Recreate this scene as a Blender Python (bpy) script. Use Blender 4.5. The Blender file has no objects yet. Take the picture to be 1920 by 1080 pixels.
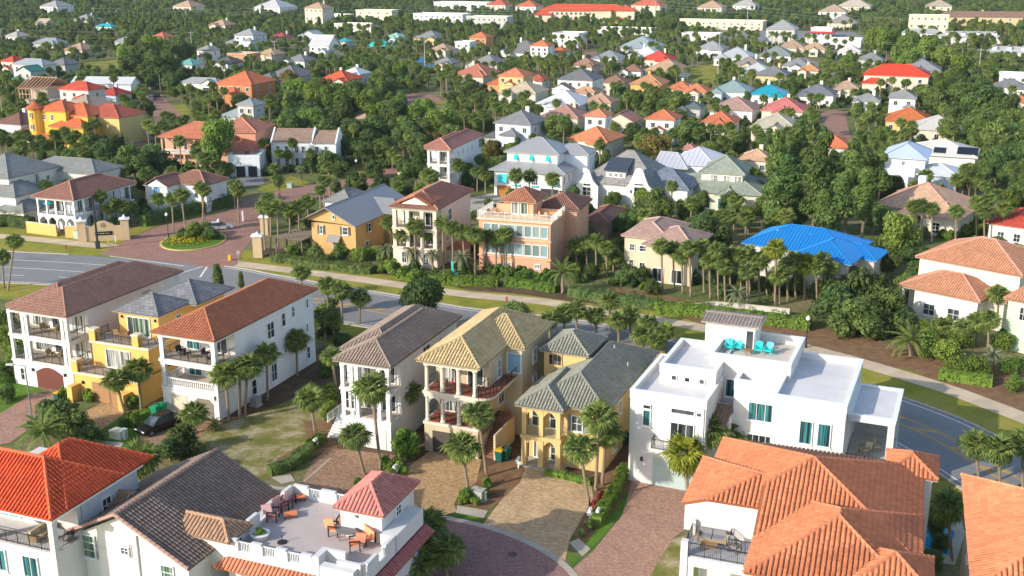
import bpy, math, random
import numpy as np
from mathutils import Vector, Matrix
rnd = random.Random(11)
C = bpy.context.scene.collection
R_ = math.radians

# ------------------------------------------------------------------ camera, sky, sun, exposure
F = 2080.0; PITCH = R_(16.6); CAMH = 48.0
cam = bpy.data.cameras.new('camera'); cam_o = bpy.data.objects.new('camera', cam); C.objects.link(cam_o)
cam_o.location = (0, 0, CAMH); cam_o.rotation_euler = (math.pi/2 - PITCH, 0, 0)
cam.sensor_fit = 'HORIZONTAL'; cam.sensor_width = 36; cam.lens = F/1920*36; cam.clip_end = 12000; cam.clip_start = 1
SC = bpy.context.scene; SC.camera = cam_o
SUN_EL = R_(24.5); SUN_TO = Vector((-0.86, -0.51, 0)).normalized()      # horizontal direction towards the sun
SUN_V = Vector((SUN_TO.x*math.cos(SUN_EL), SUN_TO.y*math.cos(SUN_EL), math.sin(SUN_EL)))
W = bpy.data.worlds.new('World'); SC.world = W; W.use_nodes = True
nt = W.node_tree; nt.nodes.clear()
sky = nt.nodes.new('ShaderNodeTexSky'); sky.sky_type = 'NISHITA'; sky.sun_disc = False
sky.sun_elevation = SUN_EL; sky.sun_rotation = math.atan2(SUN_TO.x, SUN_TO.y)
bg = nt.nodes.new('ShaderNodeBackground'); bg.inputs[1].default_value = 0.15
wo = nt.nodes.new('ShaderNodeOutputWorld'); nt.links.new(sky.outputs[0], bg.inputs[0]); nt.links.new(bg.outputs[0], wo.inputs[0])
sl = bpy.data.lights.new('sun', 'SUN'); sl.energy = 3.15; sl.angle = R_(0.5); sl.color = (1.0, 0.92, 0.80)
so = bpy.data.objects.new('sun', sl); C.objects.link(so); so.rotation_euler = SUN_V.to_track_quat('Z', 'Y').to_euler()
SC.view_settings.view_transform = 'Standard'; SC.view_settings.look = 'None'
SC.view_settings.exposure = 0.78; SC.view_settings.gamma = 1; SC.view_settings.use_curve_mapping = False

# ------------------------------------------------------------------ helpers
CP, SP = math.cos(PITCH), math.sin(PITCH)
def G(px, py, z=0.0):
    a = (px-960)/F; b = (540-py)/F
    t = (z-CAMH)/(-SP + b*CP)
    return Vector((a*t, (CP + b*SP)*t, z))
def ray(px, py):
    a = (px-960)/F; b = (540-py)/F
    return Vector((a, CP + b*SP, -SP + b*CP))
def PJ(x, y, z):
    zz = z-CAMH; d = y*CP - zz*SP; v = y*SP + zz*CP
    return (960 + F*x/d, 540 - F*v/d, d)
def zat(p, py):                      # height above ground point p whose image row is py
    lo, hi = 0.0, 60.0
    for _ in range(40):
        m = (lo+hi)/2
        if PJ(p[0], p[1], m)[1] > py: lo = m
        else: hi = m
    return lo

class MB:
    def __init__(s): s.v = []; s.f = []; s.uv = {}
    def face(s, pts, uv=None):
        i = len(s.v); s.v.extend([tuple(p) for p in pts]); s.f.append(tuple(range(i, i+len(pts))))
        if uv: s.uv[len(s.f)-1] = uv
    def box(s, x0, y0, z0, x1, y1, z1):
        i = len(s.v)
        s.v += [(x0,y0,z0),(x1,y0,z0),(x1,y1,z0),(x0,y1,z0),(x0,y0,z1),(x1,y0,z1),(x1,y1,z1),(x0,y1,z1)]
        for q in ((3,2,1,0),(4,5,6,7),(0,1,5,4),(1,2,6,5),(2,3,7,6),(3,0,4,7)): s.f.append(tuple(i+k for k in q))
        return s
    def bar(s, a, b, t, t2=None):            # square bar between two points
        a = Vector(a); b = Vector(b); d = (b-a)
        if d.length < 1e-6: return s
        d.normalize(); up = Vector((0,0,1)) if abs(d.z) < .95 else Vector((1,0,0))
        r = d.cross(up).normalized()*t/2; u = r.cross(d).normalized()*(t2 or t)/2
        i = len(s.v)
        for p in (a, b):
            for q in (-r-u, r-u, r+u, -r+u): s.v.append(tuple(p+q))
        for q in ((3,2,1,0),(4,5,6,7),(0,1,5,4),(1,2,6,5),(2,3,7,6),(3,0,4,7)): s.f.append(tuple(i+k for k in q))
        return s
    def tube(s, pts, rs, n=6, cap=True):
        i0 = len(s.v); m = len(pts)
        for k in range(m):
            p = Vector(pts[k]); d = Vector(pts[min(k+1, m-1)]) - Vector(pts[max(k-1, 0)])
            d.normalize(); up = Vector((0,0,1)) if abs(d.z) < .9 else Vector((1,0,0))
            a = d.cross(up).normalized(); b = a.cross(d).normalized(); r = rs[k] if hasattr(rs, '__len__') else rs
            for j in range(n):
                t = 2*math.pi*j/n; s.v.append(tuple(p + a*r*math.cos(t) + b*r*math.sin(t)))
        for k in range(m-1):
            for j in range(n):
                s.f.append((i0+k*n+j, i0+(k+1)*n+j, i0+(k+1)*n+(j+1)%n, i0+k*n+(j+1)%n))
        if cap:
            s.f.append(tuple(i0+j for j in range(n))); s.f.append(tuple(i0+(m-1)*n+j for j in reversed(range(n))))
        return s
    def prism(s, poly, z0, z1):
        n = len(poly); i = len(s.v)
        s.v += [(p[0],p[1],z0) for p in poly] + [(p[0],p[1],z1) for p in poly]
        s.f.append(tuple(i+k for k in reversed(range(n)))); s.f.append(tuple(i+n+k for k in range(n)))
        for k in range(n): s.f.append((i+k, i+(k+1)%n, i+n+(k+1)%n, i+n+k))
        return s
    def lathe(s, prof, n=10, c=(0,0)):
        i0 = len(s.v); m = len(prof)
        for r, z in prof:
            for j in range(n):
                t = 2*math.pi*j/n; s.v.append((c[0]+r*math.cos(t), c[1]+r*math.sin(t), z))
        for k in range(m-1):
            for j in range(n): s.f.append((i0+k*n+j, i0+k*n+(j+1)%n, i0+(k+1)*n+(j+1)%n, i0+(k+1)*n+j))
        s.f.append(tuple(i0+j for j in reversed(range(n)))); s.f.append(tuple(i0+(m-1)*n+j for j in range(n)))
        return s
    def mesh(s, name, m):
        me = bpy.data.meshes.new(name); me.from_pydata(s.v, [], s.f)
        if s.uv:
            l = me.uv_layers.new(name='UVMap'); d = l.data
            for p in me.polygons:
                q = s.uv.get(p.index)
                if q:
                    for k, li in enumerate(p.loop_indices): d[li].uv = q[k]
        if m: me.materials.append(m)
        return me
def link(name, me, parent=None, loc=None, rot=None, scale=None):
    o = bpy.data.objects.new(name, me); C.objects.link(o)
    if parent is not None: o.parent = parent
    if loc is not None: o.location = loc
    if rot is not None: o.rotation_euler = rot if hasattr(rot, '__len__') else (0, 0, rot)
    if scale is not None: o.scale = scale if hasattr(scale, '__len__') else (scale,)*3
    return o
def obj(name, mb, m, parent=None, **k): return link(name, mb.mesh(name, m), parent, **k)
def tag(o, label, cat, group=None):
    o['label'] = label; o['category'] = cat
    if group: o['group'] = group
    return o
def empty(name, loc, rz=0): return link(name, None, None, loc, rz)
def setting(name, mb, m):
    o = obj(name, mb, m); o['kind'] = 'structure'; return o

# ------------------------------------------------------------------ materials
MATS = {}
def nodes(name):
    m = bpy.data.materials.new(name); m.use_nodes = True; t = m.node_tree
    b = t.nodes['Principled BSDF']; return m, t, b
def N(t, typ, **kw):
    n = t.nodes.new(typ)
    for k, v in kw.items():
        if k.startswith('i_'):
            key = k[2:]; key = int(key) if key.isdigit() else key.replace('_', ' ')
            n.inputs[key].default_value = v
        else: setattr(n, k, v)
    return n
def hsv_var(t, col, fac_out, amt):       # col * (1 +- amt) driven by a 0..1 value
    mr = N(t, 'ShaderNodeMapRange'); mr.inputs[3].default_value = 1-amt; mr.inputs[4].default_value = 1+amt
    t.links.new(fac_out, mr.inputs[0])
    mx = N(t, 'ShaderNodeMix', data_type='RGBA', blend_type='MULTIPLY'); mx.inputs[0].default_value = 1
    if hasattr(col, 'links'): t.links.new(col, mx.inputs[6])
    else: mx.inputs[6].default_value = (*col, 1)
    t.links.new(mr.outputs[0], mx.inputs[7]); return mx.outputs[2]
def plain(key, col, rough=.6, metal=0, var=.06, scale=1.5, bump=0, spec=.3):
    k = ('p', key)
    if k in MATS: return MATS[k]
    m, t, b = nodes(key)
    tc = N(t, 'ShaderNodeTexCoord'); no = N(t, 'ShaderNodeTexNoise'); no.inputs['Scale'].default_value = scale; no.inputs['Detail'].default_value = 4
    t.links.new(tc.outputs['Object'], no.inputs['Vector'])
    t.links.new(hsv_var(t, col, no.outputs[0], var*1.6), b.inputs['Base Color'])
    b.inputs['Roughness'].default_value = rough; b.inputs['Metallic'].default_value = metal; b.inputs['Specular IOR Level'].default_value = spec
    if bump:
        bp = N(t, 'ShaderNodeBump'); bp.inputs['Strength'].default_value = bump; bp.inputs['Distance'].default_value = .03
        n2 = N(t, 'ShaderNodeTexNoise'); n2.inputs['Scale'].default_value = 14; t.links.new(tc.outputs['Object'], n2.inputs['Vector'])
        t.links.new(n2.outputs[0], bp.inputs['Height']); t.links.new(bp.outputs[0], b.inputs['Normal'])
    MATS[k] = m; return m
def stucco(col):
    k = ('s', tuple(col))
    if k in MATS: return MATS[k]
    m, t, b = nodes('stucco')
    tc = N(t, 'ShaderNodeTexCoord'); n1 = N(t, 'ShaderNodeTexNoise'); n1.inputs['Scale'].default_value = .55; n1.inputs['Detail'].default_value = 6
    mp = N(t, 'ShaderNodeMapping'); mp.inputs['Scale'].default_value = (1.5, 1.5, .42)      # rain streaks run down the wall
    t.links.new(tc.outputs['Object'], mp.inputs[0]); t.links.new(mp.outputs[0], n1.inputs['Vector'])
    c1 = hsv_var(t, col, n1.outputs[0], .13)
    n2 = N(t, 'ShaderNodeTexNoise'); n2.inputs['Scale'].default_value = 9; n2.inputs['Detail'].default_value = 3; t.links.new(tc.outputs['Object'], n2.inputs['Vector'])
    t.links.new(hsv_var(t, c1, n2.outputs[0], .05), b.inputs['Base Color'])
    b.inputs['Roughness'].default_value = .85; b.inputs['Specular IOR Level'].default_value = .2
    bp = N(t, 'ShaderNodeBump'); bp.inputs['Strength'].default_value = .25; bp.inputs['Distance'].default_value = .02
    n3 = N(t, 'ShaderNodeTexNoise'); n3.inputs['Scale'].default_value = 22; t.links.new(tc.outputs['Object'], n3.inputs['Vector'])
    t.links.new(n3.outputs[0], bp.inputs['Height']); t.links.new(bp.outputs[0], b.inputs['Normal'])
    MATS[k] = m; return m
def roofmat(col, kind='tile'):
    """relief: colour varies tile by tile (attribute or object random). tile/metal/shingle/slate: UV in metres."""
    k = ('r', tuple(col), kind)
    if k in MATS: return MATS[k]
    m, t, b = nodes('roof_' + kind)
    b.inputs['Roughness'].default_value = .38 if kind == 'metal' else .72
    b.inputs['Specular IOR Level'].default_value = .5 if kind == 'metal' else .25
    tc = N(t, 'ShaderNodeTexCoord'); geo = N(t, 'ShaderNodeNewGeometry')
    n1 = N(t, 'ShaderNodeTexNoise'); n1.inputs['Scale'].default_value = .45; n1.inputs['Detail'].default_value = 6; n1.inputs['Roughness'].default_value = .65
    t.links.new(geo.outputs['Position'], n1.inputs['Vector'])
    if kind == 'relief':
        at = N(t, 'ShaderNodeAttribute', attribute_name='rnd'); oi = N(t, 'ShaderNodeObjectInfo')
        ad = N(t, 'ShaderNodeMath', operation='ADD'); t.links.new(at.outputs['Fac'], ad.inputs[0]); t.links.new(oi.outputs['Random'], ad.inputs[1])
        fr = N(t, 'ShaderNodeMath', operation='FRACT'); t.links.new(ad.outputs[0], fr.inputs[0])
        c1 = hsv_var(t, col, fr.outputs[0], .15)
        t.links.new(hsv_var(t, c1, n1.outputs[0], .30), b.inputs['Base Color'])
    else:
        br = N(t, 'ShaderNodeTexBrick'); bump = N(t, 'ShaderNodeBump')
        br.inputs['Color1'].default_value = (.2,.2,.2,1); br.inputs['Color2'].default_value = (1,1,1,1); br.inputs['Mortar'].default_value = (0,0,0,1)
        br.inputs['Scale'].default_value = 1; br.inputs['Mortar Size'].default_value = .03; br.inputs['Bias'].default_value = 0
        w, hh = {'tile': (.34, .42), 'metal': (400., 400.), 'shingle': (.9, .28), 'slate': (.6, .45)}[kind]
        br.inputs['Brick Width'].default_value = w; br.inputs['Row Height'].default_value = hh; br.offset = 0 if kind == 'tile' else .5
        t.links.new(tc.outputs['UV'], br.inputs['Vector'])
        sh = N(t, 'ShaderNodeSeparateColor'); t.links.new(br.outputs['Color'], sh.inputs[0])
        amt = {'tile': .2, 'metal': .0, 'shingle': .18, 'slate': .28}[kind]
        c1 = hsv_var(t, col, sh.outputs[0], amt)
        t.links.new(hsv_var(t, c1, n1.outputs[0], .1 if kind == 'metal' else .3), b.inputs['Base Color'])
        if kind in ('tile', 'metal'):
            sx = N(t, 'ShaderNodeSeparateXYZ'); t.links.new(tc.outputs['UV'], sx.inputs[0])
            mu = N(t, 'ShaderNodeMath', operation='MULTIPLY'); mu.inputs[1].default_value = 1/.34 if kind == 'tile' else 1/.5
            t.links.new(sx.outputs[0], mu.inputs[0])
            f2 = N(t, 'ShaderNodeMath', operation='FRACT'); t.links.new(mu.outputs[0], f2.inputs[0])
            if kind == 'tile':
                s2 = N(t, 'ShaderNodeMath', operation='SUBTRACT'); t.links.new(f2.outputs[0], s2.inputs[0]); s2.inputs[1].default_value = .5
                a2 = N(t, 'ShaderNodeMath', operation='ABSOLUTE'); t.links.new(s2.outputs[0], a2.inputs[0]); hgt = a2.outputs[0]
                bump.inputs['Distance'].default_value = .16
            else:
                s2 = N(t, 'ShaderNodeMath', operation='GREATER_THAN'); t.links.new(f2.outputs[0], s2.inputs[0]); s2.inputs[1].default_value = .86; hgt = s2.outputs[0]
                bump.inputs['Distance'].default_value = .05
            t.links.new(hgt, bump.inputs['Height']); bump.inputs['Strength'].default_value = .8
        else:
            t.links.new(br.outputs['Fac'], bump.inputs['Height']); bump.inputs['Distance'].default_value = .03; bump.invert = True
        t.links.new(bump.outputs[0], b.inputs['Normal'])
    MATS[k] = m; return m
def glassmat(key, col, rough=.08):
    k = ('g', key)
    if k in MATS: return MATS[k]
    m, t, b = nodes(key); oi = N(t, 'ShaderNodeObjectInfo')
    t.links.new(hsv_var(t, col, oi.outputs['Random'], .35), b.inputs['Base Color'])
    b.inputs['Roughness'].default_value = rough; b.inputs['Specular IOR Level'].default_value = .6
    MATS[k] = m; return m
def leafmat(key, col, var=.35, trans=.3, hue=None):
    k = ('l', key)
    if k in MATS: return MATS[k]
    m, t, b = nodes(key)
    geo = N(t, 'ShaderNodeNewGeometry'); oi = N(t, 'ShaderNodeObjectInfo')
    n1 = N(t, 'ShaderNodeTexNoise'); n1.inputs['Scale'].default_value = .55; n1.inputs['Detail'].default_value = 3
    t.links.new(geo.outputs['Position'], n1.inputs['Vector'])
    mx = N(t, 'ShaderNodeMix', data_type='RGBA'); h2 = hue or (min(1, col[0]*1.7), col[1]*1.15, col[2]*.8)
    mx.inputs[6].default_value = (*col, 1); mx.inputs[7].default_value = (*h2, 1)
    cr = N(t, 'ShaderNodeMapRange'); cr.inputs[1].default_value = .35; cr.inputs[2].default_value = .75; t.links.new(n1.outputs[0], cr.inputs[0])
    af = N(t, 'ShaderNodeMath', operation='MULTIPLY_ADD'); af.inputs[1].default_value = .75; af.inputs[2].default_value = -.15; t.links.new(oi.outputs['Random'], af.inputs[0])
    ad = N(t, 'ShaderNodeMath', operation='MULTIPLY_ADD', use_clamp=True); ad.inputs[1].default_value = .6; t.links.new(cr.outputs[0], ad.inputs[0]); t.links.new(af.outputs[0], ad.inputs[2]); t.links.new(ad.outputs[0], mx.inputs[0])
    wn = N(t, 'ShaderNodeTexWhiteNoise', noise_dimensions='1D'); t.links.new(oi.outputs['Random'], wn.inputs['W']); c1 = hsv_var(t, mx.outputs[2], wn.outputs['Value'], var)
    c2 = hsv_var(t, c1, geo.outputs['Random Per Island'], .35)
    t.links.new(c2, b.inputs['Base Color']); b.inputs['Roughness'].default_value = .6; b.inputs['Specular IOR Level'].default_value = .2
    tr = N(t, 'ShaderNodeBsdfTranslucent'); ms = N(t, 'ShaderNodeMixShader'); ms.inputs[0].default_value = trans
    t.links.new(c2, tr.inputs[0]); t.links.new(b.outputs[0], ms.inputs[1]); t.links.new(tr.outputs[0], ms.inputs[2])
    t.links.new(ms.outputs[0], t.nodes['Material Output'].inputs[0])
    MATS[k] = m; return m

WHITE = (.70, .69, .67); CREAM = (.70, .62, .46); YEL = (.72, .44, .13)
M_WHITE = plain('white_trim', (.78, .78, .76), .5); M_DARK = plain('dark_metal', (.03, .03, .033), .45)
M_CONC = plain('concrete', (.42, .38, .32), .9, var=.2, scale=2, bump=.3)
M_TRUNK = plain('bark', (.20, .15, .105), .9, var=.3, scale=5, bump=.6)
M_PTRUNK = plain('palm_trunk', (.27, .205, .14), .9, var=.3, scale=6, bump=.6)
M_SLAB = plain('deck_floor', (.50, .42, .34), .8, var=.12)
def curtain_reflection_mat(key, dark, light, rough=.15, s=2.2):
    m = glassmat(key, dark, rough); t = m.node_tree; b = t.nodes['Principled BSDF']; tc = N(t, 'ShaderNodeTexCoord'); mp = N(t, 'ShaderNodeMapping'); mp.inputs['Scale'].default_value = (s*2, 1, .12); t.links.new(tc.outputs['Object'], mp.inputs[0])
    oi = N(t, 'ShaderNodeObjectInfo'); av = N(t, 'ShaderNodeVectorMath', operation='ADD'); t.links.new(mp.outputs[0], av.inputs[0]); sc = N(t, 'ShaderNodeMath', operation='MULTIPLY'); sc.inputs[1].default_value = 40; t.links.new(oi.outputs['Random'], sc.inputs[0]); t.links.new(sc.outputs[0], av.inputs[1])
    no = N(t, 'ShaderNodeTexNoise'); no.inputs['Scale'].default_value = 1.0; no.inputs['Detail'].default_value = 3; t.links.new(av.outputs[0], no.inputs['Vector']); cr = N(t, 'ShaderNodeValToRGB'); cr.color_ramp.elements[0].position = .42; cr.color_ramp.elements[0].color = (*dark, 1); cr.color_ramp.elements[1].position = .6; cr.color_ramp.elements[1].color = (*light, 1)
    t.links.new(no.outputs[0], cr.inputs[0]); t.links.new(cr.outputs[0], b.inputs['Base Color']); return m
M_GLASS = curtain_reflection_mat('window_glass', (.012, .018, .022), (.075, .09, .095), .07, .5); _x = None; M_CURT = curtain_reflection_mat('curtained_glass', (.06, .07, .07), (.50, .52, .47))  # in window_glass the paler blotches are reflections painted into the colour
M_TEAL = curtain_reflection_mat('teal_glass', (.012, .03, .036), (.05, .22, .24)); M_GREENG = curtain_reflection_mat('green_glass', (.03, .05, .045), (.22, .32, .22))
M_WOOD = plain('wood', (.26, .15, .07), .6, var=.25, scale=8)
M_WICKER = plain('wicker', (.36, .25, .13), .8, var=.25, scale=20)
M_DKCUSH = plain('dark_cushion', (.05, .05, .06), .9)
M_GREYC = plain('grey_cushion', (.22, .22, .23), .9)
def paint(key, col, rough=.5): return plain(key, col, rough, var=.04)

# ------------------------------------------------------------------ roof planes and tiles
TILE_S = .33; TILE_R = .42
def tile_template(h=.085, w=.25):
    zl = .055; v = []
    for y, z0 in ((-.03, zl), (.43, .005)):
        for x, z in ((-w/2, 0), (-w*.28, h*.85), (w*.28, h*.85), (w/2, 0)): v.append((x, y, z0+z))
    f = [(0,1,5,4), (1,2,6,5), (2,3,7,6), (0,3,2,1)]
    return np.array(v), f
TT, TF = tile_template()
TILE_MESH = {}
def tile_mesh(m):
    k = m.name
    if k not in TILE_MESH:
        me = bpy.data.meshes.new('roof_tile'); me.from_pydata([tuple(p) for p in TT], [], TF); me.materials.append(m); TILE_MESH[k] = me
    return TILE_MESH[k]
def plane_frame(poly):
    a = Vector(poly[0]); b = Vector(poly[1]); u = (b-a).normalized()
    n = Vector((0,0,0)); c = poly
    for k in range(len(c)):
        p = Vector(c[k]); q = Vector(c[(k+1) % len(c)]); n += p.cross(q)
    n.normalize()
    if n.z < 0: n = -n
    v = n.cross(u).normalized(); return a, u, v, n
def plane_tiles(poly):
    a, u, v, n = plane_frame(poly)
    P = [((Vector(p)-a).dot(u), (Vector(p)-a).dot(v)) for p in poly]
    vmax = max(p[1] for p in P); out = []
    j = 0; vy = .0
    off = 0
    while vy < vmax-.1:
        yc = vy+.2; xs = []
        for k in range(len(P)):
            (x0, y0), (x1, y1) = P[k], P[(k+1) % len(P)]
            if (y0 <= yc < y1) or (y1 <= yc < y0): xs.append(x0 + (yc-y0)/(y1-y0)*(x1-x0))
        xs.sort()
        for q in range(0, len(xs)-1, 2):
            i0 = math.ceil((xs[q]+.06)/TILE_S); i1 = math.floor((xs[q+1]-.06)/TILE_S)
            for i in range(i0, i1+1):
                jx = rnd.uniform(-.012, .012)
                out.append((a + u*(i*TILE_S+jx) + v*(vy+rnd.uniform(-.012, .012)) + n*.01, u, v, n))
        vy += TILE_R; j += 1
    return out
def tiles_object(tl, mat, parent, name='roof_tiles'):
    if not tl: return None
    k = len(tl); nv = len(TT)
    Pp = np.array([t[0][:] for t in tl]); U = np.array([t[1][:] for t in tl]); V = np.array([t[2][:] for t in tl]); Nn = np.array([t[3][:] for t in tl])
    T = TT[None]; vv = Pp[:, None] + T[..., 0:1]*U[:, None] + T[..., 1:2]*V[:, None] + T[..., 2:3]*Nn[:, None]
    vv = vv.reshape(-1, 3); Fq = (np.array(TF)[None] + (np.arange(k)*nv)[:, None, None]).reshape(-1, 4)
    me = bpy.data.meshes.new(name); me.vertices.add(len(vv)); me.vertices.foreach_set('co', vv.ravel())
    nf = len(Fq); me.loops.add(nf*4); me.loops.foreach_set('vertex_index', Fq.ravel().astype(np.int32))
    me.polygons.add(nf); me.polygons.foreach_set('loop_start', np.arange(0, nf*4, 4, dtype=np.int32))
    me.update(calc_edges=True)
    at = me.attributes.new('rnd', 'FLOAT', 'FACE')
    r = np.repeat(np.random.RandomState(3).rand(k), len(TF)).astype(np.float32); at.data.foreach_set('value', r)
    me.materials.append(mat); o = link(name, me, parent); o['kind'] = 'stuff'; return o
def ridge_caps(mb, a, b, r=.15):
    a = Vector(a); b = Vector(b); L = (b-a).length; n = max(1, round(L/.45)); d = (b-a)/n
    dd = d.normalized(); sd = dd.cross(Vector((0,0,1)))
    if sd.length < .01: return
    sd.normalize(); up = sd.cross(dd)
    for k in range(n):
        p = a + d*k; q = a + d*(k+1.08); i = len(mb.v)
        for c, rr, l in ((p, r, .05), (q, r*.86, .015)):
            for x, z in ((-1, -.45), (-.62, .45), (0, .8), (.62, .45), (1, -.45)): mb.v.append(tuple(c + sd*x*rr + up*(z*rr + l)))
        for j in range(4): mb.f.append((i+j, i+j+1, i+6+j, i+5+j))
        mb.f.append((i, i+1, i+2, i+3, i+4))

# ------------------------------------------------------------------ building pieces shared between houses
CACHE = {}
def win_meshes(w, h, nx, ny, fm, gm, depth=.12, bar=.09, mull=.045):
    k = (round(w, 2), round(h, 2), nx, ny, fm.name, gm.name)
    if k not in CACHE:
        a = MB(); d = -depth
        a.box(0, d, 0, w, .0, bar); a.box(0, d, h-bar, w, 0, h); a.box(0, d, bar, bar, 0, h-bar); a.box(w-bar, d, bar, w, 0, h-bar)
        for i in range(1, nx): x = w*i/nx; a.box(x-mull/2, d*.7, bar, x+mull/2, 0, h-bar)
        for i in range(1, ny): z = h*i/ny; a.box(bar, d*.62, z-mull/2, w-bar, 0, z+mull/2)
        p = MB(); p.face([(bar, d*.25, bar), (w-bar, d*.25, bar), (w-bar, d*.25, h-bar), (bar, d*.25, h-bar)])
        sI = MB(); sI.box(-.08, -.16, -.09, w+.08, 0, -.002)
        CACHE[k] = (a.mesh('window_frame', fm), p.mesh('pane', gm), sI.mesh('sill', fm))
    return CACHE[k]

HOUSES = []
class House:
    def __init__(s, name, label, cat, Lp, Rp, z, d, ang=-21., ref='', w=None, detail=2, group=None, centre=None):
        l = G(*Lp, z); r = G(*Rp, z); mid = (l+r)/2
        th = R_(ang); s.ex = Vector((math.cos(th), math.sin(th), 0)); s.ey = Vector((-math.sin(th), math.cos(th), 0))
        s.w = w or (r-l).dot(s.ex); s.d = d; s.ze = z
        o = mid - s.ex*s.w/2 if centre is None else Vector(centre) - s.ex*s.w/2 - s.ey*d/2; s.o = Vector((o.x, o.y, 0)); s.th = th
        s.root = empty(name, s.o, th); tag(s.root, label, cat, group); s.ref = ref; s.wr = None; s.detail = detail
        c = s.o + s.ex*s.w/2 + s.ey*d/2; s.c = c; s.hgt = z
        s.extra = []; HOUSES.append(s)
    def loc(s, px, py, z):
        p = G(px, py, z) - s.o; return Vector((p.dot(s.ex), p.dot(s.ey), z))
    def tol(s, p):
        q = Vector(p) - s.o; return Vector((q.dot(s.ex), q.dot(s.ey), q.z))
    def world(s, x, y, z=0): return s.o + s.ex*x + s.ey*y + Vector((0, 0, z))
    def lray(s, px, py, pl):          # pixel ray met with a local plane (3 points)
        a, b, c = [Vector(p) for p in pl]; n = (b-a).cross(c-a)
        d0 = ray(px, py); d = Vector((d0.dot(s.ex), d0.dot(s.ey), d0.z)); o = s.tol((0, 0, CAMH))
        t = (a-o).dot(n)/d.dot(n); return o + d*t
    def part(s, name, mb, m, parent=None): return obj(name, mb, m, parent or s.root)
    def box(s, name, x0, y0, z0, x1, y1, z1, m, parent=None):
        return s.part(name, MB().box(x0, y0, z0, x1, y1, z1), m, parent)
    def walls(s, x0, y0, x1, y1, z0, z1, col, name='wall'):
        s.wr = (x0, y0, x1, y1)
        return s.part(name, MB().box(x0, y0, z0, x1, y1, z1), stucco(col) if isinstance(col, tuple) else col)
    def face(s, f, u):
        x0, y0, x1, y1 = s.wr
        return {'F': ((x0+u, y0), 0), 'R': ((x1, y0+u), math.pi/2), 'B': ((x1-u, y1), math.pi), 'L': ((x0, y1-u), -math.pi/2)}[f]
    def win(s, f, u, z, w, h, nx=2, ny=2, fm=None, gm=None, sill=True, name='window'):
        (x, y), r = s.face(f, u); fr, pa, si = win_meshes(w, h, nx, ny, fm or M_WHITE, gm or M_GLASS)
        o = link(name, fr, s.root, (x, y, z), r); link('pane', pa, o)
        if sill and s.detail > 1: link('sill', si, o)
        return o
    def wins(s, f, us, z, w, h, **k):
        for u in us: s.win(f, u, z, w, h, **k)
    def onface(s, name, f, u, z, mb, m):
        (x, y), r = s.face(f, u); return obj(name, mb, m, s.root, loc=(x, y, z), rot=r)
    def garage(s, f, u, w, h, col, arch=0, z=0.02, name='garage_door'):
        mb = MB(); n = 4
        for i in range(n): mb.box(0, -.05, h*i/n+.015, w, .01, h*(i+1)/n-.015)
        mb.box(0, -.02, 0, w, .005, h)
        if arch:
            pts = [(0, h)] + [(w*k/8, h + arch*math.sin(math.pi*k/8)) for k in range(1, 8)] + [(w, h)]
            for k in range(8):
                mb.face([(pts[k][0], -.045, h), (pts[k+1][0], -.045, h), (pts[k+1][0], -.045, pts[k+1][1]), (pts[k][0], -.045, pts[k][1])])
        return s.onface(name, f, u, z, mb, paint('garage_%.2f_%.2f_%.2f' % col, col))
    # ---- roofs
    def planes(s, polys, col, kind='relief', caps=(), fascia=None, thick=.16, pick=0, capcol=None, name='roof', ribs=0):
        mb = MB(); tl = []
        for poly in polys:
            poly = [Vector(p) for p in poly]; nn = Vector((0, 0, 0))
            for k in range(len(poly)): nn += poly[k].cross(poly[(k+1) % len(poly)])
            if nn.z < 0: poly = [poly[1], poly[0]] + poly[:1:-1]
            a, u, v, n = plane_frame(poly)
            mb.face(poly, [((p-a).dot(u), (p-a).dot(v)) for p in poly])
            low = [p - Vector((0, 0, thick)) for p in poly]
            mb.face(low[::-1])
            for k in range(len(poly)):
                q = (k+1) % len(poly); mb.face([low[k], low[q], poly[q], poly[k]])
            if kind == 'relief': tl += plane_tiles(poly)
        base = roofmat(tuple(c*.6 for c in col), 'relief') if kind == 'relief' else roofmat(col, kind)
        ro = s.part(name, mb, base); mt = roofmat(col, kind)
        if kind == 'relief':
            if pick:
                cs = []
                for t in tl:
                    wp = s.world(*t[0]); q = PJ(*wp); wn = s.ex*t[3].x + s.ey*t[3].y + Vector((0, 0, t[3].z))
                    vis = -20 < q[0] < 1940 and q[1] < 1085 and wn.dot(Vector((0, 0, CAMH))-wp) > 0
                    cs.append((q[2] if vis else 1e9+q[2]))
                order = sorted(range(len(tl)), key=lambda i: cs[i])
                me = tile_mesh(mt); sel = order[:pick]
                for i in sel:
                    p, u, v, n = tl[i]; o = bpy.data.objects.new('roof_tile', me); C.objects.link(o); o.parent = ro
                    o.matrix_basis = Matrix(((u.x, v.x, n.x, p.x), (u.y, v.y, n.y, p.y), (u.z, v.z, n.z, p.z), (0, 0, 0, 1)))
                ss = set(sel); tl = [t for i, t in enumerate(tl) if i not in ss]
            tiles_object(tl, mt, ro)
        if caps:
            cb = MB()
            for a, b in caps: ridge_caps(cb, a, b, .16 if kind in ('relief', 'tile') else .09)
            s.part('ridge_cap', cb, roofmat(capcol or col, 'relief'), ro)
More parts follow.
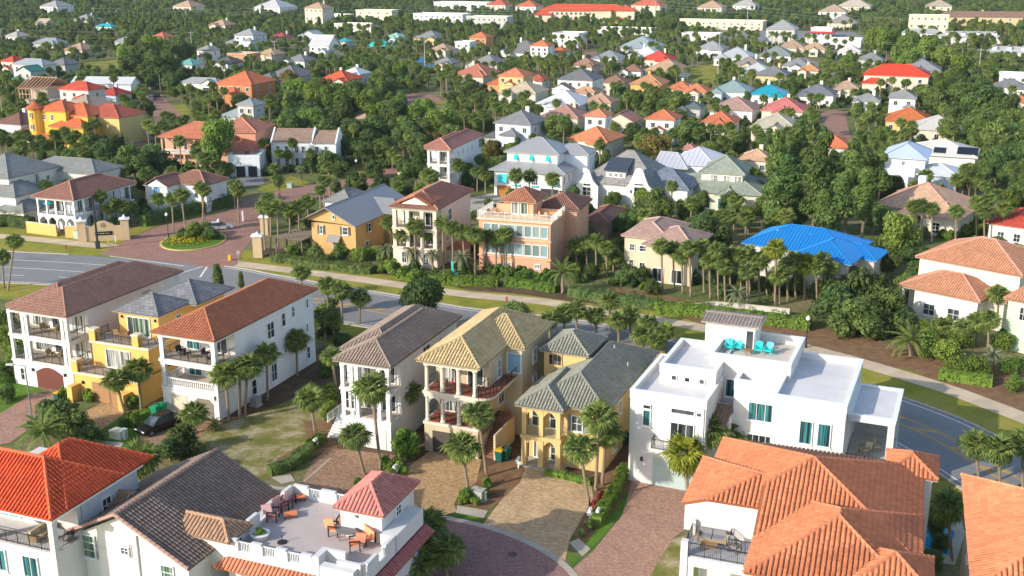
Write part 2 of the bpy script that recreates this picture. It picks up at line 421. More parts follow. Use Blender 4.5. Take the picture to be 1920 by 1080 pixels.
        if ribs:
            rb = MB()
            for poly in polys:
                poly = [Vector(p) for p in poly]; a, u, v, n = plane_frame(poly)
                P = [((p-a).dot(u), (p-a).dot(v)) for p in poly]; x = min(p[0] for p in P)+ribs/2
                while x < max(p[0] for p in P):
                    ys = []
                    for k in range(len(P)):
                        (x0, y0), (x1, y1) = P[k], P[(k+1) % len(P)]
                        if (x0 <= x < x1) or (x1 <= x < x0): ys.append(y0 + (x-x0)/(x1-x0)*(y1-y0))
                    if len(ys) >= 2: rb.bar(a+u*x+v*min(ys)+n*.03, a+u*x+v*max(ys)+n*.03, .05, .08)
                    x += ribs
            s.part('seam', rb, mt, ro)
        return ro
    def hip(s, x0, y0, x1, y1, z, pitch, col, kind='relief', f=True, b=True, axis=None, fascia=M_WHITE, capcol=None, pick=0, ribs=0, skip=''):
        w = x1-x0; d = y1-y0
        axis = axis or ('y' if d >= w else 'x')
        if axis == 'y':
            zr = z + w/2*pitch; xm = (x0+x1)/2; ra = Vector((xm, y0 + (min(w, d)/2 if f else 0), zr)); rb = Vector((xm, y1 - (min(w, d)/2 if b else 0), zr))
            if ra.y > rb.y: ra.y = rb.y = (ra.y+rb.y)/2
            A, B_, Cc, D = (x0, y0, z), (x1, y0, z), (x1, y1, z), (x0, y1, z)
            pl = {'R': [B_, Cc, rb, ra], 'L': [D, A, ra, rb], 'F': [A, B_, ra], 'B': [Cc, D, rb]}
            caps = [(ra, rb)] + ([(A, ra), (B_, ra)] if f else []) + ([(Cc, rb), (D, rb)] if b else [])
            if not f: pl.pop('F')
            if not b: pl.pop('B')
            gf, gb = (A, B_, ra), (Cc, D, rb)
        else:
            zr = z + d/2*pitch; ym = (y0+y1)/2; ra = Vector((x0 + (min(w, d)/2 if f else 0), ym, zr)); rb = Vector((x1 - (min(w, d)/2 if b else 0), ym, zr))
            A, B_, Cc, D = (x0, y0, z), (x1, y0, z), (x1, y1, z), (x0, y1, z)
            pl = {'F': [A, B_, rb, ra], 'B': [Cc, D, ra, rb], 'L': [D, A, ra], 'R': [B_, Cc, rb]}
            caps = [(ra, rb)] + ([(A, ra), (D, ra)] if f else []) + ([(B_, rb), (Cc, rb)] if b else [])
            if not f: pl.pop('L')
            if not b: pl.pop('R')
        polys = [[Vector(q) for q in p] for k, p in pl.items() if k not in skip]
        polys = [p[:3] if len(p) == 4 and (p[2]-p[3]).length < .02 else p for p in polys]
        ro = s.planes(polys, col, kind, [c for c in caps if (Vector(c[0])-Vector(c[1])).length > .1], capcol=capcol, pick=pick, ribs=ribs)
        if fascia:
            t = .17; mb = MB(); zz = z - .19; e = .012
            mb.box(x0+e, y0+e, zz, x1-e, y0+.07, z-.02); mb.box(x0+e, y1-.07, zz, x1-e, y1-e, z-.02)
            mb.box(x0+e, y0+.07, zz, x0+.07, y1-.07, z-.02); mb.box(x1-.07, y0+.07, zz, x1-e, y1-.07, z-.02)
            mb.box(x0+.07, y0+.07, zz+.02, x1-.07, y1-.07, zz+.06)
            s.part('fascia', mb, fascia, ro)
        s.hgt = max(s.hgt, zr); return ro
    def gable_wall(s, pts, col, t=.2, axis='y'):   # triangular infill: three local points, thickened along axis
        mb = MB(); dv = Vector((0, t, 0)) if axis == 'y' else Vector((t, 0, 0)); a = [Vector(p) for p in pts]
        mb.face(a); mb.face([p+dv for p in a][::-1])
        for k in range(3): mb.face([a[k], a[k]+dv, a[(k+1) % 3]+dv, a[(k+1) % 3]])
        s.part('gable', mb, stucco(col))
    def flat(s, x0, y0, x1, y1, z, par, m_deck, m_wall, t=.28, sides='FRBL'):
        s.box('roof_deck', x0+t, y0+t, z-.05, x1-t, y1-t, z+.01, m_deck)
        mb = MB()
        if 'F' in sides: mb.box(x0-.05, y0-.05, z-.25, x1+.05, y0+t, z+par)
        if 'B' in sides: mb.box(x0-.05, y1-t, z-.25, x1+.05, y1+.05, z+par)
        if 'L' in sides: mb.box(x0-.05, y0+t, z-.25, x0+t, y1-t, z+par)
        if 'R' in sides: mb.box(x1-t, y0+t, z-.25, x1+.05, y1-t, z+par)
        s.part('parapet', mb, m_wall); e = .09; cp = MB()
        if 'F' in sides: cp.box(x0-e, y0-e, z+par, x1+e, y0+t+.04, z+par+.06)
        if 'B' in sides: cp.box(x0-e, y1-t-.04, z+par, x1+e, y1+e, z+par+.06)
        if 'L' in sides: cp.box(x0-e, y0+t+.04, z+par, x0+t+.04, y1-t-.04, z+par+.06)
        if 'R' in sides: cp.box(x1-t-.04, y0+t+.04, z+par, x1+e, y1-t-.04, z+par+.06)
        s.part('parapet_cap', cp, M_WHITE); s.hgt = max(s.hgt, z+par)
    # ---- porches
    def column(s, x, y, z0, z1, t=.42, m=None, rd=False):
        mb = MB()
        if rd: mb.lathe([(t*.62, z0), (t*.62, z0+.15), (t*.48, z0+.2), (t*.42, z1-.25), (t*.62, z1-.12), (t*.62, z1)], 10, (x, y))
        else:
            mb.box(x-t/2, y-t/2, z0, x+t/2, y+t/2, z1); mb.box(x-t*.6, y-t*.6, z0, x+t*.6, y+t*.6, z0+.16)
            mb.box(x-t*.6, y-t*.6, z1-.18, x+t*.6, y+t*.6, z1-.02)
        return s.part('column', mb, m or M_WHITE)
    def rail(s, pts, z, h=1.0, style='metal', m=None, name='railing'):
        mb = MB()
        for (x0, y0), (x1, y1) in zip(pts, pts[1:]):
            L = math.hypot(x1-x0, y1-y0)
            if style == 'metal':
                mb.bar((x0, y0, z+h), (x1, y1, z+h), .05); mb.bar((x0, y0, z+.1), (x1, y1, z+.1), .035)
                n = max(1, int(L/.14))
                for k in range(n+1):
                    t = k/n; big = k % 8 == 0; x = x0+(x1-x0)*t; y = y0+(y1-y0)*t
                    mb.bar((x, y, z+.0), (x, y, z+h), .05 if big else .018)
            elif style == 'glass':
                mb.bar((x0, y0, z+h), (x1, y1, z+h), .06); n = max(1, int(L/1.3))
                for k in range(n+1): t = k/n; mb.bar((x0+(x1-x0)*t, y0+(y1-y0)*t, z), (x0+(x1-x0)*t, y0+(y1-y0)*t, z+h), .06)
                for q in (.25, .45, .65, .82): mb.bar((x0, y0, z+h*q), (x1, y1, z+h*q), .014)
            else:
                mb.bar((x0, y0, z+h-.05), (x1, y1, z+h-.05), .2, .12); mb.bar((x0, y0, z+.06), (x1, y1, z+.06), .2, .12)
                n = max(1, int(L/.26))
                for k in range(1, n): t = k/n; x = x0+(x1-x0)*t; y = y0+(y1-y0)*t; mb.tube([(x, y, z+.1), (x, y, z+.4), (x, y, z+h-.1)], [.05, .085, .045], 6, False)
        return s.part(name, mb, m or (M_DARK if style in ('metal', 'glass') else M_WHITE))
    def arch_panel(s, f0, f1, y, z0, z1, rise, m, t=.3, axis='x', name='arch'):
        """spandrel between columns: flat top z1, arched underside springing at z0"""
        mb = MB(); n = 8; L = f1-f0
        def P(u, z, k): return (f0+u, y+k*t, z) if axis == 'x' else (y+k*t, f0+u, z)
        for k in range(n):
            u0, u1 = L*k/n, L*(k+1)/n; a0 = z0+rise*math.sin(math.pi*k/n); a1 = z0+rise*math.sin(math.pi*(k+1)/n)
            mb.face([P(u0, a0, 0), P(u1, a1, 0), P(u1, z1, 0), P(u0, z1, 0)]); mb.face([P(u1, a1, 1), P(u0, a0, 1), P(u0, z1, 1), P(u1, z1, 1)])
            mb.face([P(u1, a1, 0), P(u0, a0, 0), P(u0, a0, 1), P(u1, a1, 1)])
        mb.face([P(0, z1, 0), P(L, z1, 0), P(L, z1, 1), P(0, z1, 1)])
        return s.part(name, mb, m)

# ------------------------------------------------------------------ small furniture things
def chair(loc, rz, label, m_frame, m_cush, group, lounge=False, s=1.0, adir=False):
    r = empty('armchair' if not lounge else 'lounge_chair', loc, rz); tag(r, label, 'chair', group); r.scale = (s, s, s)
    key = ('chair', m_frame.name, m_cush.name, lounge, adir)
    if key not in CACHE:
        w = .62
        seat = MB().box(-w/2, -.32, .36, w/2, .28, .46); back = MB(); back.bar((0, .27, .42), (0, .46 if adir else .38, 1.0), w*.94, .09)
        if adir:
            back = MB()
            for i in range(5): x = -.26+.13*i; back.bar((x, .24, .38), (x*1.1, .52, 1.08-.04*abs(i-2)), .11, .03)
        arm = MB().box(-.05, -.33, .62, .05, .3, .67); leg = MB().box(-.03, -.03, 0, .03, .03, .62)
        CACHE[key] = [seat.mesh('seat', m_cush), back.mesh('backrest', m_cush), arm.mesh('armrest', m_frame), leg.mesh('leg', m_frame)]
    a = CACHE[key]; link('seat', a[0], r); link('backrest', a[1], r)
    for sx in (-1, 1):
        link('armrest', a[2], r, (sx*.33, 0, 0))
        for y in (-.28, .26): link('leg', a[3], r, (sx*.33, y, 0))
    return r
def table(loc, label, m, group=None, r=.6, rd=True, h=.72, w=1.2, d=.8, rz=0):
    o = empty('patio_table', loc, rz); tag(o, label, 'table', group)
    mb = MB()
    if rd: mb.lathe([(r, h-.05), (r, h)], 16)
    else: mb.box(-w/2, -d/2, h-.06, w/2, d/2, h)
    obj('tabletop', mb, m, o)
    q = (.6*r, .6*r) if rd else (w/2-.08, d/2-.08)
    for sx in (-1, 1):
        for sy in (-1, 1): obj('leg', MB().bar((sx*q[0], sy*q[1], 0), (sx*q[0]*.9, sy*q[1]*.9, h-.05), .05), m, o)
    return o
def sofa(loc, rz, label, m_frame, m_cush, w=1.7):
    o = empty('sofa', loc, rz); tag(o, label, 'sofa')
    obj('base', MB().box(-w/2, -.4, .08, w/2, .4, .32), m_frame, o)
    for sx in (-1, 1): obj('seat_cushion', MB().box(min(0, sx*w/2)+.03, -.4, .32, max(0, sx*w/2)-.03, .22, .46), m_cush, o)
    for sx in (-1, 1): obj('back_cushion', MB().box(min(0, sx*w/2)+.03, .2, .46, max(0, sx*w/2)-.03, .38, .85), m_cush, o)
    for sx in (-1, 1): obj('armrest', MB().box(sx*w/2-.08, -.4, .1, sx*w/2+.08, .42, .62), m_frame, o)
    obj('backrest', MB().box(-w/2, .38, .1, w/2, .46, .8), m_frame, o); return o

# ------------------------------------------------------------------ plants: shared meshes
L_PALM = leafmat('palm_leaf', (.15, .225, .062), .22, .42, (.26, .31, .075))
L_PALMY = leafmat('bright_palm_leaf', (.20, .25, .025), .15, .38, (.30, .30, .04))
L_PINDO = leafmat('grey_palm_leaf', (.17, .20, .11), .2, .3, (.24, .26, .14))
L_OAK = leafmat('oak_leaf', (.090, .158, .048), .35, .40, (.172, .226, .056))
L_LIGHT = leafmat('light_leaf', (.125, .215, .042), .3, .42, (.23, .30, .055))
L_PINE = leafmat('pine_needle', (.085, .16, .048), .35, .40, (.175, .235, .052))
L_OLIVE = leafmat('olive_leaf', (.15, .13, .035), .2, .28, (.21, .17, .045))
L_HEDGE = leafmat('hedge_leaf', (.11, .205, .032), .3, .36, (.21, .30, .045))
L_RED = leafmat('red_leaf', (.22, .03, .03), .3, .3, (.30, .05, .04))
def rv(): return Vector((rnd.gauss(0, 1), rnd.gauss(0, 1), rnd.gauss(0, 1))).normalized()
def fan_frond(L=1.0, pet=.85, n=13, droop=.45):
    mb = MB(); mb.bar((0, 0, 0), (pet, 0, .03), .05)
    for k in range(n):
        a = R_(-105 + 210*k/(n-1)); l = L*(1-.28*(abs(a)/R_(105))**2)*rnd.uniform(.9, 1.06)
        d = Vector((math.cos(a), math.sin(a), 0)); sd = Vector((-d.y, d.x, 0)); c = Vector((pet, 0, .03))
        m = c + d*l*.55 + Vector((0, 0, -.10*droop + .05)); t = c + d*l + Vector((rnd.uniform(-.06, .06), 0, -droop*.75*rnd.uniform(.7, 1.3)))
        w = .085*L
        i = len(mb.v); mb.v += [tuple(c - sd*w*.25), tuple(c + sd*w*.25), tuple(m + sd*w + Vector((0,0,-.03))), tuple(m + Vector((0,0,.03))), tuple(m - sd*w + Vector((0,0,-.03))), tuple(t)]
        mb.f += [(i, i+1, i+2, i+3), (i, i+3, i+4), (i+4, i+3, i+5), (i+3, i+2, i+5)]
    return mb
def feather_frond(L=3.0, arch=1.0, n=16, lw=.55, mat=None):
    mb = MB(); pts = []
    for k in range(6):
        t = k/5; pts.append(Vector((L*(t - .18*arch*t*t), 0, L*(.42*t - .62*arch*t*t))))
    mb.tube([tuple(p) for p in pts], [.04, .035, .03, .022, .015, .008], 4, False)
    for k in range(1, n+1):
        t = .1 + .9*k/n; q = t*5; i = min(4, int(q)); p = pts[i].lerp(pts[i+1], q-i); dr = (pts[i+1]-pts[i]).normalized()
        l = lw*(1-.55*t*t)*min(1, .35+t*2)
        for sgn in (-1, 1):
            tip = p + Vector((dr.x*.45*l, sgn*l*.85, dr.z*.45*l - .28*l)); w = dr*.07
            j = len(mb.v); mb.v += [tuple(p-w), tuple(p+w), tuple(tip)]; mb.f.append((j, j+1, j+2))
    return mb
def crown_dirs(n, lo=-.72, hi=.97):
    out = []
    for k in range(n):
        z = hi + (lo-hi)*(k+.5)/n; a = k*2.39996 + rnd.uniform(-.25, .25); out.append((a, math.asin(max(-1, min(1, z)))))
    return out
FAN = [fan_frond(1.0, .8, 13, .3).mesh('frond', L_PALM), fan_frond(1.0, .95, 13, .55).mesh('frond', L_PALM), fan_frond(.9, .75, 13, .8).mesh('frond', L_PALM)]
FANY = [fan_frond(1.15, .8, 13, .25).mesh('frond', L_PALMY), fan_frond(1.15, .9, 13, .6).mesh('frond', L_PALMY)]
FDRY = fan_frond(.85, .8, 9, .7).mesh('dry_frond', leafmat('dry_palm_leaf', (.26, .17, .08), .3, .2, (.32, .22, .11)))
FEA = [feather_frond(2.9, .8, 18, .5).mesh('frond', L_PALM), feather_frond(2.9, 1.15, 18, .5).mesh('frond', L_PALM)]
FPIN = [feather_frond(2.1, 1.25, 16, .42).mesh('frond', L_PINDO), feather_frond(2.0, 1.5, 16, .42).mesh('frond', L_PINDO)]
def frond_set(kind):
    """orientation list for a crown: (mesh, matrix)"""
    out = []
    if kind in ('fan', 'fany'):
        src = FAN if kind == 'fan' else FANY
        for a, e in crown_dirs(40 if kind == 'fan' else 34, -.80 if kind == 'fan' else -.9):
            me = src[min(len(src)-1, 0 if e > .35 else 1 if e > -.25 else len(src)-1)]
            s = rnd.uniform(.88, 1.12)
            M = Matrix.Rotation(a, 4, 'Z') @ Matrix.Rotation(-e, 4, 'Y') @ Matrix.Rotation(rnd.uniform(-.5, .5), 4, 'X') @ Matrix.Scale(s, 4)
            out.append((me, M))
    else:
        src = FEA if kind == 'feather' else FPIN
        for a, e in crown_dirs(30 if kind == 'feather' else 26, -.35, .97):
            M = Matrix.Rotation(a, 4, 'Z') @ Matrix.Rotation(-e*.9, 4, 'Y') @ Matrix.Scale(rnd.uniform(.85, 1.1), 4)
            out.append((src[0 if e > .25 else 1], M))
    return out
def merged_crown(kind):
    mb = MB()
    for me, M in frond_set(kind):
        i = len(mb.v); mb.v += [tuple(M @ v.co) for v in me.vertices]
        mb.f += [tuple(i+k for k in p.vertices) for p in me.polygons]
    return mb.mesh('crown', {'fan': L_PALM, 'fany': L_PALMY, 'feather': L_PALM, 'pindo': L_PINDO}[kind])
CROWNS = {k: [merged_crown(k) for _ in range(3 if k == 'fan' else 1)] for k in ('fan', 'fany', 'feather', 'pindo')}
SETS = {k: [frond_set(k) for _ in range(2)] for k in ('fan', 'fany', 'feather', 'pindo')}
def trunk_mesh():
    out = []
    for s in range(3):
        mb = MB(); b = [rnd.uniform(-.04, .04), rnd.uniform(-.04, .04)]
        mb.tube([(b[0]*math.sin(3*t), b[1]*math.sin(3*t), t) for t in (0, .05, .3, .6, .86, 1)], [1.25, 1.02, .9, .92, 1.0, 1.35], 8)
        me = mb.mesh('trunk', M_PTRUNK); out.append(me)
    return out
TRUNKS = trunk_mesh()
PLANTS = []
def palm(base, top, near=False, kind='fan', size=1.0, desc='sabal palm', place='', cluster=None, tr=.17):
    """base: ground point, top: crown centre (world)"""
    b = Vector(base); t = Vector(top); o = empty('palm_tree', b); d = t-b; L = d.length
    q = d.to_track_quat('Z', 'Y').to_euler()
    tk = link('trunk', rnd.choice(TRUNKS), o, (0, 0, 0), q, (tr*.95, tr*.95, L*1.0))
    if near:
        rz = Matrix.Rotation(rnd.uniform(0, 6.28), 4, 'Z'); S = Matrix.Scale(size, 4); Tm = Matrix.Translation(d)
        for me, M in rnd.choice(SETS[kind]):
            f = bpy.data.objects.new('frond', me); C.objects.link(f); f.parent = o; f.matrix_basis = Tm @ rz @ S @ M
        if kind in ('fan', 'fany'):
            for q_ in range(rnd.randint(2, 6)):
                f = bpy.data.objects.new('dry_frond', FDRY); C.objects.link(f); f.parent = o; f.matrix_basis = Matrix.Translation(d*.97) @ Matrix.Rotation(rnd.uniform(0, 6.28), 4, 'Z') @ Matrix.Rotation(rnd.uniform(.9, 1.35), 4, 'Y') @ Matrix.Scale(size*.85, 4)
        if kind in ('fan', 'fany') and L > 2.5:
            link('leaf_base', boots(), o, d*.86, q, (tr, tr, L*.15))
    else:
        link('crown', rnd.choice(CROWNS[kind]), o, d, (0, 0, rnd.uniform(0, 6.28)), size*rnd.uniform(.93, 1.07))
    PLANTS.append(dict(o=o, p=PJ(*t), w=t, desc=desc, place=place, cat='palm', cluster=cluster or (desc, place), r=1.9*size)); return o
def boots():
    if 'boots' not in CACHE:
        mb = MB(); n = 22
        for k in range(n):
            a = k*2.4; z = k/n; p = Vector((math.cos(a)*1.15, math.sin(a)*1.15, z)); e = p + Vector((math.cos(a)*.75, math.sin(a)*.75, .22))
            mb.bar(p, e, .5, .05)
        CACHE['boots'] = mb.mesh('leaf_base', M_PTRUNK)
    return CACHE['boots']
def palm_px(bx, by, cx, cy, near=False, **k):
    b = G(bx, by); z = zat(b, cy); p = G(cx, cy, z); # crown centre kept at the trunk's depth
    t = Vector((p.x, b.y + (p.y-b.y)*.0, z)); t.x = (cx-960)/F*PJ(b.x, b.y, z)[2]
    return palm(b, t, near, **k)
def crown_mesh(name, mat, rx, rz, nblob, ncard, size, seed, cone=0., gap=.62):
    r = random.Random(seed); mb = MB(); blobs = []
    for k in range(nblob):
        a = r.uniform(0, 6.283); z = r.uniform(-.75, .95); q = math.sqrt(max(0, 1-z*z))*r.uniform(.25, 1)
        if cone: q *= 1-cone*(z+1)/2
        br = r.uniform(.30, .48)*(1-.25*cone*(z+1)/2)
        blobs.append((Vector((math.cos(a)*q*rx*.72, math.sin(a)*q*rx*.72, z*rz*.72)), br*min(rx, rz*1.3)))
    for k in range(ncard):
        c, br = blobs[k % nblob]; d = Vector((r.gauss(0, 1), r.gauss(0, 1), r.gauss(0, 1)+.25)).normalized()
        p = c + d*br*(r.random()**.45)
        n = (d + Vector((r.gauss(0, .38), r.gauss(0, .38), r.gauss(0, .38)+.12))).normalized()
        u = n.cross(Vector((r.random(), r.random(), r.random()))).normalized(); v = n.cross(u); s = size*r.uniform(.6, 1.25)
        i = len(mb.v); mb.v += [tuple(p-u*s), tuple(p+v*s*.55-n*s*.2), tuple(p+u*s), tuple(p-v*s*.55-n*s*.2)]; mb.f.append((i, i+1, i+2, i+3))
    return mb.mesh(name, mat)
def limbs(h, rx, seed):
    r = random.Random(seed); mb = MB(); b = (r.uniform(-.2, .2), r.uniform(-.2, .2))
    mb.tube([(0, 0, -.1), (b[0]*.5, b[1]*.5, h*.25), (b[0], b[1], h*.55)], [.3, .22, .18], 7)
    for k in range(6):
        a = k*1.05 + r.uniform(-.3, .3); q = rx*r.uniform(.45, .75)
        mb.tube([(b[0], b[1], h*r.uniform(.3, .52)), (math.cos(a)*q*.5, math.sin(a)*q*.5, h*.66), (math.cos(a)*q, math.sin(a)*q, h*r.uniform(.75, .95))], [.14, .09, .03], 5)
    return mb.mesh('trunk', M_TRUNK)
# unit trees: crown of radius about 1 around (0,0,1); scaled per instance
KIND = {}
def kind(k, mat, rx, rz, nb, nc, sz, zc, cone=0., nvar=3):
    KIND[k] = [(crown_mesh('crown', mat, rx, rz, nb, nc, sz, 100+31*i+len(KIND)*7, cone), limbs(zc*1.25, rx, i+5), zc) for i in range(nvar)]
kind('oak', L_OAK, 3.4, 2.4, 20, 6500, .26, 4.0)
kind('light', L_LIGHT, 3.0, 2.7, 18, 5500, .25, 4.2)
kind('pine', L_PINE, 2.4, 3.6, 22, 5500, .24, 5.4, .55)
kind('olive', L_OLIVE, 3.2, 2.3, 16, 4500, .22, 3.6, 0, 1)
kind('shrub', L_HEDGE, 1.0, .85, 14, 1600, .14, .6)
kind('bush', L_OAK, 2.2, 1.9, 18, 3600, .2, 1.35)
kind('lbush', L_LIGHT, 2.2, 1.9, 18, 3200, .2, 1.35)
kind('dshrub', L_OAK, 1.1, .95, 14, 1500, .15, .68)
kind('cypress', L_OAK, 1.2, 3.0, 60, 4200, .15, 2.5, .75, 1)
kind('redshrub', L_RED, .7, .6, 6, 700, .14, .6, 0, 1)
DESC = {'oak': 'dark broadleaf tree', 'light': 'light leafy tree', 'pine': 'tall green tree', 'olive': 'olive bushy tree',
        'shrub': 'clipped green shrub', 'dshrub': 'dark green bush', 'bush': 'dark green bush', 'lbush': 'leafy green bush', 'cypress': 'narrow upright evergreen', 'redshrub': 'red leafed shrub'}
def tree(k, p, s=1.0, sz=None, desc=None, place='', cluster=None):
    cr, tk, zc = rnd.choice(KIND[k]); small = k in ('shrub', 'dshrub', 'redshrub', 'bush', 'lbush')
    o = empty('shrub' if small else 'tree', (p[0], p[1], 0), rnd.uniform(0, 6.28)); sx = s*rnd.uniform(.92, 1.08); z = (sz or s)*rnd.uniform(.94, 1.06)
    link('trunk', tk, o, None, None, (sx*.8, sx*.8, z)); link('crown', cr, o, (0, 0, zc*z), (0, 0, 0), (sx, sx, z))
    w = Vector((p[0], p[1], zc*z)); desc = desc or DESC[k]
    PLANTS.append(dict(o=o, p=PJ(*w), w=w, desc=desc, place=place, cat='shrub' if small else 'tree', cluster=cluster or (desc, place), r=3*s)); return o
def tree_px(k, px, py, wpx, hs=1.0, base=None, **kw):
    """px,py: middle of the crown; wpx: its width in pixels; its base is found below it"""
    rx = {'oak': 3.4, 'light': 3.0, 'pine': 2.4, 'olive': 3.2, 'shrub': 1., 'dshrub': 1.1, 'cypress': 1.2, 'redshrub': .7, 'bush': 2.2, 'lbush': 2.2}[k]; zc = KIND[k][0][2]
    s = 1.0
    for _ in range(6):
        p = G(px, py, zc*s*hs); s = max(.15, wpx/2/F*PJ(*p)[2]/rx/.92)
    p = G(px, py, zc*s*hs); return tree(k, (p.x, p.y), s, s*hs, **kw)
def hedge(pts, w, h, label, mat=None, dens=90, cat='hedge', group=None, size=.13):
    """hedge built of leaf cards over a low core along a ground polyline"""
    mb = MB(); core = MB()
    for (x0, y0), (x1, y1) in zip(pts, pts[1:]):
        L = math.hypot(x1-x0, y1-y0); dx, dy = (x1-x0)/L, (y1-y0)/L
        for k in range(int(L*dens*(w+h)/2)):
            t = rnd.random()*L; a = rnd.uniform(0, math.pi); q = abs(math.cos(a))**.5*math.copysign(1, math.cos(a)); bump = 1+.16*math.sin(t*1.7+x0)+.1*math.sin(t*4.1)
            zz = h*(math.sin(a)**.6)*bump*rnd.uniform(.86, 1.05); off = w/2*q*bump*rnd.uniform(.85, 1.08)
            p = Vector((x0+dx*t-dy*off, y0+dy*t+dx*off, max(.03, zz)))
            n = (Vector((-dy*math.cos(a), dx*math.cos(a), math.sin(a)+.3)) + rv()*.38).normalized(); u = n.cross(rv()).normalized(); v = n.cross(u); s = size*rnd.uniform(.6, 1.3)
            i = len(mb.v); mb.v += [tuple(p-u*s), tuple(p+v*s*.6), tuple(p+u*s), tuple(p-v*s*.6)]; mb.f.append((i, i+1, i+2, i+3))
        i = len(mb.v); q = [(-.4, 0), (-.36, .78), (.36, .78), (.4, 0)]
        for t in (0, L):
            for o_, zz in q: mb.v.append((x0+dx*t-dy*o_*w, y0+dy*t+dx*o_*w, zz*h))
        for j in range(3): mb.f.append((i+j, i+4+j, i+5+j, i+1+j))
        mb.f += [(i, i+1, i+2, i+3), (i+7, i+6, i+5, i+4)]
    return tag(obj('hedge', mb, mat or L_HEDGE), label, cat, group)
def hedge_px(pp, w, h, label, **k): return hedge([tuple(G(*q)[:2]) for q in pp], w, h, label, **k)
ORD = 'first second third fourth fifth sixth seventh eighth ninth tenth eleventh twelfth thirteenth fourteenth fifteenth sixteenth seventeenth eighteenth nineteenth twentieth'.split()
def ordinal(k):
    if k < 20: return ORD[k]
    return ('twenty ', 'thirty ', 'forty ', 'fifty ')[(k+1)//10-2][:-1] + '-' + ORD[(k+1) % 10-1] if (k+1) % 10 else {30: 'thirtieth', 40: 'fortieth', 50: 'fiftieth'}[k+1]
def label_plants():
    for P in PLANTS:
        if not P['place']:
            best = None
            for h in HOUSES:
                if not h.ref: continue
                dv = P['w'] - h.c; dd = math.hypot(dv.x, dv.y) - .3*max(h.w, h.d)
                if best is None or dd < best[0]: best = (dd, h, dv)
            dd, h, dv = best
            x, y = dv.x/(h.w*.5+2), dv.y/(h.d*.5+2)
            rel = ('right of' if x > 0 else 'left of') if abs(x) > abs(y) else ('behind' if y > 0 else 'in front of')
            P['place'] = rel + ' ' + h.ref; P['cluster'] = (P['desc'], P['place'])
    cl = {}
    for P in PLANTS: cl.setdefault((P['cat'], P['cluster']), []).append(P)
    for (c, k), L in cl.items():
        L.sort(key=lambda P: P['p'][0])
        for i, P in enumerate(L):
            lab = (P['desc'] + ' ' + P['place']) if len(L) == 1 else ('%s %s from the left %s' % (ordinal(i), P['desc'], P['place']))
            if len(lab.split()) > 16: print('LONG', lab)
            tag(P['o'], lab, c, ((P['desc'] + 's ' + P['place']) if len(L) > 1 else None))

# ------------------------------------------------------------------ ground, roads, paths
def groundmat(key, cols, scale, rough=.95, bump=.4, fine=6, detail=8, bd=.08):
    m, t, b = nodes(key); geo = N(t, 'ShaderNodeNewGeometry')
    no = N(t, 'ShaderNodeTexNoise'); no.inputs['Scale'].default_value = scale; no.inputs['Detail'].default_value = detail; no.inputs['Roughness'].default_value = .65
    t.links.new(geo.outputs['Position'], no.inputs['Vector'])
    cr = N(t, 'ShaderNodeValToRGB'); cr.color_ramp.elements.remove(cr.color_ramp.elements[0])
    for i, (p, c) in enumerate(cols):
        e = cr.color_ramp.elements[0] if i == 0 else cr.color_ramp.elements.new(p)
        e.position = p; e.color = (*c, 1)
    t.links.new(no.outputs[0], cr.inputs[0])
    n2 = N(t, 'ShaderNodeTexNoise'); n2.inputs['Scale'].default_value = fine; n2.inputs['Detail'].default_value = 4; t.links.new(geo.outputs['Position'], n2.inputs['Vector'])
    t.links.new(hsv_var(t, cr.outputs[0], n2.outputs[0], .45), b.inputs['Base Color'])
    b.inputs['Roughness'].default_value = rough; b.inputs['Specular IOR Level'].default_value = .15
    bp = N(t, 'ShaderNodeBump'); bp.inputs['Strength'].default_value = bump; bp.inputs['Distance'].default_value = bd
    t.links.new(n2.outputs[0], bp.inputs['Height']); t.links.new(bp.outputs[0], b.inputs['Normal']); return m
def pavermat(key, col, bw=.22, rh=.11, var=.3, rot=.4, mortar=.6, stain=.25):
    m, t, b = nodes(key); geo = N(t, 'ShaderNodeNewGeometry'); mp = N(t, 'ShaderNodeMapping'); mp.inputs['Rotation'].default_value = (0, 0, rot)
    t.links.new(geo.outputs['Position'], mp.inputs[0]); br = N(t, 'ShaderNodeTexBrick'); br.inputs['Scale'].default_value = 1
    br.inputs['Brick Width'].default_value = bw; br.inputs['Row Height'].default_value = rh; br.inputs['Mortar Size'].default_value = .012
    br.inputs['Color1'].default_value = tuple(c*(1-var) for c in col)+(1,); br.inputs['Color2'].default_value = tuple(min(1, c*(1+var)) for c in col)+(1,)
    br.inputs['Mortar'].default_value = tuple(c*mortar for c in col)+(1,); t.links.new(mp.outputs[0], br.inputs[0])
    no = N(t, 'ShaderNodeTexNoise'); no.inputs['Scale'].default_value = .35; no.inputs['Detail'].default_value = 7; no.inputs['Roughness'].default_value = .65; t.links.new(geo.outputs['Position'], no.inputs['Vector'])
    t.links.new(hsv_var(t, br.outputs[0], no.outputs[0], stain), b.inputs['Base Color']); b.inputs['Roughness'].default_value = .85; b.inputs['Specular IOR Level'].default_value = .2
    bp = N(t, 'ShaderNodeBump'); bp.inputs['Strength'].default_value = .4; bp.inputs['Distance'].default_value = .01; bp.invert = True
    t.links.new(br.outputs['Fac'], bp.inputs['Height']); t.links.new(bp.outputs[0], b.inputs['Normal']); return m
G_EARTH = groundmat('earth_and_undergrowth', [(.3, (.085, .12, .04)), (.48, (.125, .145, .045)), (.58, (.22, .18, .09)), (.7, (.13, .165, .045))], .06, fine=1.6, bd=.3)
G_GRASS = groundmat('verge_grass', [(.3, (.14, .17, .025)), (.5, (.25, .24, .035)), (.65, (.31, .26, .06)), (.8, (.17, .19, .03))], .22, fine=5)
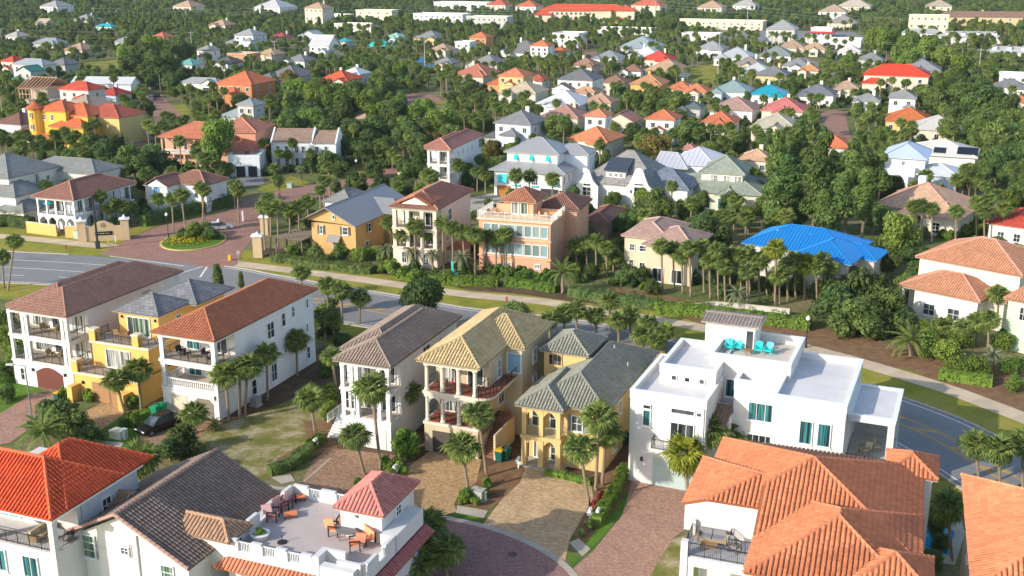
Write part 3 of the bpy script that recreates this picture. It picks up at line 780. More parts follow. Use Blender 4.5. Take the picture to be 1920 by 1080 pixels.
G_LAWN = groundmat('lawn', [(.3, (.06, .14, .018)), (.55, (.10, .19, .022)), (.75, (.16, .21, .03))], .4, fine=6)
G_DRY = groundmat('sandy_lawn', [(.36, (.13, .15, .035)), (.47, (.20, .18, .055)), (.55, (.29, .25, .13)), (.64, (.38, .33, .21)), (.75, (.20, .20, .06))], .45, fine=5)
G_MULCH = groundmat('mulch', [(.3, (.14, .08, .045)), (.55, (.23, .13, .07)), (.68, (.20, .17, .06)), (.8, (.30, .20, .11))], .8, fine=9)
G_SOIL = groundmat('bare_soil', [(.3, (.07, .05, .03)), (.6, (.13, .085, .05)), (.8, (.17, .12, .07))], .6, fine=8)  # dark brown soil, used between the front houses and in one bed
G_ASPH = groundmat('asphalt', [(.3, (.185, .182, .18)), (.5, (.235, .23, .225)), (.62, (.215, .21, .205)), (.8, (.27, .26, .25))], .12, rough=.85, bump=.15, fine=12, bd=.01)
G_BRICK = pavermat('red_brick_paving', (.36, .20, .15), rot=.6)
G_CULB = pavermat('plum_brick_paving', (.31, .175, .155), rot=.2, stain=.15)
G_PINK = pavermat('pink_paver_drive', (.42, .25, .18), rot=.3)
G_BROWN = pavermat('brown_paver_drive', (.33, .20, .125), .3, .15, rot=.5)
G_TAN = pavermat('tan_paver_drive', (.47, .30, .15), .3, .15, rot=.5)
G_TARGET = pavermat('beige_paver_drive', (.52, .36, .205), .34, .17, rot=.5, var=.22, stain=.35)
G_PATH = pavermat('concrete_path', (.55, .43, .30), 30., 1.8, var=.1, rot=-.6, mortar=.75)
G_SAND = groundmat('pale_concrete', [(.3, (.36, .32, .26)), (.7, (.46, .41, .33))], .3, fine=10, bump=.1)
P_WHITE = groundmat('white_road_paint', [(.3, (.62, .60, .56)), (.7, (.78, .76, .72))], 1.2, fine=10, bump=0)
P_YELL = groundmat('yellow_road_paint', [(.3, (.50, .28, .06)), (.7, (.60, .36, .09))], 1.2, fine=10, bump=0)

def smooth(pts, n=8):
    P = [Vector((p[0], p[1], 0)) for p in pts]; out = []
    for i in range(len(P)-1):
        p0 = P[max(0, i-1)]; p1 = P[i]; p2 = P[i+1]; p3 = P[min(len(P)-1, i+2)]
        for k in range(n):
            t = k/n; out.append(.5*((2*p1) + (p2-p0)*t + (2*p0-5*p1+4*p2-p3)*t*t + (3*p1-p0-3*p2+p3)*t**3))
    return out + [P[-1]]
def offs(pl, d):
    out = []
    for i, p in enumerate(pl):
        t = (pl[min(len(pl)-1, i+1)] - pl[max(0, i-1)]).normalized(); n = Vector((-t.y, t.x, 0)); k = d(i/(len(pl)-1)) if callable(d) else d
        out.append(p + n*k)
    return out
def strip(mb, A, B, z):
    i = len(mb.v); mb.v += [(p.x, p.y, z) for p in A] + [(p.x, p.y, z) for p in B]; n = len(A)
    for k in range(n-1): mb.f.append((i+k, i+k+1, i+n+k+1, i+n+k))
def kerb(mb, pl, w=.3, h=.13):
    A = offs(pl, -w/2); B = offs(pl, w/2); i = len(mb.v)
    for a, b in zip(A, B): mb.v += [(a.x, a.y, 0), (a.x, a.y, h), (b.x, b.y, h), (b.x, b.y, 0)]
    for k in range(len(A)-1):
        for j in range(3): q = i+4*k+j; mb.f.append((q, q+4, q+5, q+1))
ROADS = []       # polygons kept clear of scattered plants
def inpoly(x, y, poly):
    c = False; j = len(poly)-1
    for i in range(len(poly)):
        if (poly[i][1] > y) != (poly[j][1] > y) and x < (poly[j][0]-poly[i][0])*(y-poly[i][1])/(poly[j][1]-poly[i][1]+1e-12)+poly[i][0]: c = not c
        j = i
    return c
def sheet(name, pp, m, z, keep=True, sm=0, world=False):
    P = [Vector((p[0], p[1], 0)) if world else G(*p) for p in pp]
    if sm: P = smooth([tuple(p[:2]) for p in P] + [tuple(P[0][:2])], sm)[:-1]
    from mathutils.geometry import tessellate_polygon
    mb = MB(); mb.v = [(p.x, p.y, z) for p in P]; mb.f = [tuple(t) for t in tessellate_polygon([[Vector((p.x, p.y, 0)) for p in P]])]
    o = setting(name, mb, m)
    if keep: ROADS.append([(p.x, p.y) for p in P])
    return o
gm = MB(); gm.face([(-6000, -200, 0), (6000, -200, 0), (6000, 11000, 0), (-6000, 11000, 0)]); setting('ground', gm, G_EARTH)

far_edge = smooth([tuple(G(*p)[:2]) for p in [(-260, 440), (-120, 458), (0, 471), (113, 477), (210, 483), (420, 500), (520, 517), (640, 538), (757, 557), (873, 578), (1017, 593), (1137, 610), (1300, 646), (1450, 683), (1600, 721), (1690, 746), (1830, 800), (2000, 895)]], 6)
wd = lambda t: -(17.5 - 6.3*min(1, max(0, (t-.15)/.6)))
near_edge = offs(far_edge, wd)
mb = MB(); strip(mb, near_edge, far_edge, .02); setting('road', mb, G_ASPH); ROADS.append([(p.x, p.y) for p in offs(far_edge, 9)] + [(p.x, p.y) for p in reversed(offs(near_edge, -1))])
nE = len(far_edge)
# verge: grass, path, mulch
mb = MB(); strip(mb, offs(far_edge, .1), offs(far_edge, 10.5), .012); setting('verge_grass', mb, G_GRASS)
mb = MB(); strip(mb, offs(near_edge, -8), offs(near_edge, -.1), .010); setting('near_verge_grass', mb, G_GRASS)
mu0 = int(nE*.62)
mb = MB(); strip(mb, offs(far_edge, lambda t: 8.0+.9*math.sin(t*40)+.5*math.sin(t*97))[mu0:], offs(far_edge, 17)[mu0:], .016); setting('mulch_bed', mb, G_MULCH)
mb = MB(); strip(mb, offs(far_edge, lambda t: 8.6+.5*math.sin(t*60))[int(nE*.3):mu0+2], offs(far_edge, 13)[int(nE*.3):mu0+2], .018); setting('mulch_bed', mb, G_SOIL)
path = smooth([tuple(G(*p)[:2]) for p in [(415, 491), (480, 499), (560, 509), (640, 519), (760, 536), (873, 552), (1020, 566), (1120, 582), (1220, 598), (1330, 617), (1440, 637), (1527, 657), (1613, 680), (1700, 706), (1780, 731), (1850, 757), (2000, 815)]], 6)
mb = MB(); strip(mb, offs(path, -1.45), offs(path, 1.45), .03); setting('path', mb, G_PATH)
path2 = smooth([tuple(G(*p)[:2]) for p in [(-200, 424), (-60, 438), (0, 443), (90, 451), (187, 461), (215, 458)]], 6)
mb = MB(); strip(mb, offs(path2, -1.5), offs(path2, 1.5), .034); setting('path', mb, G_PATH)
kb = MB(); kerb(kb, offs(far_edge, .15)[int(nE*.3):]); kerb(kb, offs(far_edge, .15)[:int(nE*.2)]); setting('kerb', kb, M_CONC)
kb = MB(); kerb(kb, offs(near_edge, -.15)); setting('kerb', kb, M_CONC)
ml = MB(); strip(ml, offs(far_edge, -.75)[int(nE*.3):], offs(far_edge, -.58)[int(nE*.3):], .026); strip(ml, offs(near_edge, .58), offs(near_edge, .75), .026)
def dashes(A, d, w, a0, a1, on, off_, z=.026):
    pl = offs(A, d)[a0:a1]; acc = 0; seg = []
    for p, q in zip(pl, pl[1:]):
        L = (q-p).length; n = max(1, int(L/.5))
        for k in range(n):
            s0 = p.lerp(q, k/n); s1 = p.lerp(q, (k+1)/n)
            if (acc % (on+off_)) < on:
                t = (s1-s0).normalized(); nn = Vector((-t.y, t.x, 0))*w/2; i = len(ml.v)
                ml.v += [(s0.x-nn.x, s0.y-nn.y, z), (s0.x+nn.x, s0.y+nn.y, z), (s1.x+nn.x, s1.y+nn.y, z), (s1.x-nn.x, s1.y-nn.y, z)]; ml.f.append((i, i+3, i+2, i+1))
            acc += L/n
dashes(far_edge, -4.6, .18, 0, int(nE*.29), 400, 0); dashes(far_edge, -9, .18, 0, int(nE*.26), 400, 0); dashes(near_edge, 4.2, .18, 0, int(nE*.4), 3, 6)
def line_px(a, b, w=.3, z=.027):
    a = G(*a); b = G(*b); t = (b-a).normalized(); n = Vector((-t.y, t.x, 0))*w/2; i = len(ml.v)
    ml.v += [(a.x-n.x, a.y-n.y, z), (a.x+n.x, a.y+n.y, z), (b.x+n.x, b.y+n.y, z), (b.x-n.x, b.y-n.y, z)]; ml.f.append((i, i+3, i+2, i+1))
line_px((240, 470), (372, 488), .35); line_px((375, 520), (392, 495), .3); line_px((330, 515), (392, 496), .25); line_px((205, 480), (345, 499), .25)
setting('road_markings', ml, P_WHITE)
ml2 = ml; ml = MB(); q0 = int(nE*.36); mid = lambda t: wd(t)*.5
A = offs(far_edge, lambda t: wd(t)*.5-.9); B = offs(far_edge, lambda t: wd(t)*.5+.9)
for L in (A, B):
    strip(ml, [p for p in offs(L, -.17)[q0:]], [p for p in offs(L, -.05)[q0:]], .026); strip(ml, [p for p in offs(L, .05)[q0:]], [p for p in offs(L, .17)[q0:]], .026)
M_ = offs(far_edge, mid); acc = 0
for k in range(q0, nE-1):
    a, b = M_[k], M_[k+1]; acc += (b-a).length
    if acc > 4:
        acc = 0; t = (b-a).normalized(); n = Vector((-t.y, t.x, 0)); c = a - n*.8 - t*.9; d = a + n*.8 + t*.9; w = t*.3; i = len(ml.v)
        ml.v += [(c-w)[:2]+(.0275,), (d-w)[:2]+(.0275,), (d+w)[:2]+(.0275,), (c+w)[:2]+(.0275,)]; ml.f.append((i, i+3, i+2, i+1))
ml.v = [tuple(v) for v in ml.v]; setting('road_centre_markings', ml, P_YELL)

# entrance road of red brick, with the planted island
ent = [(186, 477), (243, 448), (300, 424), (360, 411), (425, 397), (470, 374), (560, 350), (640, 338), (690, 327), (760, 300), (780, 306), (725, 335), (700, 346), (640, 362), (560, 382), (512, 402), (492, 425), (478, 445), (455, 470), (432, 502), (320, 492)]
sheet('entrance_road', ent, G_BRICK, .032, sm=4)
sheet('side_road', [(205, 302), (180, 292), (230, 268), (262, 250), (290, 236), (286, 215), (275, 195), (268, 180), (300, 176), (318, 195), (342, 218), (335, 236), (300, 254), (260, 276)], G_BRICK, .028, sm=3)
sheet('side_drive', [(200, 300), (182, 291), (262, 250), (280, 258)], G_ASPH, .034)
sheet('side_road', [(1538, 212), (1578, 206), (1590, 240), (1596, 278), (1560, 275), (1550, 245)], G_BRICK, .028, sm=3)
sheet('side_road', [(1095, 98), (1120, 96), (1128, 142), (1096, 140)], G_BRICK, .028)
sheet('side_road', [(742, 178), (800, 176), (830, 190), (782, 196), (745, 194)], G_BRICK, .028, sm=3)
sheet('garage_drive', [(430, 338), (492, 324), (497, 345), (455, 352)], G_ASPH, .036)
sheet('rear_drive', [(862, 402), (870, 372), (935, 360), (960, 372), (900, 392), (890, 408)], G_SAND, .03)
sheet('parking_lot', [(1280, 52), (1600, 60), (1640, 80), (1600, 100), (1440, 80), (1290, 66)], G_ASPH, .03)
sheet('side_road', [(1400, 90), (1430, 86), (1560, 125), (1600, 135), (1560, 140), (1480, 120)], G_ASPH, .029)
sheet('lawn', [(1290, 128), (1345, 118), (1350, 145), (1330, 160), (1285, 150)], G_GRASS, .022); sheet('lawn', [(150, 118), (235, 110), (240, 126), (160, 130)], G_GRASS, .022)
sheet('lawn', [(480, 355), (545, 330), (590, 345), (560, 352), (500, 362)], G_GRASS, .022); sheet('lawn', [(630, 335), (720, 310), (760, 290), (740, 285), (660, 312), (618, 330)], G_GRASS, .023)
sheet('lawn', [(780, 192), (840, 188), (830, 198), (785, 200)], G_GRASS, .022); sheet('lawn', [(300, 205), (345, 195), (360, 210), (340, 222)], G_GRASS, .022)
sheet('entrance_lawn', [(0, 447), (187, 466), (205, 464), (245, 446), (300, 420), (380, 402), (395, 392), (300, 408), (200, 445), (60, 432), (0, 426)], G_GRASS, .014)
ic = G(363, 452); IS = [(ic.x + 5.6*math.cos(a)-.0, ic.y + 7.0*math.sin(a)) for a in [2*math.pi*k/40 for k in range(40)]]
isl = MB(); isl.prism(IS, 0, .16); setting('traffic_island', isl, paint('island_kerb', (.55, .42, .14), .8))
isl = MB(); isl.prism([(ic.x + (x-ic.x)*.94, ic.y + (y-ic.y)*.94) for x, y in IS], .1, .19); setting('island_grass', isl, G_LAWN)

# front row: lawns, drives, planting beds, the brick cul-de-sac
sheet('front_lawn', [(-60, 690), (40, 700), (110, 760), (60, 815), (-60, 840)], G_LAWN, .012, keep=False)
sheet('bare_soil', [(330, 740), (640, 640), (1000, 690), (1260, 690), (1260, 930), (1000, 900), (640, 870), (420, 830)], G_SOIL, .008, keep=False)
sheet('front_lawn', [(180, 800), (250, 760), (330, 770), (345, 830), (230, 850), (170, 838)], G_LAWN, .016, keep=False)
sheet('sandy_lawn', [(372, 812), (420, 795), (520, 760), (585, 735), (610, 800), (590, 840), (510, 895), (470, 905), (400, 860)], G_DRY, .017, keep=False, sm=4)
sheet('mulch_bed', [(570, 790), (620, 790), (635, 850), (600, 850), (560, 870), (500, 900), (520, 860), (575, 830)], G_MULCH, .021, keep=False)
sheet('driveway', [(66, 736), (132, 746), (100, 770), (62, 800), (20, 830), (-80, 850), (-80, 790), (0, 775)], G_PINK, .03, sm=0)
sheet('driveway', [(160, 772), (205, 748), (300, 755), (235, 775), (195, 803), (170, 815)], G_TAN, .03)
sheet('driveway', [(245, 838), (275, 800), (330, 772), (420, 795), (385, 812), (330, 845), (250, 862)], G_BROWN, .03)
sheet('sidewalk', [(180, 826), (232, 830), (225, 842), (172, 836)], G_SAND, .034)
sheet('cul_de_sac', [(380, 910), (473, 908), (560, 915), (690, 935), (770, 952), (823, 967), (907, 985), (967, 1004), (1023, 1031), (1072, 1068), (1110, 1110), (1060, 1250), (700, 1250), (420, 1150)], G_CULB, .026)
sheet('driveway', [(640, 842), (742, 854), (700, 892), (692, 946), (560, 920), (528, 915), (567, 903), (588, 862), (612, 845)], G_BROWN, .03)
sheet('driveway', [(806, 846), (903, 862), (893, 905), (862, 925), (852, 945), (856, 960), (823, 969), (765, 955), (715, 938), (735, 905), (757, 882)], G_TAN, .031)
sheet('planting_bed', [(862, 928), (905, 880), (960, 858), (1000, 876), (960, 920), (918, 957), (856, 946)], G_MULCH, .024, keep=False)
sheet('driveway', [(985, 878), (1052, 884), (1108, 905), (1113, 935), (1092, 970), (1068, 1012), (1060, 1052), (1020, 1032), (967, 1006), (905, 985), (938, 940), (975, 905)], G_TARGET, .033)
sheet('planting_bed', [(1072, 1005), (1115, 930), (1110, 905), (1180, 860), (1208, 880), (1165, 945), (1105, 1020)], G_MULCH, .024, keep=False)
sheet('front_lawn', [(1095, 1020), (1150, 960), (1195, 895), (1205, 900), (1165, 965), (1110, 1032)], G_LAWN, .028, keep=False)
sheet('driveway', [(1186, 898), (1300, 918), (1330, 960), (1262, 1010), (1215, 1085), (1090, 1085), (1075, 1066), (1112, 1034), (1167, 966)], G_PINK, .031)
sheet('sidewalk', [(1067, 1018), (1085, 1010), (1107, 1030), (1092, 1044)], G_SAND, .036); sheet('sidewalk', [(857, 948), (915, 958), (907, 972), (855, 962)], G_SAND, .036)
sheet('sidewalk', [(508, 895), (545, 890), (553, 902), (528, 908)], G_SAND, .036)
sheet('lawn_patch', [(853, 962), (905, 972), (903, 980), (853, 968)], G_LAWN, .038, keep=False); sheet('lawn_patch', [(1062, 1035), (1088, 1048), (1072, 1066)], G_LAWN, .038, keep=False)
sheet('lawn_patch', [(1215, 1085), (1260, 1012), (1300, 1000), (1290, 1085)], G_DRY, .029, keep=False)
cul = smooth([tuple(G(*p)[:2]) for p in [(400, 895), (473, 906), (530, 915), (620, 924), (700, 938), (770, 952), (823, 966), (907, 984), (967, 1004), (1023, 1031), (1072, 1068), (1100, 1110)]], 6)
mb = MB(); strip(mb, offs(cul, -.55), offs(cul, .1), .04); setting('gutter', mb, G_SAND)
mb = MB()
line0 = [G(617, 860), G(567, 904)]
strip(mb, [line0[0], line0[1]], [line0[0]+Vector((.25, .1, 0)), line0[1]+Vector((.25, .1, 0))], .036); setting('drive_edging', mb, G_SAND)
sheet('pool_water', [(1729, 968), (1760, 966), (1790, 1000), (1780, 1042), (1735, 1030)], glassmat('pool_water', (.01, .30, .55), .03), .05); sheet('pool_deck', [(1720, 945), (1790, 940), (1810, 1000), (1790, 1060), (1720, 1050)], G_SAND, .03)
mh = MB(); mh.lathe([(.42, .0), (.42, .034)], 20); o = obj('manhole_cover', mh, plain('iron', (.10, .075, .065), .7)); o.location = G(961, 1040); tag(o, 'round iron manhole cover in the plum brick cul-de-sac', 'manhole cover')

# ------------------------------------------------------------------ the front row of houses
def porch_house(h, col, zs, pd, cols, rail='metal', rd=False, floor_m=None, ct=.4, cm=None, curt=None, arches=(), bal_levels=(), xr=None, glaz=None):
    x0, y0, x1, y1 = .5, .5, (xr or h.w)-.5, h.d-.5; cm = cm or stucco(col); fm = floor_m or M_SLAB
    h.walls(x0, y0, x1, y1, 0, zs[0]-.3, col)
    for i in range(len(zs)-1):
        z0, z1 = zs[i], zs[i+1]
        h.box('balcony_floor', x0+.1, y0+.1, z0-.04, x1-.1, y0+pd, z0+.02, fm)
        h.box('floor_band', x0-.1, y0-.1, z0-.3, x1+.1, y0+pd, z0-.04, cm)
        h.walls(x0, y0+pd, x1, y1, z0-.3, z1-(.3 if i < len(zs)-2 else 0), col)
        mb = MB(); zb = z1-.3; e = .004
        mb.box(x0, y0, zb-.3, x1, y0+ct, zb-e); mb.box(x0, y0+ct, zb-.3, x0+ct, y0+pd, zb-e); mb.box(x1-ct, y0+ct, zb-.3, x1, y0+pd, zb-e)
        h.part('beam', mb, cm)
        for c in cols: h.column(c, y0+ct/2, z0+.02, zb-.3, ct, cm, rd)
        cs = sorted(cols); ry = y0+.12
        st = 'baluster' if i in bal_levels else rail
        h.rail([(cs[0], ry), (cs[-1], ry)], z0+.02, .95, st); h.rail([(x1-.12, y0+ct), (x1-.12, y0+pd)], z0+.02, .95, st); h.rail([(x0+.12, y0+ct), (x0+.12, y0+pd)], z0+.02, .95, st)
        if i in arches:
            for a, b in zip(cs, cs[1:]):
                if b-a > 1.1: h.arch_panel(a+ct/2, b-ct/2, y0+.02, zb-1.0, zb-.31, .55, cm, ct-.04)
        W = x1-x0; nw = max(1, int(W/2.6))
        for k in range(nw):
            h.win('F', W*(k+.5)/nw-.9, z0+.04, 1.8, 2.15, nx=2, ny=1, gm=glaz or (curt if k % 2 == 0 and curt else M_GLASS), sill=False, name='sliding_door')

# far left white house
h1 = House('three_storey_house', 'white three storey house with brown hip tile roof at far left of front row', 'house', (5, 573), (117, 597), 9.5, 20.6, -22, 'the far left white house')
RC1 = (.34, .185, .135)
porch_house(h1, WHITE, [3.2, 6.3, 9.5], 3.2, [.75, 2.7, 3.25, h1.w-1.35, h1.w-.75], curt=M_CURT)
h1.hip(1.5, 0, h1.w, h1.d, 9.5, .44, RC1); h1.hip(0, .9, h1.w-1.6, h1.d-1, 9.46, .47, RC1); h1.hip(-1.6, 10.5, 5, 17.5, 9.2, .4, RC1)
h1.walls(-1.1, 11, 1, 17, 0, 9.2, WHITE); h1.wr = (.5, .5, h1.w-.5, h1.d-.5)
h1.garage('F', 3.4, 3.9, 2.0, (.15, .05, .04), .7); h1.win('F', 1.0, .6, .7, 1.6, 1, 2); h1.win('R', 12.5, 8.1, 1.6, .7, 4, 1, gm=M_CURT)
for u in (3.0, 7.75): h1.onface('wall_lamp', 'F', u, 2.0, MB().box(-.1, -.22, 0, .1, 0, .35), M_DARK)
# yellow terraces
h2 = House('terraced_house', 'yellow stepped house with grey slate roof and two terraces between two white houses', 'house', (208, 582), (298, 593), 9.2, 10.5, -21, 'the yellow stepped house')
SL = (.20, .20, .205)
h2.hip(0, 0, h2.w, 6.2, 9.2, .5, SL, 'slate'); h2.hip(.3, 5.4, h2.w+1.2, 13, 9.15, .45, SL, 'slate')
h2.walls(.5, .5, h2.w-.5, 13, 6.1, 9.1, YEL); h2.win('F', 1.2, 6.3, 3.2, 2.3, 4, 1, gm=M_GREENG, sill=False, name='sliding_door'); h2.win('R', 3, 7, 1, 1.2, 2, 2)
for u in (.5, h2.w-1.4): h2.onface('wall_lamp', 'F', u, 8.3, MB().box(-.08, -.18, 0, .08, 0, .3), M_DARK)
h2.walls(-1.0, -2.6, h2.w+.3, 13, 3.2, 6.05, YEL); h2.win('F', 1.9, 3.3, 3.4, 2.3, 5, 1, gm=M_CURT, sill=False, name='sliding_door')
h2.walls(-1.9, -4.9, h2.w+.4, 12.5, 0, 3.0, YEL)
for z0, x0, y0, x1, y1, nm in ((6.05, -1.2, -2.8, h2.w+.5, .5, 'terrace_floor'), (3.0, -2.1, -5.1, h2.w+.6, -2.6, 'terrace_floor')):
    h2.box('terrace_band', x0, y0, z0, x1, y1, z0+.22, stucco(CREAM)); h2.box(nm, x0+.15, y0+.15, z0+.222, x1-.15, y1, z0+.235, M_SLAB)
    for x in (x0+.45, x1-1.8): h2.box('terrace_pier', x-.42, y0+.05, z0+.23, x+.42, y0+.85, z0+1.5, stucco(YEL)); h2.box('pier_cap', x-.5, y0-.03, z0+1.5, x+.5, y0+.93, z0+1.68, stucco(CREAM))
    h2.rail([(x0+.9, y0+.3), (x1-2.3, y0+.3)], z0+.24, .95); h2.rail([(x1-1.4, y0+.3), (x1-.15, y0+.3), (x1-.15, y1)], z0+.24, .95); h2.rail([(x0+.12, y0+.9), (x0+.12, y1)], z0+.24, .95)
h2.wr = (-1.9, -4.9, h2.w+.4, 12.5); h2.garage('F', 2.4, 3.6, 2.3, (.35, .2, .1)); h2.box('buttress', 5.2, -6.4, 0, 6.0, -4.9, 1.9, stucco(YEL)); h2.box('buttress', -1.9, -6.3, 0, -1.2, -4.9, 1.9, stucco(YEL))
for u in (1.2, 6.6): h2.onface('wall_lamp', 'F', u, 1.9, MB().box(-.1, -.2, 0, .1, 0, .35), M_DARK)
# white house with terracotta hip roof
h3 = House('three_storey_house', 'white three storey house with terracotta hip roof and palms along its blank side', 'house', (282, 622), (402, 640), 9.3, 20.8, -21.5, 'the white house with terracotta roof')
porch_house(h3, WHITE, [3.1, 6.2, 9.3], 3.6, [.85, h3.w-.75], curt=M_TEAL, bal_levels=(0,), ct=.5)
h3.hip(0, 0, h3.w, h3.d, 9.3, .46, (.37, .135, .07)); h3.wr = (.5, .5, h3.w-.5, h3.d-.5)
h3.garage('F', 1.0, 2.2, 2.2, (.6, .55, .42)); h3.garage('F', 4.1, 2.5, 1.7, (.22, .19, .15), .8)
h3.arch_panel(1.4, h3.w-.9, .3, 2.3, 2.79, .01, stucco(WHITE), .2)
for u, z, w, hh in ((10.2, 6.0, 1.5, 2.0), (13.2, 6.6, .9, 1.7), (15.4, 7.1, .7, 1.4), (18.6, 7.3, .6, 1.2), (10.2, 3.6, 1.5, 1.9), (13.4, 3.3, .6, .6), (18.4, 4.3, .5, 1.2), (10.5, .7, 1.2, 2.2), (18.2, .9, .8, 1.6), (6.5, .5, 1.0, 1.9)): h3.win('R', u-.5, z, w, hh, 2 if w > 1 else 1, 2, gm=M_TEAL if z > 7 else M_GLASS)
# grey-brown roof white house
h4 = House('three_storey_house', 'white three storey house with grey brown hip roof left of the tan roofed house', 'house', (624, 673), (732, 690), 9.3, 17.6, -21, 'the white grey-brown roofed house')
RC4 = (.27, .205, .165)
porch_house(h4, WHITE, [3.2, 6.3, 9.3], 2.4, [.75, 1.75, 2.35, h4.w-1.75, h4.w-.75], curt=M_CURT, rail='glass', glaz=None)
h4.hip(0, 0, h4.w, h4.d, 9.3, .44, RC4); h4.hip(-1.0, 3.2, h4.w-1.4, h4.d+.5, 9.26, .5, RC4); h4.walls(-.5, 3.7, 1, h4.d, 0, 9.2, WHITE)
h4.wr = (.5, .5, h4.w-.5, h4.d-.5); h4.win('R', 7.6, 6.9, 1.9, 1.7, 2, 2, sill=False); h4.win('R', 7.8, 4.0, 1.3, 1.4); h4.win('R', 4, 3.8, 1.2, 1.6); h4.garage('F', 2.4, 2.6, 2.2, (.66, .66, .64)); h4.win('F', .55, 4.0, .5, 2.0, 1, 2); h4.win('F', 1.15, 4.0, .0+.5, 2.0, 1, 2)
h4.win('R', 11.6, 6.9, .9, 1.4); h4.win('R', 12, 3.9, .9, 1.4)
mb = MB()
for k in range(16): mb.box(-1.75, 1.2+k*.28, 0, -.52, 1.48+k*.28, .2+k*.19)
h4.part('stair', mb, stucco((.6, .6, .58))); h4.rail([(-1.7, 1.3), (-1.7, 5.6)], 1.6, 1.0, m=M_WHITE)
# tan roof house
h5 = House('three_storey_house', 'cream three storey house with tan tile roof and red brown balcony floors', 'house', (782, 673), (898, 693), 9.9, 12, -21.5, 'the cream house with tan tile roof')
RC5 = (.45, .345, .18); M_RFL = plain('red_brown_deck', (.27, .085, .05), .7, var=.2)
M_COLC = stucco((.66, .60, .48))
porch_house(h5, (.54, .45, .30), [3.3, 6.6, 9.9], 3.0, [.8, 2.5, 4.25, h5.w-.85], rd=True, cm=M_COLC, floor_m=M_RFL, curt=M_CURT, rail='glass', arches=(0,), ct=.46)
h5.hip(0, 0, h5.w, h5.d+5, 9.9, .5, RC5); h5.hip(1.2, 7.0, h5.w+2.0, 16, 9.86, .42, RC5, axis='x'); h5.walls(1.7, 7.5, h5.w+1.5, 15.5, 0, 9.8, (.54, .45, .30)); h5.win('F', 5.0, 6.9, 1.6, 2.2, 1, 1, gm=glassmat('sky_blue_glass', (.25, .45, .6), .2), sill=False); h5.win('R', 3, 4, 1.2, 1.6); h5.win('R', 3, 7, 1.2, 1.6)
pts = [(h5.w-.6, .45)] + [(h5.w-.6+1.5*math.sin(a), 1.95-1.5*math.cos(a)) for a in [math.pi/2*k/5 for k in range(1, 6)]] + [(h5.w+.9, 7.5), (h5.w-.6, 7.5)]
h5.part('balcony', MB().prism(pts, 6.30, 6.56), M_COLC); h5.part('balcony_floor', MB().prism([(x*.999, y+.01) for x, y in pts], 6.562, 6.6), M_RFL); h5.rail(pts[:-1], 6.61, .95, 'glass')
h5.wr = (.5, .5, h5.w-.5, h5.d); h5.garage('F', .9, 3.3, 2.35, (.09, .075, .06)); h5.win('R', 5.2, 3.7, 1.7, 1.9, 2, 2); h5.win('R', 3.4, .3, .1+1, 2.1, 1, 1, gm=M_WHITE, name='side_door'); h5.win('R', 5, 6.8, 1, 2)
mb = MB(); z0 = 3.3
for k in range(17): mb.box(h5.w-.35, 2.2-.26*k+3.2, 0, h5.w+1.0, 2.46-.26*k+3.2, z0-.19*k)
h5.part('stair', mb, plain('brick_steps', (.23, .11, .07), .8, var=.3, scale=6)); h5.box('stair_wall', h5.w+1.0, .9, 0, h5.w+1.2, 6.2, 2.7, stucco((.55, .45, .3))); h5.rail([(h5.w-.3, 1.2), (h5.w-.3, 5.4)], 2.3, 1.0)
# the yellow two-storey house
TG = (.235, .235, .19); YW = (.63, .45, .19)
h6 = House('two_storey_house', 'yellow two storey house with grey green tile roof and arched porch beside beige drive', 'house', (965, 758), (1057, 772), 6.6, 19.6, -22, 'the yellow green-roofed house')
W6 = 9.0; xe = h6.w
h6.walls(xe-.6, 1.9, W6-.5, 19, 0, 6.5, YW); h6.win('F', .75, 3.9, 1.2, 1.7, 2, 2); h6.win('R', 4.5, 4.2, 1.0, 1.5); h6.win('R', 12, 4.2, 1.0, 1.5); h6.win('R', 3, .8, 1.1, 1.6); h6.win('F', 1.0, .7, 1.2, 1.6)
for u in (.42, 2.03): h6.onface('shutter', 'F', u, 3.9, MB().box(0, -.06, 0, .3, 0, 1.7), paint('grey_green_shutter', (.24, .28, .26)))
h6.walls(.5, 2.6, xe-.6, 19, 0, 6.5, YW); h6.wins('F', [.3, 2.2], 3.5, 1.3, 2.1, nx=2, ny=2, sill=False, name='sliding_door'); h6.win('F', 2.3, .1, 1.1, 2.1, 2, 3, sill=False); h6.win('F', .5, .1, 1.0, 2.2, 1, 1, gm=M_CURT, sill=False, name='front_door')
yw = stucco(YW)
for c in (.75, xe/2, xe-.75):
    h6.box('pillar', c-.26, .5, 0, c+.26, 1.02, 3.0, yw); h6.box('pillar', c-.22, .55, 3.4, c+.22, .97, 6.1, yw)
h6.box('balcony_slab', .4, .42, 3.0, xe-.4, 2.6, 3.35, yw); h6.box('beam', .5, .5, 6.1, xe-.5, 1.0, 6.5, yw); h6.box('beam', .5, 1.0, 6.1, .95, 2.6, 6.5, yw); h6.box('beam', xe-.95, 1.0, 6.1, xe-.5, 2.6, 6.5, yw)
for a, b in ((.75+.24, xe/2-.24), (xe/2+.24, xe-.75-.24)):
    h6.arch_panel(a, b, .58, 5.4, 6.1, .6, yw, .34); h6.arch_panel(a, b, .58, 2.3, 3.0, .6, yw, .34); h6.rail([(a, .75), (b, .75)], 3.36, .95, m=paint('green_grey_rail', (.25, .30, .26)))
h6.rail([(.75, 1.0), (.75, 2.6)], 3.36, .95, m=paint('green_grey_rail', (.25, .30, .26))); h6.rail([(xe-.75, 1.0), (xe-.75, 2.6)], 3.36, .95, m=paint('green_grey_rail', (.25, .30, .26)))
h6.box('porch_floor', .2, .2, .0, xe-.2, 2.6, .12, M_CONC)
h6.hip(0, 0, xe, 8, 6.6, .52, TG, b=False); h6.hip(.6, 1.3, W6, 19.6, 6.62, .46, TG)
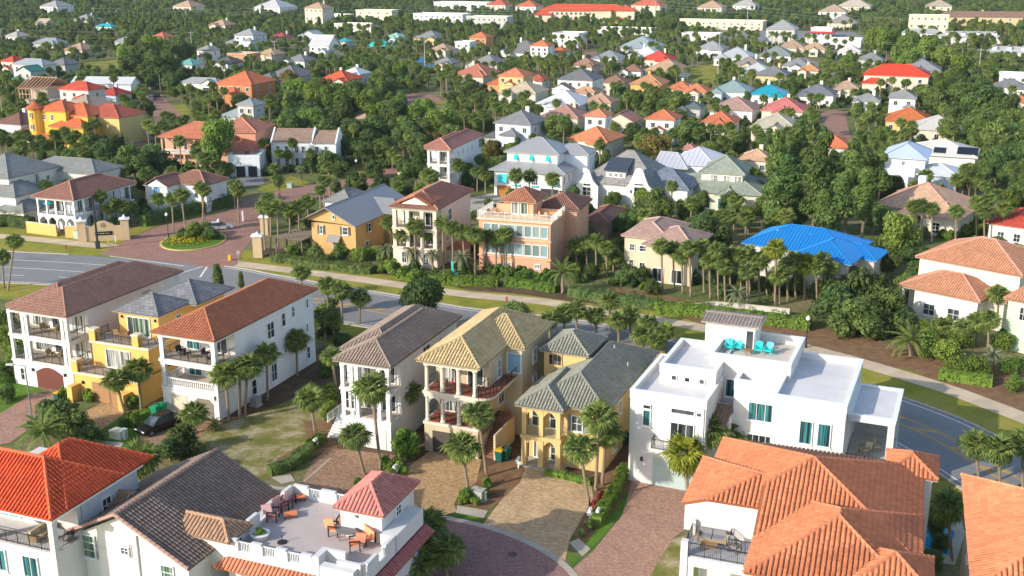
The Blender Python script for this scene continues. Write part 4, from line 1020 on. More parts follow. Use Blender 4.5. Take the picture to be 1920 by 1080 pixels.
u0 = h6.loc(1010, 655, 8.8); u1 = h6.loc(1104, 668, 8.8)
h6.hip(u0.x, u0.y, u1.x, u0.y+6.4, 8.8, .5, TG); h6.walls(u0.x+.45, u0.y+.45, u1.x-.45, u0.y+6, 5.5, 8.75, YW); h6.win('F', .5, 7.1, 1.5, 1.3, 3, 1, gm=M_GLASS, fm=yw); h6.hgt = 10
for px, py in ((1152, 655), (1177, 688)):
    p = h6.lray(px, py, [(W6, 5, 6.62), (W6, 15, 6.62), (.6+(W6-.6)/2, 10, 6.62+.46*(W6-.6)/2)]); obj('vent_pipe', MB().tube([p - Vector((0, 0, .2)), p + Vector((0, 0, .5))], .09, 8), M_CONC, h6.root)

# white cubic modern house
h7 = House('modern_house', 'white flat roofed modern house of stacked cubes with turquoise chairs on its roof terrace', 'house', (1183, 730), (1327, 753), 9.3, 16, -23, 'the white cubic house')
MW = (.64, .625, .60); mw = stucco(MW); M_RF = plain('white_roof_membrane', (.62, .60, .60), .8, var=.12, scale=.6)
M_TD = plain('terrace_tiles', (.56, .50, .42), .8, var=.1)
w1 = 7.2
def vol(x0, y0, x1, y1, z0, z1, par=.55, deck=None, sides='FRBL'):
    h7.walls(x0, y0, x1, y1, z0, z1-par-.06, MW); h7.flat(x0, y0, x1, y1, z1-par, par, deck or M_RF, mw, sides=sides)
P7 = lambda px, py, z: h7.loc(px, py, z)
vol(0, 0, w1, 10.5, 0, 9.3)                                   # front left
h7.win('F', 1.25, 5.9, .8, 2.2, 1, 1, gm=M_TEAL); h7.win('F', 1.25, 8.2-.6, .8, .55, 1, 1); h7.win('F', 3.9, 7.6, 2.3, .6, 1, 1); h7.win('F', 3.9, 4.3, 2.3, 2.5, 3, 1, gm=M_GLASS, sill=False, name='balcony_door'); h7.win('F', 6.3, 7.6, .6, .5, 1, 1)
h7.box('balcony_floor', 2.4, -1.1, 3.95, 6.6, 0, 4.2, mw); h7.rail([(2.45, -.05), (2.45, -1.0), (6.55, -1.0), (6.55, -.05)], 4.2, .95)
h7.garage('F', 2.4, 4.3, 2.9, (.40, .50, .48)); h7.onface('wall_lamp', 'F', 1.3, 2.3, MB().box(-.12, -.15, 0, .12, 0, .4), M_DARK); h7.onface('downpipe', 'F', 5.6, .1, MB().tube([(1.4, -.08, 0), (1.4, -.08, 8.4)], .06, 6), M_WHITE)
a = P7(1238, 682, 10.7)
vol(a.x, a.y, a.x+5.4, a.y+8, 8.5, 10.7); h7.wins('F', [1.1, 2.4, 3.8], 9.2, .62, .6, nx=1, ny=1)
b = P7(1332, 662, 11.4); bx1 = P7(1480, 688, 11.4).x; by1 = P7(1498, 632, 11.4).y
vol(b.x, b.y, bx1, by1, 0, 11.4, .85, M_TD)                    # chair terrace
h7.win('F', 1.6, 7.2, 1.0, 1.9, 1, 1, gm=M_TEAL)
t0 = P7(1302, 592, 13.3); t1 = P7(1400, 603, 13.3)
ty0 = by1-3.6
h7.walls(b.x-1.6, ty0, b.x+3.4, ty0+3.2, 8.5, 13.2, MW, 'stair_tower_wall'); h7.win('F', 2.4, 10.6, 1.6, 2.1, 3, 1, gm=M_WHITE, sill=False, name='shutter_panel'); h7.win('F', 4.05, 10.6, .85, 2.1, 1, 1, sill=False, name='terrace_door')
h7.hip(b.x-2.0, ty0-.5, b.x+3.8, ty0+3.6, 13.25, .18, (.24, .20, .18), 'tile', f=False, b=False, axis='x')
c = P7(1378, 712, 10.0); d7 = P7(1450, 740, 10.2); e7 = P7(1587, 763, 10.2)
vol(c.x, c.y, d7.x-.1, b.y-.06, 0, 10.0, .7); h7.win('F', 1.4, 6.2, 2.4, 1.9, 3, 1, gm=M_TEAL); h7.win('F', 1.4, 3.3, 2.4, 1.6, 4, 1)
vol(d7.x, d7.y, e7.x, d7.y+12.5, 0, 10.2, .6); h7.wins('F', [2.5, 4.1], 5.9, 1.2, 2.3, nx=1, ny=1, gm=M_TEAL)
# porch at the right end
px0, px1, py0, py1 = e7.x+.06, e7.x+4.1, d7.y+1.5, d7.y+9.5
h7.flat(px0, py0, px1, py1, 8.7, .12, M_RF, mw); h7.box('porch_ceiling', px0, py0, 8.2, px1, py1, 8.45, mw); h7.walls(px0, py0+.02, px1, py1, 0, 3.9, MW)
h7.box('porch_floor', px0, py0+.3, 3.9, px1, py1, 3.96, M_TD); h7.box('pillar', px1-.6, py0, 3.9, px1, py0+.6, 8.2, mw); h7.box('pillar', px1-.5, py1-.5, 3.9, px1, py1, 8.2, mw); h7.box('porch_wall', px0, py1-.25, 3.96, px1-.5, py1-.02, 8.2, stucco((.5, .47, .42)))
h7.rail([(px0, py0+.15), (px1-.6, py0+.15)], 3.96, .95, 'glass')
vs = [Vector(v) for v in (P7(1330, 808, 6.2), P7(1381, 812, 6.2))]
h7.hip(w1, 2.2, c.x-.05, b.y-.1, 6.4, .35, (.20, .13, .09), 'tile', f=False, b=False, axis='x'); h7.walls(w1, 3.0, c.x, b.y, 0, 6.6, MW)
for k, (x, y) in enumerate(((1366, 657), (1384, 657), (1422, 662), (1440, 664))):
    p = h7.world(*P7(x, y, 10.6)); chair(p, h7.th+R_([8, -4, 5, -9][k]), ('first', 'second', 'third', 'fourth')[k] + ' turquoise chair from the left on the white roof terrace', paint('turquoise', (.01, .55, .55), .4), paint('turquoise', (.01, .55, .55), .4), 'turquoise terrace chairs', adir=True, s=1.05)
p = h7.world(*P7(1403, 664, 10.57)); table(p, 'low wooden table between the turquoise chairs on the roof terrace', M_WOOD, r=.45, h=.45)
for k, (x, y) in enumerate(((1620, 851), (1640, 845))): chair(h7.world(*P7(x, y, 3.97)), h7.th+R_([-60, 40][k]), ['left', 'right'][k] + ' cream cushioned chair on the white corner porch', M_WICKER, plain('cream_cushion', (.6, .5, .34), .9), 'porch chairs of the white cubic house', True, 1.2)

# bottom right orange roofs, from ridge and eave points
OR = (.48, .17, .08)
h8 = House('villa', 'white villa with big orange tile roofs and a corner balcony at bottom right', 'house', (1289, 926), (1420, 1075), 9.3, 20, -20, 'the villa with big orange roof', w=15.4)
Lz = lambda px, py, z: h8.loc(px, py, z); RDG = (.53, .20, .10)
_o = Vector((h8.o.dot(h8.ex), h8.o.dot(h8.ey), 0))
def q8(x, y, z): return Vector((x, y, z)) - _o
def b8(x0, y0, x1, y1): return (x0-_o.x, y0-_o.y, x1-_o.x, y1-_o.y)
ap8 = q8(-4.7, 78.6, 12.36); zx = lambda x: 9.3+.387*(x+12.6)
h8.planes([[q8(-12.6, 86.6, 9.3), q8(-12.6, 78, 9.3), q8(-8, 77.1, zx(-8)), q8(-7.9, 75.4, zx(-7.9)), ap8], [q8(3.2, 86.6, 9.3), q8(-12.6, 86.6, 9.3), ap8], [q8(-7.9, 70.7, 9.3), q8(3.2, 70.7, 9.3), ap8, q8(-7.9, 75.4, zx(-7.9))], [q8(3.2, 70.7, 9.3), q8(3.2, 86.6, 9.3), ap8]], OR, pick=150, capcol=RDG, caps=[(q8(-12.6, 86.6, 9.3), ap8), (q8(3.2, 70.7, 9.3), ap8), (q8(3.2, 86.6, 9.3), ap8), (q8(-7.9, 75.4, zx(-7.9)), ap8)])
z8 = 9.32; s8 = .345
h8.planes([[q8(-13.5, 82.3, z8), q8(-13.5, 73.9, z8), q8(-11.7, 73.9, z8+1.8*s8), q8(-8.4, 77.2, z8+5.1*s8)]], OR, capcol=RDG, caps=[(q8(-13.5, 82.3, z8), q8(-8.4, 77.2, z8+5.1*s8)), (q8(-11.7, 73.9, z8+1.8*s8), q8(-8.4, 77.2, z8+5.1*s8))])
h8.planes([[q8(-11.7, 73.9, z8+1.8*s8), q8(-7.9, 73.9, z8+1.8*s8), q8(-7.9, 77.2, z8+5.1*s8), q8(-8.4, 77.2, z8+5.1*s8)]], OR, capcol=RDG, caps=[(q8(-8.4, 77.2, z8+5.1*s8), q8(-7.2, 77.2, z8+5.1*s8))])
h8.planes([[q8(-3, 82.3, z8), q8(-13.5, 82.3, z8), q8(-8.4, 77.2, z8+5.1*s8), q8(-3, 77.2, z8+5.1*s8)]], OR)
h8.hip(*b8(-7.8, 65.9, 3.25, 78), 9.24, .425, OR, pick=150, capcol=RDG)
h8.hip(*b8(-.9, 66.4, 3.9, 71.2), 9.75, .5, OR, capcol=RDG); h8.hip(*b8(.4, 84.0, 4.3, 88.4), 9.5, .5, OR, capcol=RDG)
h8.walls(*b8(-12.1, 74.3, 2.7, 86.1), 0, 9.05, MW); h8.win('R', 3, 4, 1.2, 1.6); h8.win('R', 7, 4, 1.2, 1.6); h8.win('L', 4, 4, 1.5, 1.8)
h8.walls(*b8(-7.3, 66.4, 2.75, 75.55), 0, 9.0, MW); h8.wins('F', [1.5, 4.4, 7.2], 6.3, 1.4, 1.8); h8.win('R', 6, 4, 1.2, 1.6)
h8.walls(*b8(.8, 84.5, 3.9, 88), 0, 9.3, MW); h8.walls(*b8(2.8, 67, 3.4, 70.7), 0, 9.6, MW)
gw = MB(); P_ = [q8(-13.3, 73.95, 7.2), q8(-7.95, 73.95, 7.2), q8(-7.95, 73.95, 9.78), q8(-11.7, 73.95, 9.78), q8(-13.3, 73.95, 9.25)]; gw.face(P_); gw.face([p + Vector((0, .3, 0)) for p in P_][::-1])
for k in range(5): gw.face([P_[k], P_[k]+Vector((0, .3, 0)), P_[(k+1) % 5]+Vector((0, .3, 0)), P_[(k+1) % 5]])
h8.part('balcony_wall', gw, mw)
# its corner balcony
zb = 7.2; b0 = Lz(1283, 1040, zb); b1 = Lz(1405, 1072, zb); b2 = Lz(1300, 968, zb)
bw = b1.x-b0.x; bd = 73.9-_o.y-b0.y-.26
h8.box('balcony_floor', b0.x, b0.y, zb-.06, b1.x, b0.y+bd, zb, plain('grey_deck', (.42, .42, .43), .7)); h8.box('balcony_band', b0.x-.12, b0.y-.12, zb-.75, b1.x+.12, b0.y+bd, zb-.07, mw)
h8.box('balcony_wall', b0.x-.1, b0.y+bd, zb, b1.x+.1, b0.y+bd+.25, zb+1.2, mw); h8.box('balcony_wall', b1.x-.12, b0.y+.3, zb, b1.x+.12, b0.y+bd, zb+1.6, mw)
h8.box('pillar', b0.x-.25, b0.y-.2, 0, b0.x+.25, b0.y+.3, zb+1.15, mw); h8.box('pillar', b1.x-.25, b0.y-.2, 0, b1.x+.25, b0.y+.3, zb+1.2, mw)
h8.box('pillar', b0.x-.2, b0.y+bd-.4, 0, b0.x+.2, b0.y+bd-.01, zb+1.2, mw)
h8.rail([(b0.x+.25, b0.y+.05), (b1.x-.25, b0.y+.05)], zb, 1.0); h8.rail([(b0.x, b0.y+.3), (b0.x, b0.y+bd-.4)], zb, 1.0); h8.rail([(b0.x+bw*.6, b0.y+bd-.15), (b0.x+bw*.6, b0.y+1.5), (b1.x-.2, b0.y+1.5)], zb, 1.0)
sofa(h8.world(b0.x+1.5, b0.y+bd-.75, zb), h8.th, 'grey wicker sofa against the white wall of the corner balcony', M_WICKER, M_GREYC, 2.0)
table(h8.world(b0.x+1.5, b0.y+bd-2.0, zb), 'wooden coffee table in front of the grey balcony sofa', M_WOOD, rd=False, w=1.2, d=.8, h=.42, rz=h8.th)
chair(h8.world(b0.x+bw*.7, b0.y+bd-1.6, zb), h8.th+1.2, 'dark wicker armchair beside the stair rail on the corner balcony', plain('dark_wicker', (.12, .10, .085), .8), M_GREYC, 'corner balcony furniture', True, 1.1)
chair(h8.world(b0.x+.9, b0.y+1.5, .05), h8.th+2.2, 'grey cushioned wooden chair on the patio under the corner balcony', M_WOOD, M_DKCUSH, None, True, 1.3)
# roof at the bottom right corner
h9 = House('villa', 'house with orange red tile roof cut off by the bottom right corner', 'house', (1801, 1180), (2100, 1290), 8.6, 18, -20, 'the orange red corner roof', w=13)
k0 = h9.loc(1803, 888, 9.0); k1 = h9.loc(1975, 907, 9.0)
a0 = h9.loc(1806, 890, 11.2); a1 = h9.loc(1990, 912, 11.2); a2 = h9.loc(1822, 1105, 9.2); pk = h9.loc(1935, 1010, 11.6)
n0 = h9.loc(1803, 890, 9.0); n1 = h9.loc(1822, 1105, 9.0); n2 = h9.loc(1990, 912, 9.0); nq = Vector((n1.x+11, n1.y, 9.0)); apx = Vector((n1.x+5.5, n1.y+5.6, 11.4))
h9.planes([[n0, n1, apx, apx + Vector((0, 5, 0))]], (.60, .21, .10), pick=300, caps=[(n1, apx), (apx, apx+Vector((0, 5, 0))), (n0, apx + Vector((0, 5, 0)))], capcol=(.68, .27, .13))
h9.planes([[n1, nq, apx], [nq, Vector((nq.x, n0.y, 9)), apx + Vector((0, 5, 0)), apx]], (.60, .21, .10)); h9.walls(n1.x+.5, n1.y+.5, nq.x-.5, n0.y-.5, 0, 8.8, CREAM); h9.win('L', 5, 5, 1.2, 1.6)

# roof terrace house, bottom middle
h10 = House('terrace_house', 'white house with roof terrace, notched parapet and small pink tiled tower at bottom', 'house', (420, 1006), (656, 1060), 6.7, 9.8, -21, 'the roof terrace house')
zd = 5.6; wT = h10.w+1.1; dT = 9.6; PK = (.52, .20, .165)
h10.walls(.15, .15, wT-.15, dT-.1, 0, zd-.1, MW); h10.win('F', 2.0, 2.2, 1.1, 1.5, 1, 1, gm=glassmat('bright_teal_glass', (.02, .35, .38), .2)); h10.win('F', 6, 2.2, 1.1, 1.5)
h10.box('terrace_floor', .3, .3, zd-.08, wT-.3, dT-.3, zd, plain('mauve_deck', (.47, .40, .37), .8, var=.1, scale=.8))
mb = MB(); pk_ = MB()
def notched(x0, y0, x1, y1, solid=1.35, gap=1.0, hp=1.1, t=.32):
    L = math.hypot(x1-x0, y1-y0); n = max(1, round((L-solid)/(solid+gap))); sol = (L-n*gap)/(n+1); dx, dy = (x1-x0)/L, (y1-y0)/L; u = 0
    def seg(u0, u1, h0):
        p = [(x0+dx*u0-dy*-t/2, y0+dy*u0+dx*-t/2), (x0+dx*u1-dy*-t/2, y0+dy*u1+dx*-t/2), (x0+dx*u1-dy*t/2, y0+dy*u1+dx*t/2), (x0+dx*u0-dy*t/2, y0+dy*u0+dx*t/2)]; return p
    for k in range(n+1):
        p = MB(); p.prism(seg(u, u+sol, hp), zd-.4, zd+hp-.14); p.prism(seg(u+.12, u+sol-.12, hp), zd+hp-.14, zd+hp); h10.part('parapet_block', p, mw); u += sol
        if k < n:
            p = MB(); p.prism(seg(u+.002, u+gap-.002, .2), zd-.4, zd+.2); h10.part('parapet_curb', p, mw); p = MB()
            for q in range(7): v = u+gap*(q+.5)/7; p.bar((x0+dx*v, y0+dy*v, zd+.2), (x0+dx*v, y0+dy*v, zd+.95), .045)
            p.bar((x0+dx*u, y0+dy*u, zd+.93), (x0+dx*(u+gap), y0+dy*(u+gap), zd+.93), .06); h10.part('railing', p, M_WHITE); u += gap
T0 = h10.loc(625, 950, 8.1); T1 = h10.loc(718, 969, 8.1); T2 = h10.loc(777, 905, 8.1)
notched(.15, .16, 7.6, .16); notched(.16, .35, .16, dT-.35); notched(.15, dT-.15, T0.x+.2, dT-.15); notched(wT-.16, .35, wT-.16, T1.y+.2)
h10.box('parapet_block', 7.6, .0, zd-.4, 8.1, 1.5, zd+1.1, mw); h10.box('parapet_block', 8.1, 1.2, zd-.4, 9.6, 1.5, zd+1.1, mw); h10.box('parapet_block', 9.6, .0, zd-.4, 11.5, .32, zd+1.15, mw); h10.box('parapet_block', 8.6, -.7, zd-1.5, 11.3, -.01, zd+.9, mw)
h10.hip(T0.x, T1.y, T1.x+.05, T2.y+.4, 8.1, .62, PK, pick=0); h10.walls(T0.x+.4, T1.y+.4, T1.x-.35, T2.y, zd, 8.0, MW, 'tower_wall'); h10.win('R', 2.2, 6.3+.3, 1.0, .95, 2, 2); h10.onface('wall_lamp', 'F', 1.4, 7.4, MB().box(-.1, -.15, 0, .1, 0, .2), M_GREYC)
h10.box('parapet_block', T1.x-.3, T1.y, zd-.4, wT, dT, zd+1.0, mw); h10.box('rain_gutter', -.2, -.25, 4.55, .1, -.15, 4.65, M_WHITE)
h10.planes([[(-.7, -.8, 4.55), (wT+.75, -.8, 4.55), (wT-.1, .1, 5.1), (.1, .1, 5.1)]], (.60, .22, .12), thick=.12); h10.planes([[(wT+.75, -.8, 4.55), (wT+.75, dT+.5, 4.55), (wT-.1, dT+.5, 5.1), (wT-.1, .1, 5.1)]], (.40, .13, .12), thick=.12)  # right skirt in a darker copy of the tile colour, its shade painted in
def stripes(key, c1, c2, s=9):
    m, t, b = nodes(key); tc = N(t, 'ShaderNodeTexCoord'); wv = N(t, 'ShaderNodeTexWave'); wv.inputs['Scale'].default_value = s/3; wv.bands_direction = 'X'
    t.links.new(tc.outputs['Object'], wv.inputs[0]); cr = N(t, 'ShaderNodeValToRGB'); cr.color_ramp.interpolation = 'CONSTANT'; cr.color_ramp.elements[0].color = (*c1, 1); cr.color_ramp.elements[1].position = .5; cr.color_ramp.elements[1].color = (*c2, 1)
    t.links.new(wv.outputs[0], cr.inputs[0]); t.links.new(cr.outputs[0], b.inputs['Base Color']); b.inputs['Roughness'].default_value = .9; return m
M_STR = stripes('orange_striped_cushion', (.72, .09, .02), (.76, .34, .18), 7); M_STM = stripes('maroon_striped_cushion', (.33, .03, .05), (.55, .35, .32))
T10 = lambda px, py: h10.world(*h10.loc(px, py, zd))
for k, (x, y, a, m, lab) in enumerate(((512, 975, 110, M_STM, 'maroon striped terrace chair nearest the parapet, left of the pair'), (528, 957, 160, M_STM, 'maroon striped terrace chair behind the orange footstool'), (542, 948, 190, M_STM, 'maroon striped terrace chair furthest back by the parapet railing'),
        (628, 1002, 100, M_STR, 'orange striped chair on the left of the round grey terrace table'), (645, 990, 190, M_STR, 'orange striped chair behind the round grey terrace table by the tower'), (683, 1010, 235, M_STR, 'orange striped chair right of the round table, the back one'), (690, 1018, 245, M_STR, 'orange striped chair right of the round table by the parapet'), (666, 1030, 300, M_STR, 'orange striped chair in front of the round grey terrace table'))):
    chair(T10(x, y), h10.th+R_(a), lab, M_DARK, m, 'striped chairs on the roof terrace', True, 1.35)
for x, y, lab, m in ((545, 970, 'orange striped footstool in front of the maroon terrace chairs', M_STR), (562, 938, 'orange striped footstool in the far corner of the roof terrace', M_STR)):
    o = empty('footstool', T10(x, y), h10.th+.6); tag(o, lab, 'footstool', 'terrace footstools'); obj('cushion', MB().box(-.5, -.35, .3, .5, .35, .42), m, o)
    for sx in (-.42, .42):
        for sy in (-.28, .28): obj('leg', MB().box(sx-.025, sy-.025, 0, sx+.025, sy+.025, .3), M_DARK, o)
table(T10(655, 1007), 'round grey table on the roof terrace among orange striped chairs', plain('grey_stone', (.16, .155, .155), .7, var=.2, scale=10), r=1.05, h=.8)
o = empty('planter', T10(488, 1010)); tag(o, 'white oval planter full of green leaves on the roof terrace', 'planter'); obj('pot', MB().lathe([(.5, 0), (.75, .45), (.78, .5), (.7, .5)], 16), M_WHITE, o); k_ = KIND['shrub'][0][0]; link('leaves', k_, o, (0, 0, .6), None, (.6, .6, .35))
o = empty('umbrella_base', T10(529, 1017)); tag(o, 'black umbrella base with a short pole on the roof terrace', 'umbrella base'); obj('base', MB().lathe([(.38, 0), (.38, .06), (.1, .12)], 16), M_DARK, o); obj('pole', MB().tube([(0, 0, .1), (0, 0, .65)], .035, 8), M_DARK, o)

# dark brown gable
Z1 = 5.5
h11 = House('gabled_house', 'white house with dark brown tiled gable roof and small dormers in front', 'house', (107, 1003), (347, 1072), Z1, 12.4, -22, 'the dark brown gabled house')
zrid = None
for q in [x/10 for x in range(56, 140)]:
    pp = h11.world(h11.w/2, 0, q)
    if PJ(*pp)[1] < 967: zrid = q; break
BR = (.215, .16, .13); pit = (zrid-Z1)/(h11.w/2)
h11.hip(0, 0, h11.w, h11.d, Z1, pit, BR, f=False, b=False, axis='y', pick=300, fascia=None)
h11.walls(.4, .5, h11.w-.4, h11.d-.5, 0, Z1-.25, (.74, .71, .63)); h11.gable_wall([(.4, .5, Z1-.3), (h11.w-.4, .5, Z1-.3), (h11.w/2, .5, zrid-.35)], (.74, .71, .63)); h11.gable_wall([(.4, h11.d-.7, Z1-.3), (h11.w-.4, h11.d-.7, Z1-.3), (h11.w/2, h11.d-.7, zrid-.35)], (.74, .71, .63))
h11.win('F', 1.9, 4.1, 1.3, 2.0, 1, 3, gm=M_GREENG); h11.win('F', 5.6, 5.1, .8, .7, 2, 2); h11.win('F', 9.2, 3.1, 1.2, 2.0, 1, 3, gm=M_GREENG); h11.onface('downpipe', 'F', 7.2, 0, MB().tube([(0, -.1, 0), (0, -.1, 7.0)], .09, 8), M_WHITE); h11.win('F', 2, .6, 1.2, 1.8, 1, 3, gm=M_GREENG)
for u, z in ((3.35, 4.2), (6.55, 5.1)): h11.onface('awning_hook', 'F', u, z, MB().bar((0, -.1, 0), (0, -.1, 1.9 if u < 4 else 1.0), .06), M_GREYC)
# rake tiles along the front gable
cb = MB(); ridge_caps(cb, (h11.w, -.02, Z1+.05), (h11.w/2, -.02, zrid+.05), .17); ridge_caps(cb, (0, -.02, Z1+.05), (h11.w/2, -.02, zrid+.05), .17); ridge_caps(cb, (h11.w/2, 0, zrid+.03), (h11.w/2, h11.d, zrid+.03), .17); h11.part('ridge_cap', cb, roofmat((.36, .22, .17), 'relief'))
dr = h11.lray(385, 990, [(h11.w, 0, Z1), (h11.w, 9, Z1), (h11.w/2, 4, zrid)])
h11.hip(dr.x-1.6, dr.y-1.6, dr.x+3.3, dr.y+1.5, dr.z+.25, .55, (.40, .24, .15), f=False, axis='x'); h11.walls(dr.x-1, dr.y-1.2, dr.x+2.9, dr.y+1.1, dr.z-2.2, dr.z+.15, (.74, .71, .63)); h11.win('R', .6, dr.z-1.4, 1.1, 1.2, 1, 3, gm=M_GREENG)
dl = h11.lray(226, 940, [(0, 0, Z1), (0, 9, Z1), (h11.w/2, 4, zrid)])
h11.hip(dl.x-2.6, dl.y-1.4, dl.x+1.4, dl.y+1.6, dl.z+.1, .5, (.40, .24, .15), b=False, axis='x'); h11.walls(dl.x-2.2, dl.y-1.0, dl.x+1, dl.y+1.2, dl.z-2.4, dl.z, (.74, .71, .63))
# red roof bottom left
h12 = House('villa', 'white house with bright red tile roof and screened porch at bottom left', 'house', (-60, 940), (95, 975), 9.0, 8.2, -21, 'the bright red roofed house')
RD = (.66, .10, .035)
h12.hip(-4.2, 0, h12.w, 7.8, 9.0, .66, RD, pick=300, capcol=(.72, .13, .05), fascia=None); h12.hip(h12.w-8.6, 1.6, h12.w+.02, h12.d+3.2, 9.02, .62, RD, capcol=(.72, .13, .05), fascia=None)
h12.walls(-2.5, 3.6, h12.w-.5, h12.d+1.7, 0, 8.8, MW); h12.walls(-2.5, .5, h12.w-.5, 3.6, 0, 5.8, MW); h12.wins('F', [3.5, 6.6], 3.3, 1.5, 1.9, nx=2, ny=1, gm=M_TEAL)
h12.box('beam', -2.5, .5, 8.4, h12.w-.5, .9, 8.82, mw); h12.box('beam', h12.w-.9, .9, 8.4, h12.w-.5, 3.6, 8.82, mw); h12.box('fascia', -3, .05, 8.65, h12.w-.05, .2, 8.83, M_WHITE); h12.box('fascia', h12.w-.2, .2, 8.65, h12.w-.05, h12.d+2, 8.83, M_WHITE)
h12.column(h12.w-.75, .75, 5.82, 8.4, .45, mw); h12.column(h12.w-.75, 3.3, 5.82, 8.4, .4, mw); h12.column(1.0, .75, 5.82, 8.4, .45, mw); h12.rail([(-2, .7), (h12.w-1, .7)], 5.82, .95); h12.rail([(h12.w-.7, 1), (h12.w-.7, 3.1)], 5.82, .95)
h12.wr = (-2.5, 3.6, h12.w-.5, h12.d+1.7); h12.wins('F', [1.5, 5.0], 6.0, 2.2, 2.1, nx=2, ny=1, gm=M_TEAL, sill=False, name='sliding_door'); h12.win('R', 2, 6.4, 1.1, 1.4, 2, 2)
sofa(h12.world(4.6, 2.3, 5.84), h12.th+1.6, 'cream sofa on the porch under the bright red roof', M_WICKER, plain('cream_cushion', (.6, .5, .34), .9), 2.2); chair(h12.world(6.2, 1.9, 5.84), h12.th-1.4, 'grey cushioned porch chair under the bright red roof', M_WICKER, M_GREYC, None, True, 1.2)
# small furniture on the balconies of the front row
for h, z, lst, ref in ((h1, 6.34, [(4.2, 2.4, 160), (6.2, 2.3, 200)], 'upper balcony of the far left white house'), (h1, 3.24, [(4.6, 2.3, 170), (6.4, 2.1, 215)], 'middle balcony of the far left white house'), (h3, 6.24, [(2.0, 2.4, 150), (3.2, 1.6, 190), (5.0, 2.6, 180), (6.6, 1.4, 215)], 'top balcony under the terracotta roof'), (h5, 6.64, [(1.9, 2.2, 175), (3.1, 1.9, 200), (5.2, 2.0, 180)], 'red brown balcony under the tan roof'), (h2, 6.3, [(1.6, -1.0, 100), (3.0, -.7, 190), (4.2, -1.2, 260)], 'upper terrace of the yellow stepped house')):
    for k, (x, y, a) in enumerate(lst):
        m = {h5: paint('red_cushion', (.45, .06, .07)), h2: M_WOOD}.get(h, M_DKCUSH if h is h3 else M_WICKER)
        if h is h5 and k == 2: m = M_DKCUSH
        chair(h.world(x, y, z), h.th+R_(a), ORD[k] + ' chair from the left on the ' + ref, M_WICKER if h is not h3 else M_DARK, m, 'chairs on the ' + ref, True, 1.1)
table(h2.world(2.9, -1.5, 6.29), 'wooden table on the upper terrace of the yellow stepped house', M_WOOD, rd=False, w=1.6, d=.9, rz=h2.th)

# ------------------------------------------------------------------ houses across the road
WB = (.76, .77, .78)
# corner house with arcade
h13 = House('arcaded_house', 'white two storey house with arcades and brown hip roof beside the entrance sign', 'house', (58, 368), (138, 375), 6.4, 17.5, -20, 'the arcaded white house')
RB_ = (.24, .115, .08)
h13.hip(0, 0, h13.w, h13.d, 6.4, .48, RB_, 'tile', capcol=(.42, .2, .15)); w_ = h13.w
h13.walls(2.6, 2.6, w_-2.6, h13.d-.6, 0, 6.2, WB); h13.wins('F', [.4, 1.9], 3.3, 1.1, 2.1, nx=1, ny=1, sill=False); h13.wins('R', [1, 4, 7, 10], 3.3, 1.3, 2.1, nx=2, ny=1, gm=M_TEAL, sill=False); h13.wins('R', [1, 4, 7, 10], .2, 1.3, 2.1, nx=2, ny=1, gm=M_TEAL, sill=False)
h13.box('balcony_slab', .5, .5, 2.9, w_-.5, h13.d-.6, 3.2, stucco(WB)); h13.box('beam', .5, .5, 5.85, w_-.5, .85, 6.3, stucco(WB)); h13.box('beam', w_-.85, .85, 5.85, w_-.5, h13.d-.6, 6.3, stucco(WB)); h13.box('beam', .5, .85, 5.85, .85, h13.d-.6, 6.3, stucco(WB))
nb = 4; st = (w_-1.4)/nb
for k in range(nb+1): h13.column(.7+k*st, .7, 3.2, 5.9, .26, M_WHITE); h13.column(.7+k*st, .7, 0, 2.9, .34, stucco(WB))
for k in range(nb): h13.arch_panel(.7+k*st+.17, .7+(k+1)*st-.17, .55, 2.0, 2.9, .7, stucco(WB), .3)
sr = (h13.d-2.2)/6
for k in range(1, 7): h13.column(w_-.7, .7+k*sr, 3.2, 5.9, .26, M_WHITE); h13.column(w_-.7, .7+k*sr, 0, 2.9, .34, stucco(WB))
for k in range(6): h13.arch_panel(.7+k*sr+.17, .7+(k+1)*sr-.17, w_-.85, 2.0, 2.9, .7, stucco(WB), .3, axis='y')
h13.rail([(.7, .62), (w_-.62, .62), (w_-.62, h13.d-.7)], 3.2, .9)
o = h13.world(2.2, 1.7, 3.2); u_ = empty('parasol', o); tag(u_, 'turquoise parasol on the upper porch of the arcaded white house', 'parasol'); obj('canopy', MB().lathe([(.9, 1.7), (.5, 2.0), (.03, 2.15)], 10), paint('turquoise', (.01, .55, .55)), u_); obj('pole', MB().tube([(0, 0, 0), (0, 0, 2.1)], .03, 6), M_WHITE, u_)
ha = House('annex_house', 'white gabled annex with red edged roof and blue arched window behind the arcaded house', 'house', (273, 345), (308, 352), 5.6, 9, -20, 'the gabled annex'); ha.hip(0, 0, ha.w, ha.d, 5.6, .55, RB_, 'tile', f=False, axis='y', capcol=(.42, .2, .15)); ha.walls(.4, .4, ha.w-.4, ha.d-.4, 0, 5.4, WB); ha.gable_wall([(.4, .4, 5.4), (ha.w-.4, .4, 5.4), (ha.w/2, .4, 5.4+(ha.w/2-.4)*.55)], WB); ha.win('F', ha.w/2-1.1, 3.2, 1.4, 2.2, 3, 1, gm=glassmat('blue_shutter', (.03, .18, .38), .4)); ha.hip(2, 4, ha.w+6, 12, 5.5, .5, RB_, 'tile', axis='x', capcol=(.42, .2, .15)); ha.walls(2.5, 4.5, ha.w+5.5, 11.5, 0, 5.4, WB)
